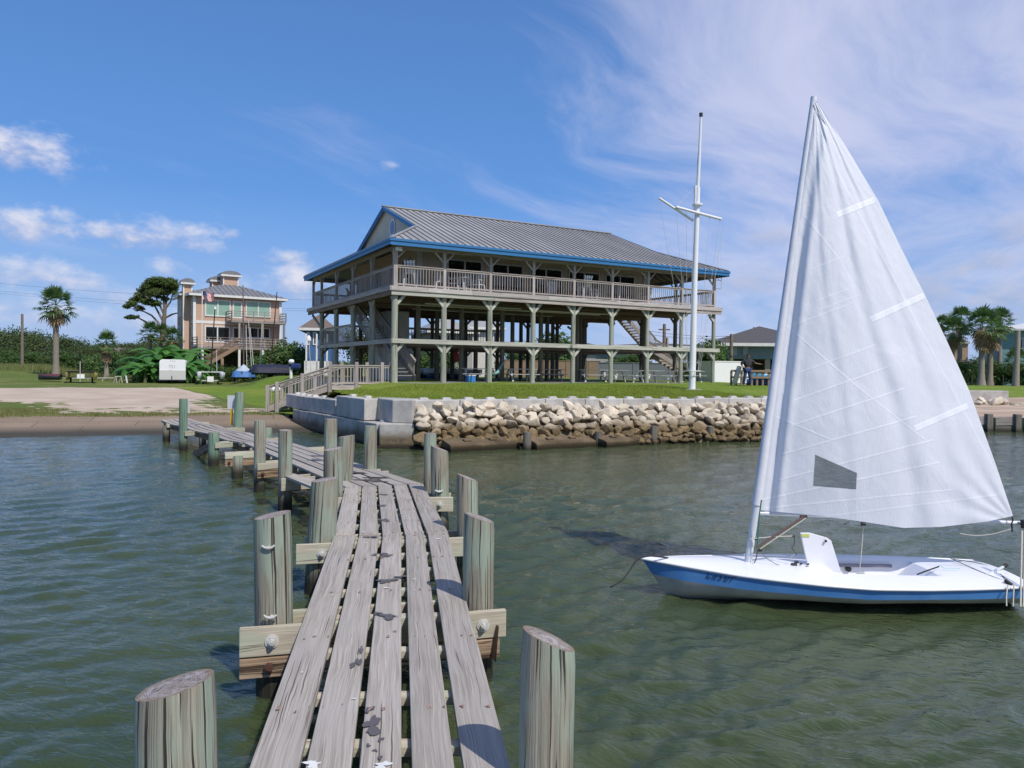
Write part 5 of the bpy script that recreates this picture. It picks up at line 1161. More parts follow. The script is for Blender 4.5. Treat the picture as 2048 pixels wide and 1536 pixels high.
tb_ = thing('balcony_table', 'round white table on the balcony between two posts', 'table', W3(rel(924, .5), .5, DK)); mb = MB(); mb.tube([(0, 0, .72), (0, 0, .75)], .42, 24, smooth=False); mb.build('tabletop', M['plastic'], tb_)
for k in range(4): a = k*math.pi/2+.5; mb = MB(); mb.tube([(math.cos(a)*.2, math.sin(a)*.2, .72), (math.cos(a)*.26, math.sin(a)*.26, 0)], .035, 8); mb.build('leg', M['plastic'], tb_)
sw = thing('towel_stand', 'white arched towel frame in the sixth balcony bay', 'stand', W3(rel(1248, .4), .4, DK), TB); mb = MB(); mb.tube([(-.33, 0, 0), (-.33, 0, .95), (.33, 0, .95), (.33, 0, 0)], .03, 6); mb.tube([(-.25, 0, .2), (.25, 0, .2)], .025, 6); mb.build('frame', M['plastic'], sw)
def mk_picnic(label, mt):
    t = thing('picnic_table', label, 'picnic table'); mb = MB()
    for y in (-.3, -.1, .1, .3): mb.beam((-.95, y, .75), (.95, y, .75), .18, .04)
    mb.build('tabletop', mt, t)
    for s in (-1, 1): mb = MB(); mb.beam((-.95, s*.7, .45), (.95, s*.7, .45), .26, .04); mb.build('bench', mt, t)
    for x in (-.65, .65):
        for s in (-1, 1): mb = MB(); mb.beam((x, s*.22, .73), (x, s*.62, 0), .05, .10, up=(1, 0, 0)); mb.build('leg', mt, t)
        mb = MB(); mb.beam((x+.06, -.78, .41), (x+.06, .78, .41), .045, .09); mb.beam((x+.06, -.3, .7), (x+.06, .3, .7), .04, .08); mb.build('brace', mt, t)
    return t
pmA = paint('grey_painted_bench', (.46, .47, .46), .6, .15); pmB = paint('white_painted_bench', (.74, .73, .70), .6, .12)
def gpos(px, v): return bl(px, 762, v)[0]
tA = mk_picnic('white A-frame picnic table end-on between the two rightmost pairs of posts', pmB); tA.location = W3(gpos(1323, 1.6), 1.6, 0); tA.rotation_euler[2] = TB+R(118); GP = 'picnic tables under the clubhouse'; tA['group'] = GP
dup(tA, W3(gpos(1258, 1.6), 1.6, 0), TB+R(112), 'white A-frame picnic table end-on just left of the sixth front post')
tB = mk_picnic('grey picnic table seen lengthwise behind the blue cooler', pmA); tB.location = W3(gpos(952, 3.2), 3.2, 0); tB.rotation_euler[2] = TB-R(14); tB['group'] = GP
for px, v, lb in ((1040, 3.0, 'grey picnic table right of the hammock'), (1098, 5.0, 'grey picnic table deep under the middle of the clubhouse'), (1186, 3.0, 'grey picnic table lengthwise right of the fifth front post'), (1378, 3.2, 'grey picnic table behind the white flagpole'), (1075, 7.6, 'grey picnic table in the shade at the back of the clubhouse')):
    dup(tB, W3(gpos(px, v), v, 0), TB-R(random.uniform(8, 24)), lb)
cl_ = thing('cooler', 'small blue cooler box on the slab under the clubhouse', 'cooler', W3(gpos(941, 2.2), 2.2, 0), TB); mb = MB(); mb.box((0, 0, .17), (.5, .3, .34)); mb.build('body', paint('blue_cooler', (.05, .25, .55), .4), cl_, bevel=.02); mb = MB(); mb.box((0, 0, .365), (.53, .33, .05)); mb.build('lid', M['white'], cl_, bevel=.01)
# hammock slung between two inner posts
a = np.array(bl(978, 742, 1.0)); b = np.array(bl(1010, 722, 3.4)); hm = MB(); vs = []; n1_ = 14
for i in range(n1_+1):
    t = i/n1_; p = a*(1-t)+b*t; sag = -.55*math.sin(math.pi*t)*(1-.25*t); w_ = .42*math.sin(math.pi*min(max(t, .02), .98))**.6
    for k in range(5): s_ = k/4-.5; vs.append((p[0]+s_*w_*.7, p[1]+s_*w_*.3, p[2]+sag+abs(s_)**2*w_*1.1))
hm.add([tuple(OB3+u3*x+v3*y+np.array([0, 0, z])) for x, y, z in vs], [(i*5+k, i*5+k+1, (i+1)*5+k+1, (i+1)*5+k) for i in range(n1_) for k in range(4)], None, .5, True)
o = hm.build('hammock', paint('aqua_striped_cloth', (.18, .42, .45), .8, .3, 8, .2, c2=(.5, .6, .55))); tag(o, 'aqua hammock slung between posts under the clubhouse', 'hammock')
# ================================================================ boarded ramp up to the lawn
wr = thing('access_ramp', 'weathered wooden access ramp with baluster railings left of the clubhouse', 'ramp')
def gz(px, py): p = land_hit(px, py); return np.array([p[0], p[1]])
zt_ = 1.62
Q = [at(765, 765, 35.6), at(661, 775, 34.2), at(536, 812, 33.6)]
E0 = np.array([Q[0][0], Q[0][1]]); E1 = np.array([Q[1][0], Q[1][1]]); E2 = np.array([Q[2][0], Q[2][1]]); bk = unit(np.array([.15, 1.0]))*1.35
zL, zH = .52, 1.62
def rp(e, z): return (e[0], e[1], z)
mb = MB(); mb.beam(rp(E0, zH-.09), rp(E1, zH-.09), .05, .2); mb.beam(rp(E1, zH-.09), rp(E2, zL+.03), .05, .24); mb.build('stringer', M['rampwood'], wr)
mb = MB(); mb.beam(rp(E0+bk, zH-.09), rp(E1+bk, zH-.09), .05, .2); mb.beam(rp(E1+bk, zH-.09), rp(E2+bk, zL+.03), .05, .24); mb.build('stringer', M['rampwood'], wr)
mb = MB(); mb.add([rp(E0, zH), rp(E1, zH), rp(E1+bk, zH), rp(E0+bk, zH)], [(0, 1, 2, 3)]); mb.add([rp(E1, zH), rp(E2, zL+.14), rp(E2+bk, zL+.14), rp(E1+bk, zH)], [(0, 1, 2, 3)]); mb.build('walkway', M['rampwood'], wr)
def rpost(e, z, h_=1.12, w_=.14, dn=.9): mb = MB(); mb.box((e[0], e[1], z+(h_-dn)/2), (w_, w_, h_+dn)); mb.build('post', M['rampwood'], wr, bevel=.012)
for off in (np.zeros(2), bk):
    s_ = -.07 if off[0] == 0 else .07
    for t in (0, .5, 1): e = E0+(E1-E0)*t+off; rpost(e+np.array([0, s_]), zH)
    for t in (.45, .85, 1.0): e = E1+(E2-E1)*t+off; rpost(e+np.array([0, s_]), zH+(zL+.12-zH)*t, 1.0)
    railing(wr, E0+off, E0+(E1-E0)*.5+off, zH, zH, .98, .15); railing(wr, E0+(E1-E0)*.5+off, E1+off, zH, zH, .98, .15)
    m1 = E1+(E2-E1)*.45+off; railing(wr, E1+off, m1, zH, zH+(zL+.12-zH)*.45, .95, .15); railing(wr, m1, E2+off, zH+(zL+.12-zH)*.45, zL+.12, .95, .15)
# ================================================================ flagpole
B = land_hit(1384, 780); fp = thing('flagpole', 'tall white nautical flagpole with a gaff and crossed yard on the lawn', 'flagpole', (B[0], B[1], B[2])); Y_ = B[1]
F_ = lambda px, py, dY=0: tuple(np.array(at(px, py, Y_+dY))-B)
mb = MB(); pr = 6.3/FPX*Y_; p0 = F_(1384, 780); p1 = F_(1389.5, 560); p2 = F_(1396, 375)
mb.tube([(0, 0, -.1), F_(1386, 700), p1, p2], [pr*1.05, pr*1.0, pr*.85, pr*.72], 20); mb.build('pole', M['white'], fp)
mb = MB(); mb.tube([F_(1393.5, 412), F_(1398, 330), F_(1402, 232)], [.085, .075, .052], 14); mb.build('topmast', M['white'], fp); mb = MB(); mb.tube([F_(1402, 233), F_(1402, 226)], .085, 12); mb.build('truck', M['black'], fp)
mb = MB(); mb.tube([F_(1318, 396, -.9), F_(1386, 441)], .055, 10); mb.build('gaff', M['white'], fp); mb = MB(); mb.tube([F_(1352, 414, -.6), F_(1396, 426, -.2), F_(1442, 438, .6)], .065, 10); mb.build('yard', M['white'], fp)
mb = MB(); mb.tube([F_(1395, 411), F_(1395, 408)], .24, 12); mb.tube([F_(1391, 420), F_(1391, 372)], .08, 10); mb.build('crosstree', M['white'], fp)
mb = MB(); c0 = F_(1387, 742); ring = [(c0[0]+.33*math.cos(a), c0[1]+.33*math.sin(a), c0[2]) for a in np.linspace(0, 2*math.pi, 20)]; mb.tube(ring, .022, 6, False)
for k in range(5): a = k*1.257; mb.tube([(c0[0], c0[1], c0[2]), (c0[0]+.33*math.cos(a), c0[1]+.33*math.sin(a), c0[2])], .015, 5)
mb.build('cleat_ring', M['white'], fp); mb = MB(); mb.box((0, 0, .02), (.75, .75, .05)); mb.build('base_plate', M['concrete'], fp)
hal = paint('halyard_rope', (.56, .54, .50), .8)
for a, b in (((1318, 398, -.9), (1377, 742, -.2)), ((1352, 416, -.6), (1378, 744, .2)), ((1373, 424, -.3), (1374, 740, 0)), ((1419, 434, .3), (1396, 742, 0)), ((1440, 438, .6), (1397, 742, .2)), ((1386, 412, 0), (1381, 742, -.3)), ((1447, 450, 1.2), (1399, 744, .3)) , ((1402, 236, 0), (1388, 405, 0)), ((1390, 375, 0), (1352, 414, -.6))):
    mb = MB(); mb.tube([F_(*a), F_(*b)], .0075, 5); mb.build('halyard', hal, fp)
# ================================================================ far buildings
class Fr:
    def __init__(s, px, py, Y, deg, z0=None):
        p = at(px, py, Y); s.z0 = p[2] if z0 is None else z0; s.o = np.array([p[0], p[1], s.z0]); t = R(deg); s.th = t
        s.u = np.array([math.cos(t), math.sin(t), 0]); s.v = np.array([-math.sin(t), math.cos(t), 0])
    def F(s, px, py, vv=0):
        d = ray(px, py); k = (vv-(CAM-s.o)@s.v)/(d@s.v); P = CAM+d*k-s.o; return P@s.u, P[2]
    def S(s, px, py, uu=0):
        d = ray(px, py); k = (uu-(CAM-s.o)@s.u)/(d@s.u); P = CAM+d*k-s.o; return P@s.v, P[2]
    def thing(s, name, label, cat, group=None): return thing(name, label, cat, tuple(s.o), s.th, group)
def box_walls(par, u0, v0, u1, v1, z0, z1, mt, name='wall'):
    mb = MB(); mb.box(((u0+u1)/2, (v0+v1)/2, (z0+z1)/2), (u1-u0, v1-v0, z1-z0)); return mb.build(name, mt, par)
def hip_roof(par, u0, v0, u1, v1, z, h_, mt, run=None, seams=0, name='roof', ov=.5, fm=None):
    u0 -= ov; v0 -= ov; u1 += ov; v1 += ov; mv = (v0+v1)/2; r_ = (v1-v0)/2 if run is None else run; mb = MB(); zt = z+h_
    V = [(u0, v0, z), (u1, v0, z), (u1, v1, z), (u0, v1, z), (u0+r_, mv, zt), (u1-r_, mv, zt)]
    if (u1-u0) < (v1-v0) and run is None:
        r_ = (u1-u0)/2; mu = (u0+u1)/2; V[4] = (mu, v0+r_, zt); V[5] = (mu, v1-r_, zt); seams = 0
        mb.add(V, [(0, 1, 4), (1, 2, 5, 4), (2, 3, 5), (3, 0, 4, 5), (3, 2, 1, 0)], None, .5)
    else: mb.add(V, [(0, 1, 5, 4), (1, 2, 5), (2, 3, 4, 5), (3, 0, 4), (3, 2, 1, 0)], None, .5)
    o = mb.build(name, mt, par)
    if seams:
        sb = MB(); a = u0+seams
        while a < u1-.1: f = min(1, (a-u0)/r_, (u1-a)/r_); sb.beam((a, v0, z+.03), (a, v0+(mv-v0)*f, z+h_*f+.03), .05, .06, r=.5); a += seams
        a = v0+seams
        while a < v1-.1: f = min((a-v0), (v1-a))/(mv-v0); sb.beam((u0, a, z+.03), (u0+r_*f, a, z+h_*f+.03), .05, .06, r=.5); sb.beam((u1, a, z+.03), (u1-r_*f, a, z+h_*f+.03), .05, .06, r=.5); a += seams
        sb.build('roof_seams', M['seam'], o)
    if fm:
        for a, b in (((u0, v0), (u1, v0)), ((u0, v1), (u0, v0)), ((u1, v0), (u1, v1))): mb = MB(); mb.beam((a[0], a[1], z-.13), (b[0], b[1], z-.13), .06, .26, ext=.03); mb.build('fascia', fm, o)
    return o
M['tan'] = paint('tan_stucco', (.54, .36, .255), .85, .06, 1, .1, c2=(.50, .33, .235)); M['whitetrim'] = paint('white_trim', (.72, .71, .67), .6, .06)
M['blind'] = paint('pale_green_blind', (.26, .42, .33), .3, .1, 1, 0); M['housewood'] = paint('brown_deck_wood', (.30, .205, .135), .8, .3, 4, .2); M['dark'] = paint('dark_and_painted_shade', (.06, .055, .05), .9, .1)  # last one: shade under houses put into a colour, also plain dark parts
H = Fr(388, 745, 84, 35, z0=.7); th_ = H.thing('stilt_house', 'tan three storey stilt house with white trim and wooden decks', 'house')
uR = H.F(560, 650)[0]; zE = H.F(388, 587)[1]; zB = H.F(388, 643)[1]; zL_ = H.F(395, 697)[1]; VD = 8.0
w_ = box_walls(th_, 0, 0, uR, VD, zL_-.3, zE, M['tan'])
bnd = MB(); bnd.box((uR/2, VD/2, zB), (uR+.08, VD+.08, .32)); bnd.build('trim_band', M['whitetrim'], w_)
for (u, v) in ((0, 0), (uR, 0), (0, VD)): mb = MB(); mb.box((u, v, (zL_-.3+zE)/2), (.3, .3, zE-zL_+.3)); mb.build('corner_board', M['whitetrim'], w_)
M['metaldark'] = paint('dull_roof_metal', (.19, .19, .195), .7, .1, 1, .05)
hip_roof(th_, 0, 0, uR, VD, zE, H.F(470, 571, VD/2)[1]-zE, M['metaldark'], seams=.55, fm=M['whitetrim'], ov=.7)
def hwin(x0, y0, x1, y1, n, gm): a, z1_ = H.F(x0, y0); b, _ = H.F(x1, y1); z0_ = H.F(x0, y1)[1]; window(w_, a, b, z0_, z1_, -.02, 'u', n, .14, gm=gm, mt='whitetrim')
hwin(409.5, 598, 461, 632, 2, 'blind'); hwin(465, 602, 484, 636, 1, 'blind'); hwin(491, 601, 541, 634, 2, 'blind')
hwin(409, 651, 460, 684, 2, 'glass'); hwin(465, 654, 484, 690, 1, 'glass'); hwin(491, 654, 540, 676, 2, 'glass')
def hswin(x0, y0, x1, y1): a, z1_ = H.S(x0, y0); b, _ = H.S(x1, y0); z0_ = H.S(x0, y1)[1]; a, b = sorted((a, b)); window(w_, a, b, z0_, z1_, -.02, 'v', 1, .14, mt='whitetrim', gm='blind')
hswin(380, 596, 384.5, 632); hswin(380, 651, 384.5, 684)
# left wing, set back, with chimneys under curved caps
LW_ = thing('x', 'x', 'x'); bpy.data.objects.remove(LW_)
wu0 = H.F(364.5, 650, 2.4)[0]; ww = box_walls(th_, wu0, 2.4, -.02, 5.2, 0, zE+.15, M['tan'], 'side_wing'); 
for k, (za, zb_) in enumerate(((zL_+.9, zL_+2.6), (zB+.7, zB+2.6))): window(ww, 3.0, 4.6, za, zb_, wu0-.02, 'v', 2, .12, mt='whitetrim', gm='blind')
hip_roof(ww, wu0, 2.4, 1.0, 5.2, zE+.15, .8, M['metaldark'], ov=.4, fm=M['whitetrim'])
def chimney(px0, px1, pyt, pyb, vv, dep, name='chimney'):
    a, zt = H.F(px0, pyt, vv); b, _ = H.F(px1, pyt, vv); z0_ = H.F(px0, pyb, vv)[1]; o = box_walls(th_, a, vv, b, vv+dep, z0_, zt, M['tan'], name)
    mb = MB(); mb.box(((a+b)/2, vv+dep/2, zt+.08), (b-a+.7, dep+.7, .2)); mb.build('cap_trim', M['whitetrim'], o); mb = MB(); n_ = 8; w2 = (b-a)/2+.32
    pts_ = [((a+b)/2-math.cos(math.pi*k/n_)*w2, vv-.3, zt+.18+math.sin(math.pi*k/n_)*.5) for k in range(n_+1)]; mb.prism(pts_, (0, dep+.6, 0)); mb.build('cap', M['metaldark'], o); 
    for (u, v) in ((a, vv), (b, vv)): mb = MB(); mb.box((u, v, (z0_+zt)/2), (.14, .14, zt-z0_)); mb.build('corner_board', M['whitetrim'], o)
chimney(367, 383.5, 568, 730, 1.5, .9); chimney(447, 476, 552, 578, 4.6, 1.6); chimney(425, 443, 563, 585, 6.5, 1.5)
# decks
def rail2(par, a, b, z, n=4, h_=1.0):
    mb = MB(); a, b = Vector((a[0], a[1], z)), Vector((b[0], b[1], z)); zz = Vector((0, 0, 1))
    mb.beam(a+zz*h_, b+zz*h_, .14, .06); mb.beam(a+zz*.72, b+zz*.72, .05, .09); mb.beam(a+zz*.42, b+zz*.42, .05, .09); mb.beam(a+zz*.14, b+zz*.14, .05, .09)
    for i in range(n+1): c_ = a.lerp(b, i/n); mb.beam(c_, c_+zz*h_, .1, .1, up=(0, 1, 0))
    mb.build('deck_railing', M['clubwood'], par)
dU = (-2.4)
zU = H.F(480, 640, dU)[1]; ua = H.F(463, 640, dU)[0]; ub = H.F(572, 640, dU)[0]; zD = H.F(480, 694, dU)[1]; la = H.F(394, 694, dU)[0]
for (a, b, z, nm) in ((ua, ub, zU, 'upper_deck'), (la, ub, zD, 'lower_deck')):
    mb = MB(); mb.box(((a+b)/2, dU/2, z-.14), (b-a, -dU, .28)); dk_ = mb.build(nm, M['clubwood'], th_); rail2(dk_, (a, dU), (b, dU), z, 5 if nm[0] == 'u' else 8); rail2(dk_, (a, dU), (a, 0), z, 1); rail2(dk_, (b, dU), (b, 0), z, 1)
for px, full in ((479, 1), (526, 1), (569, 1), (405, 0)):
    u = H.F(px, 694, dU)[0]; mb = MB(); mb.box((u, dU+.15, zD/2), (.26, .26, zD)); mb.build('post', M['whitetrim'], th_)
    if full: mb = MB(); mb.box((u, dU+.15, (zD+zU)/2), (.2, .2, zU-zD)); mb.build('post', M['clubwood'], th_)
sa = H.F(478, 685, dU-1.0); sb_ = H.F(412, 732, dU-1.0); 
stt = stair(th_, (sa[0], dU-1.0, zD), (sb_[0], dU-1.0, max(sb_[1], .3)), .95, (0, 1, 0), 14, mt='housewood')
for px in (444, ): u = H.F(px, 720, dU-1)[0]; mb = MB(); mb.box((u, dU-1.0, 1.3), (.3, .3, 2.6)); mb.build('post', M['housewood'], th_)
box_walls(th_, 2.2, 3.2, uR, VD, 0, zL_-.3, M['dark'], 'painted_shade_block')  # dark block standing in for the shade between the stilts
# flag on its own thin pole
fb = at(403.5, 706, 80.5); ft = at(404.5, 582, 80.5); flp = thing('flag_pole', 'thin white pole flying a striped flag before the tan house', 'flagpole', (fb[0], fb[1], .7)); mb = MB(); mb.tube([(0, 0, 0), (ft[0]-fb[0], 0, ft[2]-.7)], .045, 8); mb.build('pole', M['white'], flp)
m, q, out = newmat('striped_flag'); U = uvn(q); s_ = q.n('ShaderNodeSeparateXYZ', {0: U}).outputs; st_ = q.m('GREATER_THAN', q.m('FRACT', q.m('MULTIPLY', s_[1], 6.5)), .5); ca = q.m('MULTIPLY', q.m('LESS_THAN', s_[0], .42), q.m('GREATER_THAN', s_[1], .46))
dots = q.n('ShaderNodeTexVoronoi', {'Vector': U, 'Scale': 16.0, 'Randomness': .1}).outputs[0]; cc_ = q.mix(q.m('LESS_THAN', dots, .28), (.03, .05, .18), (.7, .7, .7)); c = q.mix(ca, q.mix(st_, (.50, .04, .05), (.75, .74, .72)), cc_); finish(q, out, c, .8); M['flag'] = m
V = []; UVf = []; 
for j in range(9):
    for i in range(15):
        x = i/14; y = j/8; px = 405+23*x; py = 583+17*(1-y)+7*x*x*.8-1.6*math.sin(x*8); p = at(px, py, 80.5+.25*math.sin(x*9+y*2)); V.append((p[0]-fb[0], p[1]-fb[1], p[2]-.7)); UVf.append((x, y))
idx = np.arange(135).reshape(9, 15); F = np.stack([idx[:-1, :-1], idx[:-1, 1:], idx[1:, 1:], idx[1:, :-1]], -1).reshape(-1, 4); npmesh('flag', V, F, M['flag'], flp, smooth=True, uv=UVf)
# blue house seen past the clubhouse corner
M['bluewall'] = paint('blue_siding', (.055, .135, .29), .7, .08, 1, .1); M['shingle'] = paint('brown_shingles', (.16, .125, .105), .9, .2, 4, .4)
B2 = Fr(611, 745, 74, 10, z0=.7); bh = B2.thing('blue_house', 'narrow deep blue house with white trim beyond the clubhouse corner', 'house'); ub2 = B2.F(662, 680)[0]; ze = B2.F(612, 656)[1]; w2 = box_walls(bh, 0, 0, ub2, 9, 0, ze, M['bluewall']); hip_roof(bh, 0, 0, ub2, 9, ze, 1.5, M['shingle'], ov=.6, fm=M['whitetrim'])
for x0, x1 in ((614, 620), (626, 634), (640, 650)): a, z1_ = B2.F(x0, 664); b, _ = B2.F(x1, 664); window(w2, a, b, z1_-1.3, z1_, -.02, 'u', 1, .12, mt='whitetrim', gm='glass')
mb = MB(); mb.box((ub2*.5, -1.8, 1.5), (ub2*.95, .15, 1.7)); mb.build('porch_wall', M['whitetrim'], bh)
for x in (.1, .5, .9): mb = MB(); mb.box((ub2*x, -1.8, 3.2), (.15, .15, 3.6)); mb.build('porch_post', M['whitetrim'], bh)
# houses seen through the posts of the clubhouse
def simple_house(name, label, px0, px1, Y, deg, yE, yR, wallm, roofm, depth=10, zb=.8, wins=(), fm='whitetrim', seams=0, stilts=0, ov=.6, ybase=None):
    f = Fr(px0, 740, Y, deg, z0=zb); h_ = f.thing(name, label, 'house'); u1 = f.F(px1, 700)[0]; ze = f.F((px0+px1)/2, yE)[1]; zr = f.F((px0+px1)/2, yR, depth/2)[1]; z0_ = 0 if ybase is None else f.F((px0+px1)/2, ybase)[1]
    w_ = box_walls(h_, 0, 0, u1, depth, z0_, ze, wallm); hip_roof(h_, 0, 0, u1, depth, ze, zr-ze, roofm, ov=ov, fm=M[fm] if fm else None, seams=seams)
    for (x0, x1, y0, y1, n) in wins: a, z1_ = f.F(x0, y0); b, _ = f.F(x1, y0); window(w_, a, b, f.F(x0, y1)[1], z1_, -.02, 'u', n, .12, mt='whitetrim', gm='glass')
    for (a) in ((0.02, .5, .98) if ybase is not None else ()): mb = MB(); mb.box((u1*a, .3, z0_/2), (.4, .4, z0_)); mb.build('stilt', M['clubwood'], h_)
    return f, h_, w_
M['greywall'] = paint('grey_siding', (.36, .35, .33), .8, .08, 1, .1); M['darkroof'] = paint('dark_shingles', (.085, .08, .082), .9, .2, 3, .4); M['sage'] = paint('pale_sage_siding', (.40, .46, .42), .8, .08, 1)
simple_house('grey_house', 'grey house with metal roof seen between the second and third front posts', 862, 945, 78, 20, 662, 640, M['greywall'], M['metal'], wins=((872, 884, 668, 684, 1), (892, 908, 668, 690, 2), (918, 934, 668, 684, 1)), seams=.6)
simple_house('white_house', 'cream house with tall windows seen past the third front post', 936, 1000, 84, 14, 655, 636, M['cream'], M['metal'], wins=((975, 982, 664, 684, 1), (986, 996, 664, 690, 1)), seams=.6)
simple_house('long_house', 'low dark-roofed house far behind the middle of the clubhouse', 1035, 1240, 110, 6, 700, 683, M['greywall'], M['darkroof'], wins=((1060, 1075, 706, 716, 2), (1130, 1150, 706, 716, 2)))
f_, flat, fw_ = simple_house('flat_roofed_building', 'pale building with a long flat roof behind the right-hand staircase', 1235, 1440, 72, 4, 692, 687, M['sage'], M['darkroof'], depth=12, ybase=716, fm='whitetrim', wins=((1352, 1366, 695, 703, 1),))
m_ = M['bgwall'] = paint('blue_grey_clapboard', (.17, .255, .31), .75, .08, 1.2, .1)
f_, bgh, bw = simple_house('raised_house', 'raised blue-grey house with a dark shingle roof left of the sail', 1434, 1640, 62, -8, 687, 655, m_, M['darkroof'], depth=12, ybase=718, ov=.9)
for x0, x1 in ((1464, 1474), (1486, 1495.5), (1560, 1570), (1610, 1620)):
    a, z1_ = f_.F(x0, 688.5); b, _ = f_.F(x1, 688.5); z0_ = f_.F(x0, 711)[1]; mb = MB(); mb.box(((a+b)/2, -.05, (z0_+z1_)/2), (b-a, .1, z1_-z0_)); mb.build('shutter', M['bgshut'] if 'bgshut' in M else M.setdefault('bgshut', paint('pale_blue_shutter', (.30, .38, .46), .6)), bw); mb = MB(); mb.box(((a+b)/2, -.08, z1_+.06), (b-a+.15, .14, .14)); mb.build('shutter_cap', M['whitetrim'], bw)
a, z1_ = f_.F(1431, 692); b, _ = f_.F(1443, 692); window(bw, max(a, .1), b, f_.F(1431, 700)[1], z1_, -.02, 'u', 1, .06, mt='darkroof', gm='glass')
mb = MB(); p = f_.F(1509, 662, 4.0); mb.tube([(p[0], 4.0, p[1]-.6), (p[0], 4.0, p[1]+.35)], .12, 8); mb.build('roof_vent', M['galv'], bgh)
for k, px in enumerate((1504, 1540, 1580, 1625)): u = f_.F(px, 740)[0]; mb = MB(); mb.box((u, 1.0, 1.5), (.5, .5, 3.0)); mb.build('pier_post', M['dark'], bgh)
mb = MB(); mb.box((f_.F(1600, 740)[0], 7, 1.5), (14, .3, 3.0)); mb.build('back_wall', M['dark'], bgh)  # carport posts and back wall coloured as the shade under the house
# white and grey shipping containers / fence walls
def slab_wall(name, label, cat, x0, x1, yt, yb, Y0, Y1, mt, th=.12, ribs=0, depth=None):
    a, b = at(x0, yb, Y0), at(x1, yb, Y1); zt = at((x0+x1)/2, yt, (Y0+Y1)/2)[2]; zb_ = land_z(a[0], a[1])-.05; t = thing(name, label, cat, (a[0], a[1], float(zb_))); d = Vector((b[0]-a[0], b[1]-a[1], 0)); n_ = Vector((-d.y, d.x, 0)).normalized(); mb = MB(); hgt = zt-zb_
    w_ = depth or th; c_ = n_*w_/2; mb.beam(c_+Vector((0, 0, hgt/2)), c_+d+Vector((0, 0, hgt/2)), w_, hgt); mb.build('panel', mt, t); mb = MB()
    mb.beam(c_+Vector((0, 0, hgt+.03)), c_+d+Vector((0, 0, hgt+.03)), w_+.06, .06, ext=.03); mb.build('rail', mt, t)
    if ribs:
        mb = MB(); k = int(d.length/ribs)
        for i in range(k+1): c2 = d*(i/k)-n_*.02; mb.beam(c2, c2+Vector((0, 0, hgt)), .04, .05, up=(0, 1, 0))
        mb.build('ribs', mt, t)
    return t
M['whitewall'] = paint('white_panel', (.86, .86, .85), .6, .03, .8, .1, c2=(.80, .80, .78)); M['greypanel'] = paint('blue_grey_panel', (.22, .26, .29), .6, .06, .8, .1)
slab_wall('white_trailer_box', 'long plain white box trailer right of the last clubhouse post', 'trailer', 1424, 1499, 724, 768, 52, 52.5, M['whitewall'], depth=2.4)
slab_wall('privacy_fence', 'blue-grey panel fence behind the picnic tables', 'fence', 1196, 1412, 727, 762, 60, 58, M['greypanel'], ribs=2.4)
slab_wall('wooden_fence', 'brown board fence far behind the clubhouse posts', 'fence', 1000, 1200, 722, 756, 72, 70, M['housewood'], ribs=1.0)
# peach and teal houses on the right
simple_house('peach_house', 'peach walled house half hidden by palms right of the sail', 1900, 1936, 118, -26, 684, 676, paint('peach_stucco', (.60, .40, .26), .85), M['darkroof'], depth=8, ov=.2)
f_, tl, tw = simple_house('teal_house', 'tall teal house with a pale metal roof at the right edge', 2002, 2110, 112, -24, 658, 649, paint('teal_siding', (.20, .36, .37), .8), paint('pale_metal_roof', (.62, .62, .62), .5), depth=14, ov=1.0, wins=((2040, 2047, 676, 698, 1), (2060, 2070, 676, 698, 1)))
simple_house('field_house', 'small tan house with a porch among the trees at the far left', 205, 252, 128, 8, 706, 695, paint('beige_siding', (.42, .38, .30), .8), M['shingle'], depth=9, ov=.5, wins=((232, 245, 708, 716, 3),))
# ================================================================ trees
def leafcloud(blobs, n, size, seed, flat=.75, asp=.6):
    """n leaf faces spread through ellipsoidal clumps (x, y, z, rx, ry, rz)"""
    r_ = np.random.default_rng(seed); B = np.array(blobs, float); vol = B[:, 3]*B[:, 4]*B[:, 5]; pr_ = vol**.75; pr_ /= pr_.sum(); k = r_.choice(len(B), n, p=pr_)
    d = r_.normal(size=(n, 3)); d /= np.linalg.norm(d, axis=1)[:, None]; rad = r_.random(n)**.42; wob = 1+.28*np.sin(d[:, 0]*7+k)*np.sin(d[:, 2]*6+k*2)+.15*np.sin(d[:, 1]*15+k)
    C = B[k, :3]+d*B[k, 3:6]*(rad*wob)[:, None]; a = r_.normal(size=(n, 3)); a = a*.7+d*.0; a /= np.linalg.norm(a, axis=1)[:, None]; nn = d*.8+r_.normal(size=(n, 3))*.6+np.array([0, 0, .5]); b = np.cross(nn, a); b /= np.linalg.norm(b, axis=1)[:, None]+1e-9
    s_ = size*(.6+.8*r_.random(n))[:, None]; V = np.stack([C-a*s_, C+b*s_*asp, C+a*s_, C-b*s_*asp], 1).reshape(-1, 3); return V, np.arange(4*n).reshape(n, 4), r_.random(n)*.6+.4*((k*7919) % 13)/13
M['oakleaf'] = leafmat('dark_oak_leaves', (.026, .055, .016), (.14, .18, .055), .3); M['bushleaf'] = leafmat('bush_leaves', (.035, .085, .018), (.12, .20, .05), .3); M['pineleaf'] = leafmat('pine_needles', (.035, .075, .015), (.15, .20, .045), .2)
M['palmleaf'] = leafmat('palm_fronds', (.03, .085, .022), (.16, .26, .08), .3, .45); M['deadfrond'] = leafmat('dead_fronds', (.22, .15, .08), (.40, .29, .16), .15, .8); M['banana'] = leafmat('banana_leaves', (.05, .16, .03), (.14, .33, .07), .4, .4); M['reed'] = leafmat('tall_grass_blades', (.12, .16, .04), (.26, .27, .10), .3)
M['bark'] = paint('grey_brown_bark', (.21, .17, .135), .95, .3, 6, .8, c2=(.12, .095, .075), bd=.03); M['palmbark'] = paint('palm_trunk', (.29, .25, .205), .95, .25, 5, .9, c2=(.18, .15, .12), bd=.03)
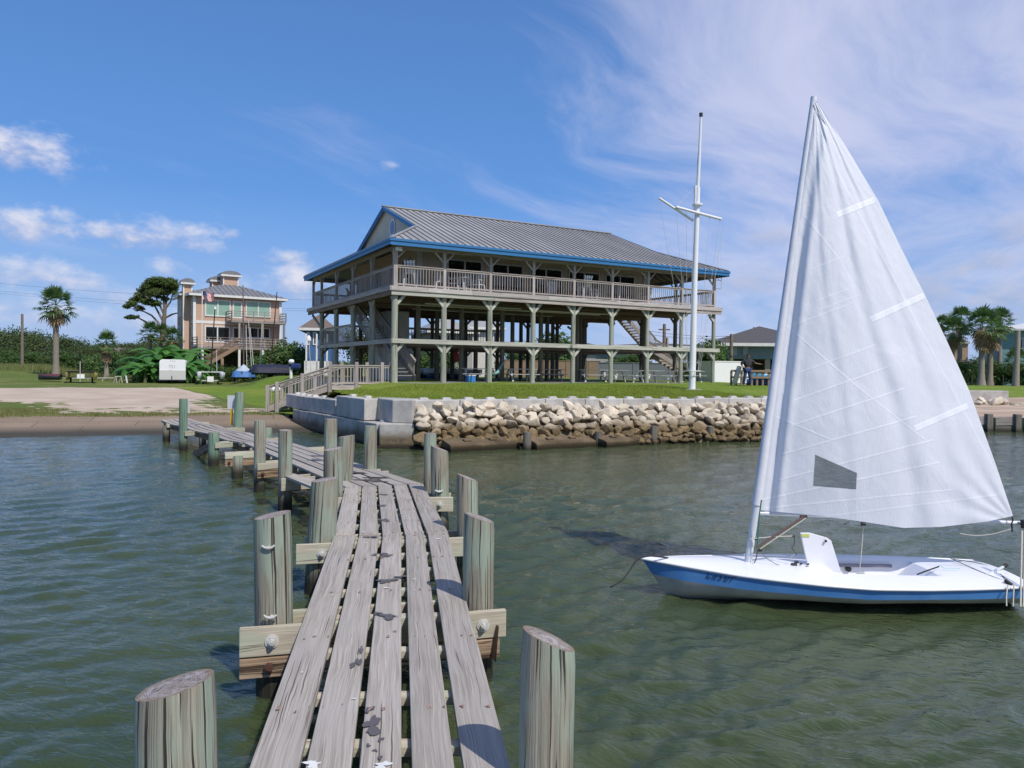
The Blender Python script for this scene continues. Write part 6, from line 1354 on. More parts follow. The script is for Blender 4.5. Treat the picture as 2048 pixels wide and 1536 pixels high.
def limb(mb, a, b, r0, r1, bend=.12, n=6):
    a, b = Vector(a), Vector(b); L = (b-a).length; o = Vector((random.uniform(-1, 1), random.uniform(-1, 1), random.uniform(-.3, .8)))*L*bend
    mb.tube([a.lerp(b, t)+o*math.sin(math.pi*t) for t in np.linspace(0, 1, 6)], list(np.linspace(r0, r1, 6)), n)
def mk_tree(name, label, cat, blobs, h_, rt, nl, size, mat, seed, group=None, base=(0, 0), leafseed=None):
    t = thing(name, label, cat, group=group); V, F, rr_ = leafcloud(blobs, nl, size, seed); npmesh('crown', V, F, mat, t, rnd=rr_); mb = MB(); top = Vector((0, 0, h_)); mb.tube([(0, 0, -.3), (random.uniform(-.1, .1), 0, h_*.5), top], [rt, rt*.8, rt*.55], 10)
    for b in blobs[:9]: limb(mb, top*random.uniform(.6, 1), (b[0]*.8, b[1]*.8, b[2]), rt*.5, rt*.12)
    mb.build('trunk', M['bark'], t); return t
def rb_blobs(n, rx, rz, z0, r_, seed):
    q_ = random.Random(seed); o = []
    for i in range(n): a = q_.uniform(0, 6.28); d = q_.random()**.5; zz = q_.uniform(0, 1); s_ = r_*q_.uniform(.7, 1.25); o.append((math.cos(a)*d*rx*(1-.45*zz), math.sin(a)*d*rx*(1-.45*zz), z0+rz*zz, s_*1.15, s_*1.1, s_*.75))
    return o
oaks = [mk_tree('oak_tree', 'x', 'tree', rb_blobs(15, 4.6, 4.0, 2.2, 1.9, s), 2.6, .35, 8500, .16, M['oakleaf'], s, 'trees along the far left skyline') for s in (1, 2, 3)]
cols = 'dark broad-crowned'
tl_spots = [(-30, 150, 1.25), (12, 140, 1.1), (45, 160, 1.3), (66, 128, .75), (95, 165, .8), (128, 150, 1.05), (152, 138, .75), (178, 165, .85), (200, 150, .62), (228, 175, 1.3), (255, 160, 1.15), (282, 170, 1.2), (-80, 150, 1.2), (0, 190, 1.4), (30, 118, .75), (88, 125, .55), (140, 122, .6), (185, 126, .7), (262, 125, .65), (-10, 122, .8), (232, 140, .75), (310, 170, 1.2), (345, 160, 1.2), (108, 190, .85), (300, 135, .8)]
where = ['at the far left edge', 'just left of the utility pole', 'right behind the utility pole', 'low between the pole and the tall palm', 'left behind the tall palm trunk', 'right behind the tall palm trunk', 'above the black catamaran mast', 'between the two left palms', 'behind the short left palm', 'right of the short left palm', 'left of the pine', 'under the pine', 'beyond the left edge', 'rising highest at the left edge', 'small, near the utility pole foot', 'small, under the tall palm', 'low, right of the tall palm', 'low, left of the short palm', 'low, before the banana clump', 'mid-height at the left edge', 'shading the field house', 'behind the pine trunk', 'behind the banana clump', 'far behind the tall palm', 'left of the white trailer']
for i, ((px, Y, s), wh) in enumerate(zip(tl_spots, where)):
    p = at(px, 740, Y); z = .6; src = oaks[i % 3]; lb = f'dark green oak tree {wh}'
    if i < 3: src.location = (p[0], p[1], z); src.rotation_euler[2] = i*1.3; src.scale = (s, s, s); src['label'] = lb
    else: dup(src, (p[0], p[1], z), random.uniform(0, 6.28), lb, (s*random.uniform(.8, 1.1), s*.9, s*random.uniform(.72, 1.02)))
bushes = [mk_tree('bush', 'x', 'bush', rb_blobs(9, 1.5, 1.2, .5, .75, s+20), .5, .08, 3200, .085, M['bushleaf'], s+20, 'bushes') for s in (1, 2)]
bs = [(535, 78, 1.3, 'dense green bush left of the navy covered boat'), (556, 80, 1.7, 'tall green bush right of the tan house stairs'), (580, 79, 2.0, 'tallest bush between tan house and clubhouse'), (602, 78, 1.9, 'green bush beside the blue house'), (624, 76, 1.3, 'low bush before the blue house'), (690, 70, .9, 'small bush seen under the clubhouse left side'), (500, 82, .9, 'small bush under the tan house deck'), (425, 80, 1.0, 'bush at the foot of the tan house stairs'), (462, 80, .8, 'low bush behind the white catamaran'),
      (880, 74, 1.3, 'bush seen behind the moored white boats'), (842, 72, 1.1, 'bush seen past the storage room'), (1075, 78, 1.9, 'large bush behind the hammock'), (1100, 80, 2.3, 'tall bush in the middle background of the clubhouse'), (1050, 82, 1.8, 'bush left of the tall bush behind the clubhouse'), (1140, 78, 1.3, 'bush behind the fourth front post'), (1270, 66, 1.0, 'bush showing over the grey fence'), (1425, 55, 1.25, 'bright bush behind the last clubhouse post'), (1240, 67, .9, 'small bush over the grey fence left end'),
      (1890, 100, 1.4, 'dark bush at the sail edge on the right'), (1915, 104, 1.5, 'rounded bush left of the right palms'), (1945, 106, 1.5, 'bush behind the right palm trunks'), (1985, 108, 1.5, 'bush between the palm trunks and teal house'), (2030, 106, 1.4, 'bush before the teal house'), (2065, 104, 1.5, 'bush beyond the right edge'),
      (120, 100, 1.1, 'bush right of the tall palm foot'), (205, 98, 1.5, 'bush right of the short palm'), (235, 92, 1.5, 'bright bush left of the banana clump'), (165, 102, 1.2, 'bush behind the black catamaran'), (250, 84, 1.1, 'bush left of the trailer'), (60, 104, 1.2, 'bush left of the tall palm'), (20, 108, 1.3, 'bush by the utility pole')]
for i, (px, Y, s, lb) in enumerate(bs):
    p = at(px, 745, Y); z = float(land_z(p[0], p[1]))-.1; src = bushes[i % 2]
    if i < 2: src.location = (p[0], p[1], z); src.scale = (s,)*3; src['label'] = lb
    else: dup(src, (p[0], p[1], z), random.uniform(0, 6.28), lb, (s*1.1, s, s*random.uniform(.9, 1.2)))
# trees beyond the clubhouse
for i, (px, Y, s, wh) in enumerate([(1095, 150, .9, 'framed by the middle clubhouse posts'), (1130, 160, .8, 'framed right of the middle clubhouse posts'), (1210, 130, .6, 'over the far fence'), (740, 88, .9, 'seen through the stairs at the left of the clubhouse'), (650, 110, .6, 'low behind the blue house'), (1500, 120, .8, 'behind the raised blue-grey house roof'), (1870, 150, .9, 'behind the sail edge'), (1960, 170, .9, 'far behind the right palms'), (2040, 180, 1.0, 'far behind the teal house'), (1700, 150, .9, 'hidden behind the sail')]):
    p = at(px, 740, Y); dup(oaks[i % 3], (p[0], p[1], .6), random.uniform(0, 6), f'dark green oak tree {wh}', s)['group'] = 'trees beyond the clubhouse'
# fan palms
def frond(V, F, rn, base, az, el, L, rad, q_, droop=.5, ns=15):
    """petiole then a folded fan of narrow blades"""
    d = np.array([math.cos(az)*math.cos(el), math.sin(az)*math.cos(el), math.sin(el)]); side = np.array([-math.sin(az), math.cos(az), 0]); up_ = np.cross(d, side); up_ = -up_ if up_[2] < 0 else up_
    tip = base+d*L-np.array([0, 0, .12*L*L*(1 if el < .6 else .3)]); w = .025
    def q4(a, b, c, e): k = len(V); V.extend([a, b, c, e]); F.append((k, k+1, k+2, k+3)); rn.append(q_.random())
    q4(base-side*w, base+side*w, tip+side*w*.6, tip-side*w*.6)
    for i in range(ns):
        th = (i/(ns-1)-.5)*R(205); dd = d*math.cos(th)+side*math.sin(th); l = rad*(1-.28*abs(th)/2.0)*q_.uniform(.88, 1.08); dr = np.array([0, 0, -1.0])
        m1 = tip+dd*l*.6-up_*abs(math.sin(th))*.10*l+dr*.05*l*droop*2; e = tip+dd*l*(.97-.12*droop)+dr*l*(.32*droop*q_.uniform(.5, 1.5))-up_*abs(math.sin(th))*.15*l; n_ = np.cross(dd, up_); n_ = n_/np.linalg.norm(n_)*rad*.062
        q4(tip-n_*.3, m1-n_, m1+n_, tip+n_*.3); q4(m1-n_, e-n_*.15, e+n_*.15, m1+n_)
def fan_palm(label, px, pyb, pytop, Y, crown, trunk_r, seed, skirt=1.0, nf=46, zt=None, group='fan palms', lean=0.0, wild=0):
    q_ = random.Random(seed); b = at(px, pyb, Y); z0 = float(land_z(b[0], b[1])); hgt = at(px, pytop, Y)[2]-z0; t = thing('palm_tree', label, 'palm tree', (b[0], b[1], z0), group=group)
    mb = MB(); n_ = 9; mb.tube([(lean*(k/n_)**2, 0, hgt*k/n_-.1) for k in range(n_+1)], [trunk_r*(1.75 if k == 0 else 1.28 if k == 1 else 1.1-.25*k/n_) for k in range(n_+1)], 12); mb.build('trunk', M['palmbark'], t)
    V, F, rn = [], [], []; top = np.array([lean, 0, hgt]); s_ = crown/2.05
    for i in range(nf):
        f = (i+.5)/nf; el = R(84-112*f+q_.uniform(-9, 9)); az = i*2.4+q_.uniform(-.3, .3); frond(V, F, rn, top+np.array([0, 0, .25*(1-f)]), az, el, s_*q_.uniform(.85, 1.2), s_*q_.uniform(.75, .98), q_, droop=.12+.95*f, ns=12)
    npmesh('crown', V, F, M['palmleaf'], t, rnd=rn); V, F, rn = [], [], []
    for i in range(int(34*skirt)):
        el = R(-q_.uniform(38, 88)); az = q_.uniform(0, 6.28); dz_ = q_.uniform(0, .9*skirt*s_); frond(V, F, rn, top-np.array([0, 0, dz_])+np.array([math.cos(az), math.sin(az), 0])*trunk_r, az, el, s_*.35, s_*q_.uniform(.5, .85), q_, droop=.9, ns=8)
    npmesh('dead_skirt', V, F, M['deadfrond'], t, rnd=rn); return t
fan_palm('tall fan palm with a bushy crown standing left of the black catamaran', 112, 768, 613, 74, 2.35, .27, 1, skirt=1.0)
fan_palm('shorter fan palm with a long skirt of dead fronds', 213, 757, 690, 82, 1.75, .24, 2, skirt=1.6, nf=40)
for (px, yt, Y, cr, tr, lb, sd, sk) in ((1918, 643, 112, 2.8, .33, 'dark-headed palm rising highest beside the sail', 4, .8), (1903, 664, 100, 2.6, .30, 'palm leaning over the peach house beside the sail', 5, 1.3), (1962, 652, 97, 3.1, .36, 'full green palm with the left of two thick close trunks', 6, 1.7), (1979, 658, 101, 2.8, .36, 'palm with a brown skirt, right of two close trunks', 7, 1.8), (1998, 645, 108, 2.6, .28, 'slim palm left of the teal house', 8, .8), (2031, 722, 100, 2.1, .30, 'short palm in front of the teal house', 9, .6), (1880, 652, 116, 2.0, .28, 'palm half hidden by the sail edge', 10, .5)):
    fan_palm(lb, px, 768, yt, Y, cr, tr, sd, sk, group='palms on the right shore', nf=46)
# bare trunk without a crown showing, by the teal house
b = at(2031, 768, 92); mb = MB(); hg = at(2031, 660, 92)[2]-1.1; mb.tube([(0, 0, 0), (.1, 0, hg*.5), (.15, 0, hg)], [.42, .3, .25], 12); o = mb.build('bare_trunk', M['palmbark'], loc=(b[0], b[1], 1.0)); tag(o, 'tall bare grey palm trunk at the right edge before the teal house', 'tree trunk')
# umbrella pine behind the banana clump
pb_ = at(310, 745, 92); pine = thing('pine_tree', 'tall umbrella-shaped pine with bare limbs left of the tan house', 'tree', (pb_[0], 92, .7)); PX = lambda cx, cy, d=0: np.array(at(230+cx/4.517, 520+cy/4.517, 92+d))-np.array([pb_[0], 92, .7]); k_ = 92/FPX/4.517
cl = [(430, 195, 95, 34, 0), (360, 215, 70, 34, 1), (500, 205, 62, 36, -1), (300, 240, 62, 34, 0), (250, 285, 50, 34, 1), (215, 325, 40, 26, 0), (150, 395, 46, 26, -1), (105, 420, 34, 18, 0), (220, 435, 44, 22, 1), (290, 375, 66, 28, 0), (360, 390, 58, 24, -1), (540, 250, 34, 38, 0), (430, 250, 60, 26, 2), (330, 300, 58, 26, -2), (150, 515, 46, 18, 0), (105, 520, 22, 10, 0), (205, 510, 18, 12, 0), (470, 300, 30, 18, 1), (390, 330, 34, 16, 2), (540, 300, 26, 20, -1), (340, 190, 60, 30, 0), (470, 220, 70, 34, 1), (270, 330, 50, 24, 1), (390, 285, 70, 26, -1), (510, 275, 40, 24, 1), (450, 350, 40, 20, 0), (180, 360, 44, 24, 1)]
blobs_ = []
for cx, cy, rx, ry, d in cl: p = PX(cx, cy, d*.8); blobs_.append((p[0], p[1], p[2], rx*k_*1.05, rx*k_*.9, ry*k_*1.15))
V, F, rr_ = leafcloud(blobs_, 48000, .085, 5, asp=.45); npmesh('crown', V, F, M['pineleaf'], pine, rnd=rr_)
mb = MB(); T = [PX(435, 960), PX(432, 700), PX(440, 560), PX(452, 440), PX(440, 330), PX(430, 230)]; mb.tube(T, [.42, .36, .28, .20, .14, .08], 10)
for pts_ in (((440, 560), (390, 470), (330, 360), (290, 300)), ((385, 640), (388, 560), (330, 500), (230, 450), (150, 410)), ((340, 610), (280, 560), (215, 525), (120, 520)), ((452, 440), (500, 380), (530, 280)), ((440, 480), (400, 400), (360, 320)), ((455, 520), (520, 490), (600, 470)), ((430, 660), (400, 620), (386, 600)), ((450, 440), (470, 340), (490, 240)), ((330, 360), (260, 320), (230, 300))):
    P_ = [PX(*p) for p in pts_]; mb.tube(P_, list(np.linspace(.16, .05, len(P_))), 7)
mb.build('trunk', M['bark'], pine)
# banana clump and the cabbage palms behind the trailer
def banana_plant(label, px, Y, s, seed, n=11):
    q_ = random.Random(seed); b = at(px, 762, Y); z0 = float(land_z(b[0], b[1])); t = thing('banana_plant', label, 'banana plant', (b[0], b[1], z0), group='banana plants behind the trailer'); V, F, rn = [], [], []; mb = MB(); mb.tube([(0, 0, 0), (.05, 0, 1.3*s)], [.16*s, .09*s], 8); mb.build('stem', M['bushstem'], t)
    for i in range(n):
        az = i*2.4+q_.uniform(-.4, .4); el = R(q_.uniform(25, 75)); L = s*q_.uniform(1.7, 2.5); w_ = .30*s; d = np.array([math.cos(az), math.sin(az), 0]); sd_ = np.array([-math.sin(az), math.cos(az), 0]); K_ = 9; base = np.array([0, 0, 1.1*s*q_.uniform(.5, 1)]); prev = None; x = z = 0; ang = el; r0 = q_.random()
        for k in range(K_+1):
            f = k/K_; p = base+d*x+np.array([0, 0, z]); x += math.cos(ang)*L/K_; z += math.sin(ang)*L/K_; ang -= R(q_.uniform(9, 17)); ww_ = w_*math.sin(math.pi*min(.06+f*.94, .985))**.6*(0.15 if f < .15 else 1)
            tilt = np.array([0, 0, -.35])*ww_; cur = (p-sd_*ww_+tilt, p, p+sd_*ww_+tilt)
            if prev is not None:
                k0 = len(V); V.extend([prev[0], prev[1], cur[1]*.97+prev[1]*.03, cur[0]*.93+prev[0]*.07]); V.extend([prev[1], prev[2], cur[2]*.93+prev[2]*.07, cur[1]]); F.extend([(k0, k0+1, k0+2, k0+3), (k0+4, k0+5, k0+6, k0+7)]); rn.extend([r0+q_.uniform(-.1, .1)]*2)
            prev = cur
    npmesh('leaves', V, F, M['banana'], t, rnd=np.clip(rn, 0, 1)); return t
M['bushstem'] = paint('green_stem', (.10, .14, .05), .8)
bp = [(268, 74, 1.0, 'leftmost low banana plant'), (284, 75, 1.15, 'banana plant second from the left of the clump'), (300, 76, 1.35, 'banana plant left behind the trailer'), (318, 77, 1.5, 'banana plant directly behind the trailer'), (340, 78, 1.65, 'tall banana plant above the trailer roof'), (356, 78, 1.7, 'tallest banana plant before the tan house'), (374, 75, 1.35, 'banana plant right behind the trailer'), (388, 74, 1.05, 'low banana plant right of the trailer'), (290, 72, .85, 'small banana plant in front of the clump'), (310, 72.5, .95, 'small banana plant at the trailer side'), (379, 73, .95, 'small banana plant near the white catamaran'), (330, 80, 1.8, 'banana plant with upright leaves under the pine')]
for i, (px, Y, s, lb) in enumerate(bp): banana_plant(lb, px, Y, s*1.22, 40+i, 15)
for px, yt, Y, lb, sd in ((300, 668, 86, 'low shaggy palm left under the pine', 31), (322, 672, 85, 'low shaggy palm right under the pine', 32), (345, 680, 84, 'low palm beside the tan house wall', 33)):
    fan_palm(lb, px, 762, yt, Y, 1.7, .2, sd, .3, nf=34, group='low palms under the pine')
# rough grass at the back of the field
def samp3(n):
    Y = 78+rng.random(n)**.7*45; px = rng.random(n)*300-20; X = (px-1024)/FPX*Y; return np.stack([X, Y, land_z(X, Y)], -1)
pts_ = samp3(26000); n = len(pts_); a_ = rng.random(n)*6.28; hh = .25+.6*rng.random(n); wd = .03+.02*rng.random(n); V = np.empty((n, 3, 3)); V[:, 0] = pts_+np.stack([np.cos(a_)*wd, np.sin(a_)*wd, 0*wd], -1); V[:, 1] = pts_-np.stack([np.cos(a_)*wd, np.sin(a_)*wd, 0*wd], -1); V[:, 2] = pts_+np.stack([rng.normal(0, .12, n), rng.normal(0, .12, n), hh], -1)
o = npmesh('tall_grass', V.reshape(-1, 3), np.arange(n*3).reshape(-1, 3), M['reed'], rnd=rng.random(n)); o['kind'] = 'stuff'
# ================================================================ vehicles, boats and small things on land
def gp_(px, py): p = land_hit(px, py); return p
# enclosed trailer
p0 = gp_(345, 767); Yt = 71.0; c_ = at(345, 765, Yt); z0 = float(land_z(c_[0], Yt)); tr = thing('cargo_trailer', 'white enclosed cargo trailer with a grey lower front before the banana plants', 'trailer', (c_[0], Yt, z0), R(21)); k_ = Yt/FPX
def X_(px): return (px-345)*k_
zt = at(345, 719, Yt)[2]-z0; W = X_(370)-X_(322)
mb = MB(); n_ = 10; prof = [(-W/2, .32), (W/2, .32), (W/2, zt-.28)]+[(W/2-.28+.28*math.cos(a), zt-.28+.28*math.sin(a)) for a in np.linspace(0, math.pi/2, 6)[1:]]+[(-W/2+.28-.28*math.sin(a), zt-.28+.28*math.cos(a)) for a in np.linspace(0, math.pi/2, 6)]
mb.prism([(x, 0, z) for x, z in prof], (0, 4.5, 0)); tbd = mb.build('body', M['white'], tr, bevel=.03)
mb = MB(); mb.box((0, -.02, .32+.48), (W-.02, .04, .92)); mb.build('stone_guard', M['galv'], tbd); mb = MB(); mb.box((0, -.10, .30), (W+.25, .12, .12)); mb.build('frame', M['black'], tr); mb = MB(); mb.beam((-.5, .2, .3), (0, -1.2, .3), .08, .1); mb.beam((.5, .2, .3), (0, -1.2, .3), .08, .1); mb.build('tongue', M['black'], tr); mb = MB(); mb.tube([(0, -1.0, .0), (0, -1.0, .75)], .04, 8); mb.build('jack', M['black'], tr)
for s_ in (-1, 1):
    mb = MB(); mb.tube([(s_*(W/2+.02), 2.2, .3), (s_*(W/2+.2), 2.2, .3)], .32, 16); mb.build('wheel', M['black'], tr); mb = MB(); mb.box((s_*(W/2+.12), 2.2, .55), (.26, 1.0, .32)); mb.build('fender', M['white'], tr)
for x in (-.18, 0, .18): mb = MB(); mb.tube([(x, -.02, zt-.12), (x, -.05, zt-.12)], .03, 8); mb.build('marker_lamp', paint('amber_lens', (.5, .2, .03), .3), tbd)
def text(par, s, size, loc, mt, rx=math.pi/2):
    cv = bpy.data.curves.new('t', 'FONT'); cv.body = s; cv.size = size; cv.extrude = .003; cv.align_x = 'CENTER'; o = bpy.data.objects.new('t', cv); link(o); me = bpy.data.meshes.new_from_object(o.evaluated_get(bpy.context.evaluated_depsgraph_get())); bpy.data.objects.remove(o); o = bpy.data.objects.new('lettering', me); link(o); o.parent = par; o.location = loc; o.rotation_euler = (rx, 0, 0); me.materials.clear(); me.materials.append(mt); return o
text(tbd, '721', .42, (-.02, -.012, zt-.82), paint('faded_numbers', (.45, .45, .46), .6)); text(tbd, '===', .2, (-.18, -.012, zt-1.12), paint('small_dark_mark', (.12, .12, .13), .6))
# generic boat hull
def hull_mesh(mb, L, W_, D_, z0=0.0, n=14, blunt=.75, open_=False):
    rows = []
    for i in range(n+1):
        t = i/n; b = W_/2*(math.sin(math.pi/2*min(1, t/.55))**.8 if t < .55 else 1-(1-blunt)*((t-.55)/.45)**2); z = z0+D_*(1+.18*(1-t)**2); x = L*(t-.5); rows.append([(x, -b, z), (x, -b*.85, z0+D_*.35), (x, -b*.35, z0), (x, b*.35, z0), (x, b*.85, z0+D_*.35), (x, b, z)])
    V = [p for r_ in rows for p in r_]; F = [(i*6+k, (i+1)*6+k, (i+1)*6+k+1, i*6+k+1) for i in range(n) for k in range(5)]; F.append(tuple(range(n*6, n*6+6))); F += [] if open_ else [(i*6, i*6+5, (i+1)*6+5, (i+1)*6) for i in range(n)]; mb.add(V, F, None, None, True)
def wheels(par, x, w_, r_=.25): 
    for s_ in (-1, 1): mb = MB(); mb.tube([(x, s_*w_, r_), (x, s_*(w_+.15), r_)], r_, 14); mb.build('wheel', M['black'], par)
def place(px, Y, py=765): p = at(px, py, Y); return (p[0], Y, float(land_z(p[0], Y)))
# maroon and black skiff on the grass
kd = thing('upturned_skiff', 'maroon and black small boat lying on the grass by the tall palm', 'boat', place(99, 70), R(8)); mb = MB(); hull_mesh(mb, 2.0, .85, .38, .12); mb.build('hull', paint('black_hull', (.02, .02, .022), .4), kd); mb = MB(); V = []; 
for i in range(11):
    t = i/10; b = .40*(math.sin(math.pi/2*min(1, t/.5))**.8 if t < .5 else 1-.3*((t-.5)/.5)**2)
    V += [(2.0*(t-.5), -b, .50+.05*(1-t)), (2.0*(t-.5), 0, .50+.10+.10*t), (2.0*(t-.5), b, .50+.05*(1-t))]
mb.add(V, [(i*3+k, (i+1)*3+k, (i+1)*3+k+1, i*3+k+1) for i in range(10) for k in (0, 1)], None, .5, True); mb.build('cover', paint('maroon_cover', (.13, .03, .04), .7), kd)
# black catamaran with yellow hulls seen end-on
ct = thing('black_catamaran', 'black catamaran with yellow hulls on a trailer beside the tall palm', 'catamaran', place(163, 69), R(118))
for s_ in (-1, 1): mb = MB(); hull_mesh(mb, 4.6, .36, .62, .28, blunt=.5); o = mb.build('hull', paint('yellow_hull', (.42, .32, .035), .35), ct); o.location = (0, s_*1.12, 0)
mb = MB(); mb.box((-.2, 0, 1.06), (2.4, 2.2, .05)); mb.build('trampoline', M['black'], ct); mb = MB(); mb.beam((-1.2, -1.25, 1.0), (-1.2, 1.25, 1.0), .1, .1); mb.build('crossbeam', M['black'], ct); mb = MB(); mb.beam((-.8, 0, 1.05), (-1.0, .1, 2.75), .12, .1); mb.build('folded_mast', M['black'], ct); mb = MB(); mb.tube([(-1.5, .05, .1), (-1.5, .05, 2.0)], .035, 6); mb.build('stanchion', M['galv'], ct); wheels(ct, .2, .8); mb = MB(); mb.box((.2, 0, .5), (.1, 1.7, .1)); mb.build('axle', M['galv'], ct); mb = MB(); mb.box((-1.25, 0, .62), (.5, .6, .4)); mb.build('storage_box', M['white'], ct)
# sawhorse and leaning white marker
sh = thing('sawhorse', 'small pale wooden sawhorse on the grass strip', 'sawhorse', place(236, 70), R(70)); mb = MB(); mb.beam((-.35, 0, .62), (.35, 0, .62), .08, .1); mb.build('top_beam', M['bentwood'], sh)
for x in (-.28, .28):
    for s_ in (-1, 1): mb = MB(); mb.beam((x, s_*.03, .6), (x*1.1, s_*.2, 0), .07, .05, up=(1, 0, 0)); mb.build('leg', M['bentwood'], sh)
mb = MB(); mb.beam((0, 0, 0), (-.12, 0, .72), .14, .08); o = mb.build('marker_post', M['white'], loc=place(254.5, 70)); tag(o, 'leaning white marker post beside the sawhorse', 'post')
# white catamaran on a trailer
wc = thing('white_catamaran', 'white hulled catamaran on a trailer right of the cargo trailer', 'catamaran', place(422, 70), R(110))
for s_ in (-1, 1): mb = MB(); hull_mesh(mb, 4.8, .52, .58, .50, blunt=.55); o = mb.build('hull', M['white'], wc); o.location = (0, s_*.98, 0)
mb = MB(); mb.box((0, 0, 1.18), (2.2, 1.7, .06)); mb.build('trampoline', paint('blue_grey_mesh', (.10, .16, .22), .8), wc); mb = MB(); mb.beam((-1.1, -1.1, 1.16), (-1.1, 1.1, 1.16), .1, .1); mb.build('crossbeam', M['galv'], wc); mb = MB(); a = at(430, 620, 70); o0 = place(422, 70); mb.tube([(-1.1, .0, 1.1), (-1.0, -(a[0]-o0[0]), a[2]-o0[2])], [.06, .045], 8); mb.build('mast', M['black'], wc); mb = MB(); mb.tube([(-1.0, -(a[0]-o0[0])-.02, a[2]-o0[2]), (-1.0, -(a[0]-o0[0]), a[2]-o0[2]+.25)], .13, 10); mb.build('mast_float', M['white'], wc); wheels(wc, -.6, .55, .3); mb = MB(); mb.box((-.9, 0, .35), (.1, 1.5, .1)); mb.build('axle', M['galv'], wc); mb = MB(); mb.box((-1.2, 0, .5), (.3, .55, .5)); mb.build('storage_box', M['white'], wc)
# tarpaulin covered boats
def tarp(name, label, px, Y, L, W_, zc, h_, rz, mt, peak=0.0, group=None, mast=None, top=None):
    t = thing(name, label, 'covered boat', place(px, Y), rz, group); V = []; nx, ny = 16, 12
    for i in range(nx+1):
        for j in range(ny+1):
            x = L*(i/nx-.5); f = j/ny*2-1; b = W_/2*(1-.35*abs(2*i/nx-1)**2.2); z = zc+h_*(1-abs(f)**1.6)*(1-.25*abs(2*i/nx-1))+peak*math.exp(-((x/L*6)**2))*max(0, 1-abs(f)*1.5)+.03*math.sin(i*2.1)*math.cos(j*1.7)
            if abs(f) > .99 or i in (0, nx): z = zc-.38
            V.append((x, f*b, z))
    idx = np.arange((nx+1)*(ny+1)).reshape(nx+1, ny+1); F = np.stack([idx[:-1, :-1], idx[1:, :-1], idx[1:, 1:], idx[:-1, 1:]], -1).reshape(-1, 4); npmesh('cover', V, F, mt, t, smooth=True); mb = MB(); hull_mesh(mb, L*.97, W_*.92, .55, .30); mb.build('hull', M['dark'], t); wheels(t, .3, W_*.36)
    if mast: o0 = place(px, Y); a = at(mast[0], mast[1], Y); mb = MB(); b = Vector((a[0]-o0[0], 0, a[2]-o0[2])); c0 = Vector((at(mast[2], 740, Y)[0]-o0[0], 0, zc+.2)); q_ = Matrix.Rotation(-rz, 3, 'Z'); mb.tube([q_ @ c0, q_ @ b], [.06, .04], 8); mb.build('mast', top or M['dark'], t)
    return t
m, q, out = newmat('blue_white_tarp'); P = q.n('ShaderNodeTexCoord').outputs['Object']; z = q.n('ShaderNodeSeparateXYZ', {0: P}).outputs[2]; n1 = q.noise(P, 3, 4); c = q.mix(q.mr(q.m('ADD', z, q.m('MULTIPLY', n1, .25)), 1.12, 1.22), (.05, .16, .40), (.45, .52, .56)); finish(q, out, c, .6, n1, .6, .04); M['tarp'] = m
tarp('covered_boat', 'boat under a pale-topped blue tarpaulin before the tan house stairs', 487, 69, 3.6, 2.1, .85, .38, R(105), M['tarp'], peak=.42, group='covered boats', mast=(486, 570, 487.5), top=paint('bronze_mast', (.16, .11, .09), .4))
tarp('covered_boat', 'boat under a dark navy tarpaulin left of the access ramp', 541, 67, 3.6, 2.4, .85, .42, R(38), paint('navy_tarp', (.018, .02, .05), .7, .3, 2, .4), group='covered boats', mast=(554, 584, 541), top=paint('dark_red_mast', (.05, .02, .02), .4))
ob = thing('outboard_cover', 'dark blue canvas-covered outboard with a white float beside the ramp railing', 'outboard motor', place(585, 58, 760)); mb = MB(); mb.box((.25, 0, .95), (.75, .5, .45)); mb.build('cover', paint('deep_blue_canvas', (.015, .03, .13), .8, .2), ob, bevel=.12); mb = MB(); mb.tube([(-.12, 0, .0), (-.12, 0, .9)], .12, 10); mb.build('stand', M['white'], ob); mb = MB(); mb.tube([(-.30, 0, 1.28), (-.2, 0, 1.31), (0, 0, 1.31), (.10, 0, 1.28)], [.08, .19, .19, .1], 12); mb.build('float', M['white'], ob)
for px, Y, lb in ((547, 52, 'white round float left of two on the lawn behind the ramp foot'), (554, 52, 'white round float right of two on the lawn behind the ramp foot')):
    mb = MB(); mb.tube([(-.24, 0, .22), (-.15, 0, .22), (0, 0, .22), (.15, 0, .22), (.24, 0, .22)], [.06, .19, .22, .19, .06], 12); o = mb.build('float', M['white'], loc=place(px, Y)); tag(o, lb, 'float')
# masts standing among the boats
for (x0, y0, x1, y1, Y, lb) in ((519, 740, 524, 645, 70, 'slim pale mast between the two covered boats'), (504, 740, 497, 640, 72, 'thin leaning mast right of the blue tarpaulin'), (509, 740, 500, 655, 73, 'thinnest leaning mast right of the blue tarpaulin'), (494, 738, 492, 650, 72, 'thin upright mast just right of the blue tarpaulin'), (434, 740, 433, 700, 70, 'short pale mast behind the white catamaran')):
    a, b = at(x0, y0, Y), at(x1, y1, Y); mb = MB(); mb.tube([(0, 0, -.5), (b[0]-a[0], 0, b[2]-a[2])], .035, 6); o = mb.build('mast', M['galv'], loc=(a[0], Y, a[2])); tag(o, lb, 'mast')
# birdhouse pole at the clubhouse corner
a = place(622, 60); b = at(618, 680, 60); bp_ = thing('birdhouse_pole', 'white bottle birdhouse on a thin pole left of the clubhouse', 'birdhouse', a); mb = MB(); mb.tube([(0, 0, 0), (b[0]-a[0], 0, b[2]-a[2])], .03, 6); mb.build('pole', M['galv'], bp_); mb = MB(); mb.tube([(b[0]-a[0]-.02, 0, b[2]-a[2]-.05), (b[0]-a[0]-.02, 0, b[2]-a[2]+.2), (b[0]-a[0]-.02, 0, b[2]-a[2]+.38)], [.20, .18, .05], 10); mb.build('house', M['white'], bp_)
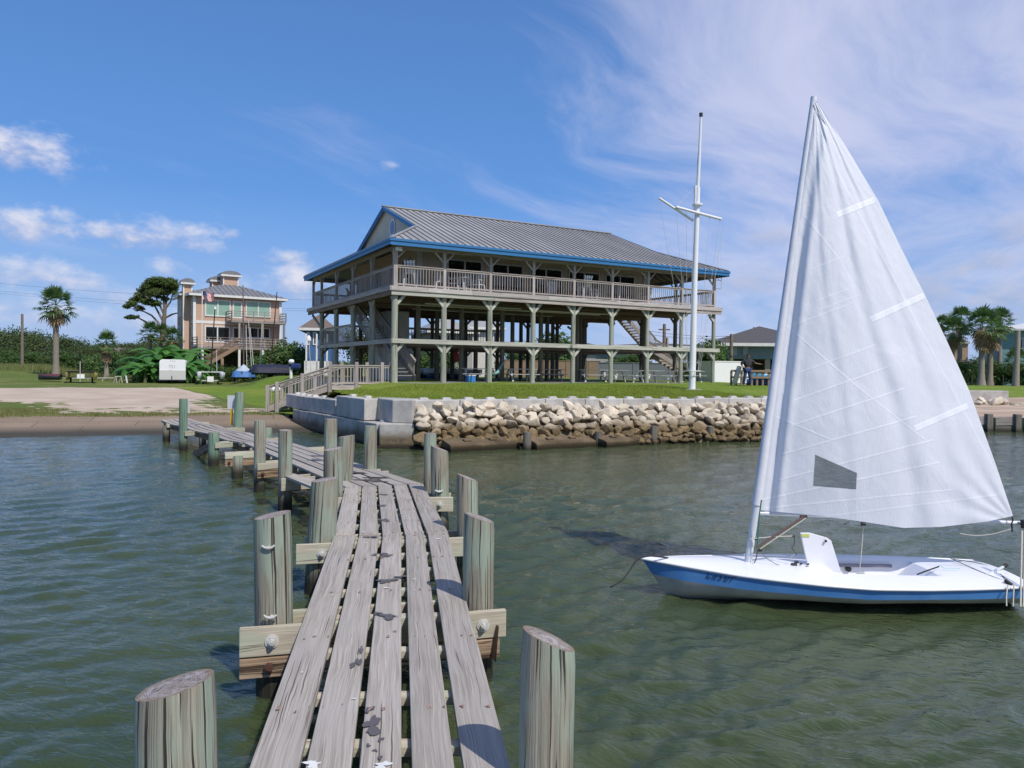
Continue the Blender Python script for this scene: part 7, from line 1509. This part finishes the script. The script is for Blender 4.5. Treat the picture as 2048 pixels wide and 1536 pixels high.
# boats kept under and behind the clubhouse
for (px, Y, L, rz, mt, lb, mk) in ((868, 54, 4.2, 6, M['white'], 'white dinghy with a leaning mast behind the second front post', (858, 690)), (904, 53, 4.2, -8, M['white'], 'white dinghy with a leaning mast right of the third inner post', (891, 702))):
    t = thing('stored_dinghy', lb, 'boat', place(px, Y, 760), R(rz), 'dinghies kept behind the clubhouse'); t.location.z = 1.42; mb = MB(); hull_mesh(mb, L, 1.4, .40, .62); mb.build('hull', mt, t); mb = MB(); hull_mesh(mb, L*.9, 1.1, .35, .30); mb.build('cradle', paint('navy_hull', (.02, .05, .12), .4), t); a = at(mk[0], mk[1], Y); mb = MB(); mb.tube([(.2, 0, .9), (a[0]-t.location.x, 0, a[2]-1.42)], .05, 8); mb.build('mast', M['galv'], t)
for px, Y, lb in ((852, 50, 'red life jacket hanging in the shade under the clubhouse'),):
    p = at(912, 714, 46); mb = MB(); mb.tube([(0, 0, .35), (0, 0, .1), (0, 0, -.3)], [.12, .2, .17], 8); o = mb.build('life_jacket', paint('red_orange_fabric', (.45, .07, .05), .8), loc=tuple(p)); tag(o, lb, 'life jacket')
# utility poles and wires
def upole(label, px, py0, pyt, Y, r_=.15, arm=None):
    a = at(px, py0, Y); z0 = float(land_z(a[0], Y)); h_ = at(px, pyt, Y)[2]-z0; t = thing('utility_pole', label, 'utility pole', (a[0], Y, z0)); mb = MB(); mb.tube([(0, 0, -.3), (0, 0, h_)], [r_, r_*.75], 10); mb.build('pole', M['bark'], t)
    if arm: mb = MB(); mb.beam((-arm, 0, h_-.5), (arm, 0, h_-.5), .1, .12); mb.build('crossarm', M['bark'], t)
    return t
upole('weathered utility pole at the far left edge', 44.5, 748, 628, 95, .19); upole('dark utility pole with a crossarm before the raised house', 1462, 725, 668, 58, .16, .5); upole('dark utility pole with a crossarm seen above the clubhouse stairs', 1328, 700, 648, 66, .18, .5)
M['wire'] = paint('black_wire', (.03, .03, .035), .7)
def wire(label, a, b, sag, Y0, Y1, r_=.022):
    A, B = at(a[0], a[1], Y0), at(b[0], b[1], Y1); mb = MB(); pts_ = [tuple(A*(1-t)+B*t-np.array([0, 0, sag*4*t*(1-t)])) for t in np.linspace(0, 1, 14)]; mb.tube(pts_, r_, 4); o = mb.build('overhead_wire', M['wire']); tag(o, label, 'wire', 'overhead wires')
wire('highest overhead wire crossing the sky left of the pine', (-60, 561), (640, 600), .6, 110, 110, .017); wire('second overhead wire crossing the sky at left', (-60, 576), (640, 618), .6, 110, 110, .017); wire('third overhead wire just under the second at left', (-60, 580), (640, 622), .7, 110, 110, .014)
wire('low black wire passing behind the tall palm trunk', (-60, 671), (640, 700), .8, 96, 96, .028); wire('lowest black wire passing behind the left palms', (-60, 683), (640, 710), .8, 96, 96, .024); wire('service wire sloping to the raised house', (1463, 693), (1560, 707), .3, 57, 57, .02); wire('wire above the right clubhouse stairs', (1250, 652), (1462, 672), .3, 62, 58, .018); wire('lower wire above the right clubhouse stairs', (1250, 660), (1462, 676), .3, 62, 58, .018)
# pipe rail at the back of the grass strip
a, b = at(118, 757, 76), at(292, 756, 76); mb = MB(); mb.tube([(a[0], 76, a[2]), (b[0], 76, b[2])], .07, 6)
for t in np.linspace(0, 1, 7): x = a[0]*(1-t)+b[0]*t; mb.tube([(x, 76, .5), (x, 76, a[2])], .05, 6)
o = mb.build('guard_rail', paint('pale_pipe', (.50, .46, .38), .7)); tag(o, 'long pale pipe rail behind the black catamaran', 'guard rail')
a = place(72, 92, 750); mb = MB(); mb.tube([(0, 0, 0), (0, 0, .9)], .05, 6); mb.build
# wire fence posts on the right lawn
for px, lb in ((1943.5, 'thin dark fence post left of the right palms'), (2006, 'thin dark fence post right of the palm trunks')):
    a = at(px, 768, 95); mb = MB(); mb.tube([(0, 0, 0), (0, 0, 1.4)], .07, 6); o = mb.build('fence_post', M['dark'], loc=(a[0], 95, float(land_z(a[0], 95)))); tag(o, lb, 'post')
# timber rack, kayaks and the man beside it
rk_ = thing('boat_rack', 'brown timber rail fence holding small boats left of the sail', 'rack'); Yr = 41.0
zr = land_z(at(1490, 768, Yr)[0], Yr); top_ = at(1500, 742, Yr)[2]; rl = lambda px: at(px, 760, Yr)[0]; mb = MB(); mb.beam((rl(1462), Yr, top_), (rl(1560), Yr, top_), .12, .12); mb.build('top_rail', M['housewood'], rk_); mb = MB(); mb.beam((rl(1462), Yr, float(zr)+.45), (rl(1560), Yr, float(zr)+.45), .1, .1); mb.build('lower_rail', M['housewood'], rk_)
for px in (1463, 1473, 1483.5, 1504, 1514.5, 1526, 1538, 1550): mb = MB(); mb.beam((rl(px), Yr+.05, float(zr)-.3), (rl(px), Yr+.05, top_), .11, .09, up=(0, 1, 0)); mb.build('post', M['housewood'], rk_)
for (x0, x1, y, mt, lb, h_) in ((1505, 1530, 753, paint('bright_blue_hull', (.06, .36, .62), .4), 'bright blue kayak on the upper timber rack', .36), (1492, 1545, 765, paint('navy_kayak', (.02, .06, .19), .4), 'dark blue kayak low on the timber rack', .36)):
    a, b = at(x0, y, Yr+.6), at(x1+20, y, Yr+.6); t = thing('kayak', lb, 'kayak', ((a[0]+b[0])/2, Yr+.6, a[2]-.1), R(4)); mb = MB(); hull_mesh(mb, b[0]-a[0], .65, h_, -.12); mb.build('hull', mt, t)
a = at(1477, 762, Yr-.4); t = thing('grey_dinghy', 'grey small dinghy stood on end against the timber rack', 'boat', (a[0], Yr-.3, float(zr)), 0); mb = MB(); hull_mesh(mb, 1.05, .42, .2, 0); o = mb.build('hull', M['galv'], t); o.rotation_euler = (0, R(-75), 0); o.location = (.05, 0, .52)
# person: one skinned figure
def person():
    Yp = 40.2; a = at(1494, 771, Yp); z0 = float(land_z(a[0], Yp)); t = thing('person', 'man in a dark shirt and blue trousers standing by the timber rack', 'person', (a[0], Yp, z0), R(10))
    J = {'pel': (0, 0, .93), 'ch': (.02, 0, 1.25), 'nk': (.03, 0, 1.48), 'hd': (.04, -.02, 1.60), 'ht': (.04, -.02, 1.72), 'lh': (-.10, 0, .88), 'lk': (-.16, -.04, .48), 'la': (-.20, .02, .08), 'lt': (-.22, -.16, .04), 'rh': (.10, 0, .88), 'rk': (.14, -.05, .48), 'ra': (.20, .03, .08), 'rt': (.21, -.14, .04),
         'ls': (-.19, 0, 1.40), 'le': (-.34, .06, 1.15), 'lw': (-.22, -.10, .98), 'lf': (-.16, -.13, .93), 'rs': (.22, 0, 1.40), 're': (.42, -.04, 1.24), 'rw': (.64, -.12, 1.20), 'rf': (.72, -.13, 1.19)}
    Rr = {'pel': .15, 'ch': .165, 'nk': .06, 'hd': .095, 'ht': .07, 'lh': .10, 'lk': .065, 'la': .045, 'lt': .035, 'rh': .10, 'rk': .065, 'ra': .045, 'rt': .035, 'ls': .065, 'le': .045, 'lw': .033, 'lf': .03, 'rs': .065, 're': .045, 'rw': .033, 'rf': .03}
    E = [('pel', 'ch'), ('ch', 'nk'), ('nk', 'hd'), ('hd', 'ht'), ('pel', 'lh'), ('lh', 'lk'), ('lk', 'la'), ('la', 'lt'), ('pel', 'rh'), ('rh', 'rk'), ('rk', 'ra'), ('ra', 'rt'), ('ch', 'ls'), ('ls', 'le'), ('le', 'lw'), ('lw', 'lf'), ('ch', 'rs'), ('rs', 're'), ('re', 'rw'), ('rw', 'rf')]
    def skin(name, keys, edges, mt, infl=0.0, par=t, fing=False):
        ks = list(keys); V = [J[k] for k in ks]; ed = [(ks.index(a), ks.index(b)) for a, b in edges]; rad = [Rr[k]+infl for k in ks]
        if fing:
            for wr, dr in (('lf', Vector((.5, -.4, -.6))), ('rf', Vector((1, -.2, -.1)))):
                base = Vector(J[wr]); dr = dr.normalized()
                for i, (o_, l_) in enumerate(((-.03, .07), (-.01, .085), (.01, .08), (.03, .065))): V.append(base+Vector((0, o_, 0))+dr*.02); rad.append(.010); V.append(base+Vector((0, o_, -.01*i))+dr*l_); rad.append(.009); ed += [(ks.index(wr), len(V)-2), (len(V)-2, len(V)-1)]
                V.append(base+Vector((0, -.045, .02))+dr*.02); rad.append(.011); ed.append((ks.index(wr), len(V)-1))
        me = bpy.data.meshes.new(name); me.from_pydata([tuple(v) for v in V], ed, []); o = bpy.data.objects.new(name, me); link(o); o.parent = par; md = o.modifiers.new('s', 'SKIN'); 
        for i, r_ in enumerate(rad): me.skin_vertices[0].data[i].radius = (r_, r_*.85)
        me.skin_vertices[0].data[0].use_root = True; o.modifiers.new('u', 'SUBSURF').render_levels = 2; me.materials.append(mt); o.modifiers['s'].use_smooth_shade = True; return o
    sk_ = paint('skin', (.30, .16, .10), .6, .05); bd_ = skin('body', J.keys(), E, sk_, fing=True)
    skin('shirt', ['pel', 'ch', 'nk', 'ls', 'le', 'rs', 're'], [('pel', 'ch'), ('ch', 'nk'), ('ch', 'ls'), ('ls', 'le'), ('ch', 'rs'), ('rs', 're')], paint('charcoal_shirt', (.035, .035, .045), .9), .055)
    skin('trousers', ['pel', 'lh', 'lk', 'la', 'rh', 'rk', 'ra'], [('pel', 'lh'), ('lh', 'lk'), ('lk', 'la'), ('pel', 'rh'), ('rh', 'rk'), ('rk', 'ra')], paint('blue_trousers', (.03, .06, .17), .9), .035)
    mb = MB(); mb.tube([(.04, 0, 1.66), (.04, .0, 1.72), (.04, 0, 1.765)], [.105, .10, .03], 12); mb.build('hair', paint('dark_hair', (.03, .022, .018), .9), t)
    mb = MB(); mb.tube([(.04, -.115, 1.645), (.04, -.135, 1.615), (.04, -.11, 1.60)], [.012, .018, .012], 6); mb.build('nose', sk_, t)
person()
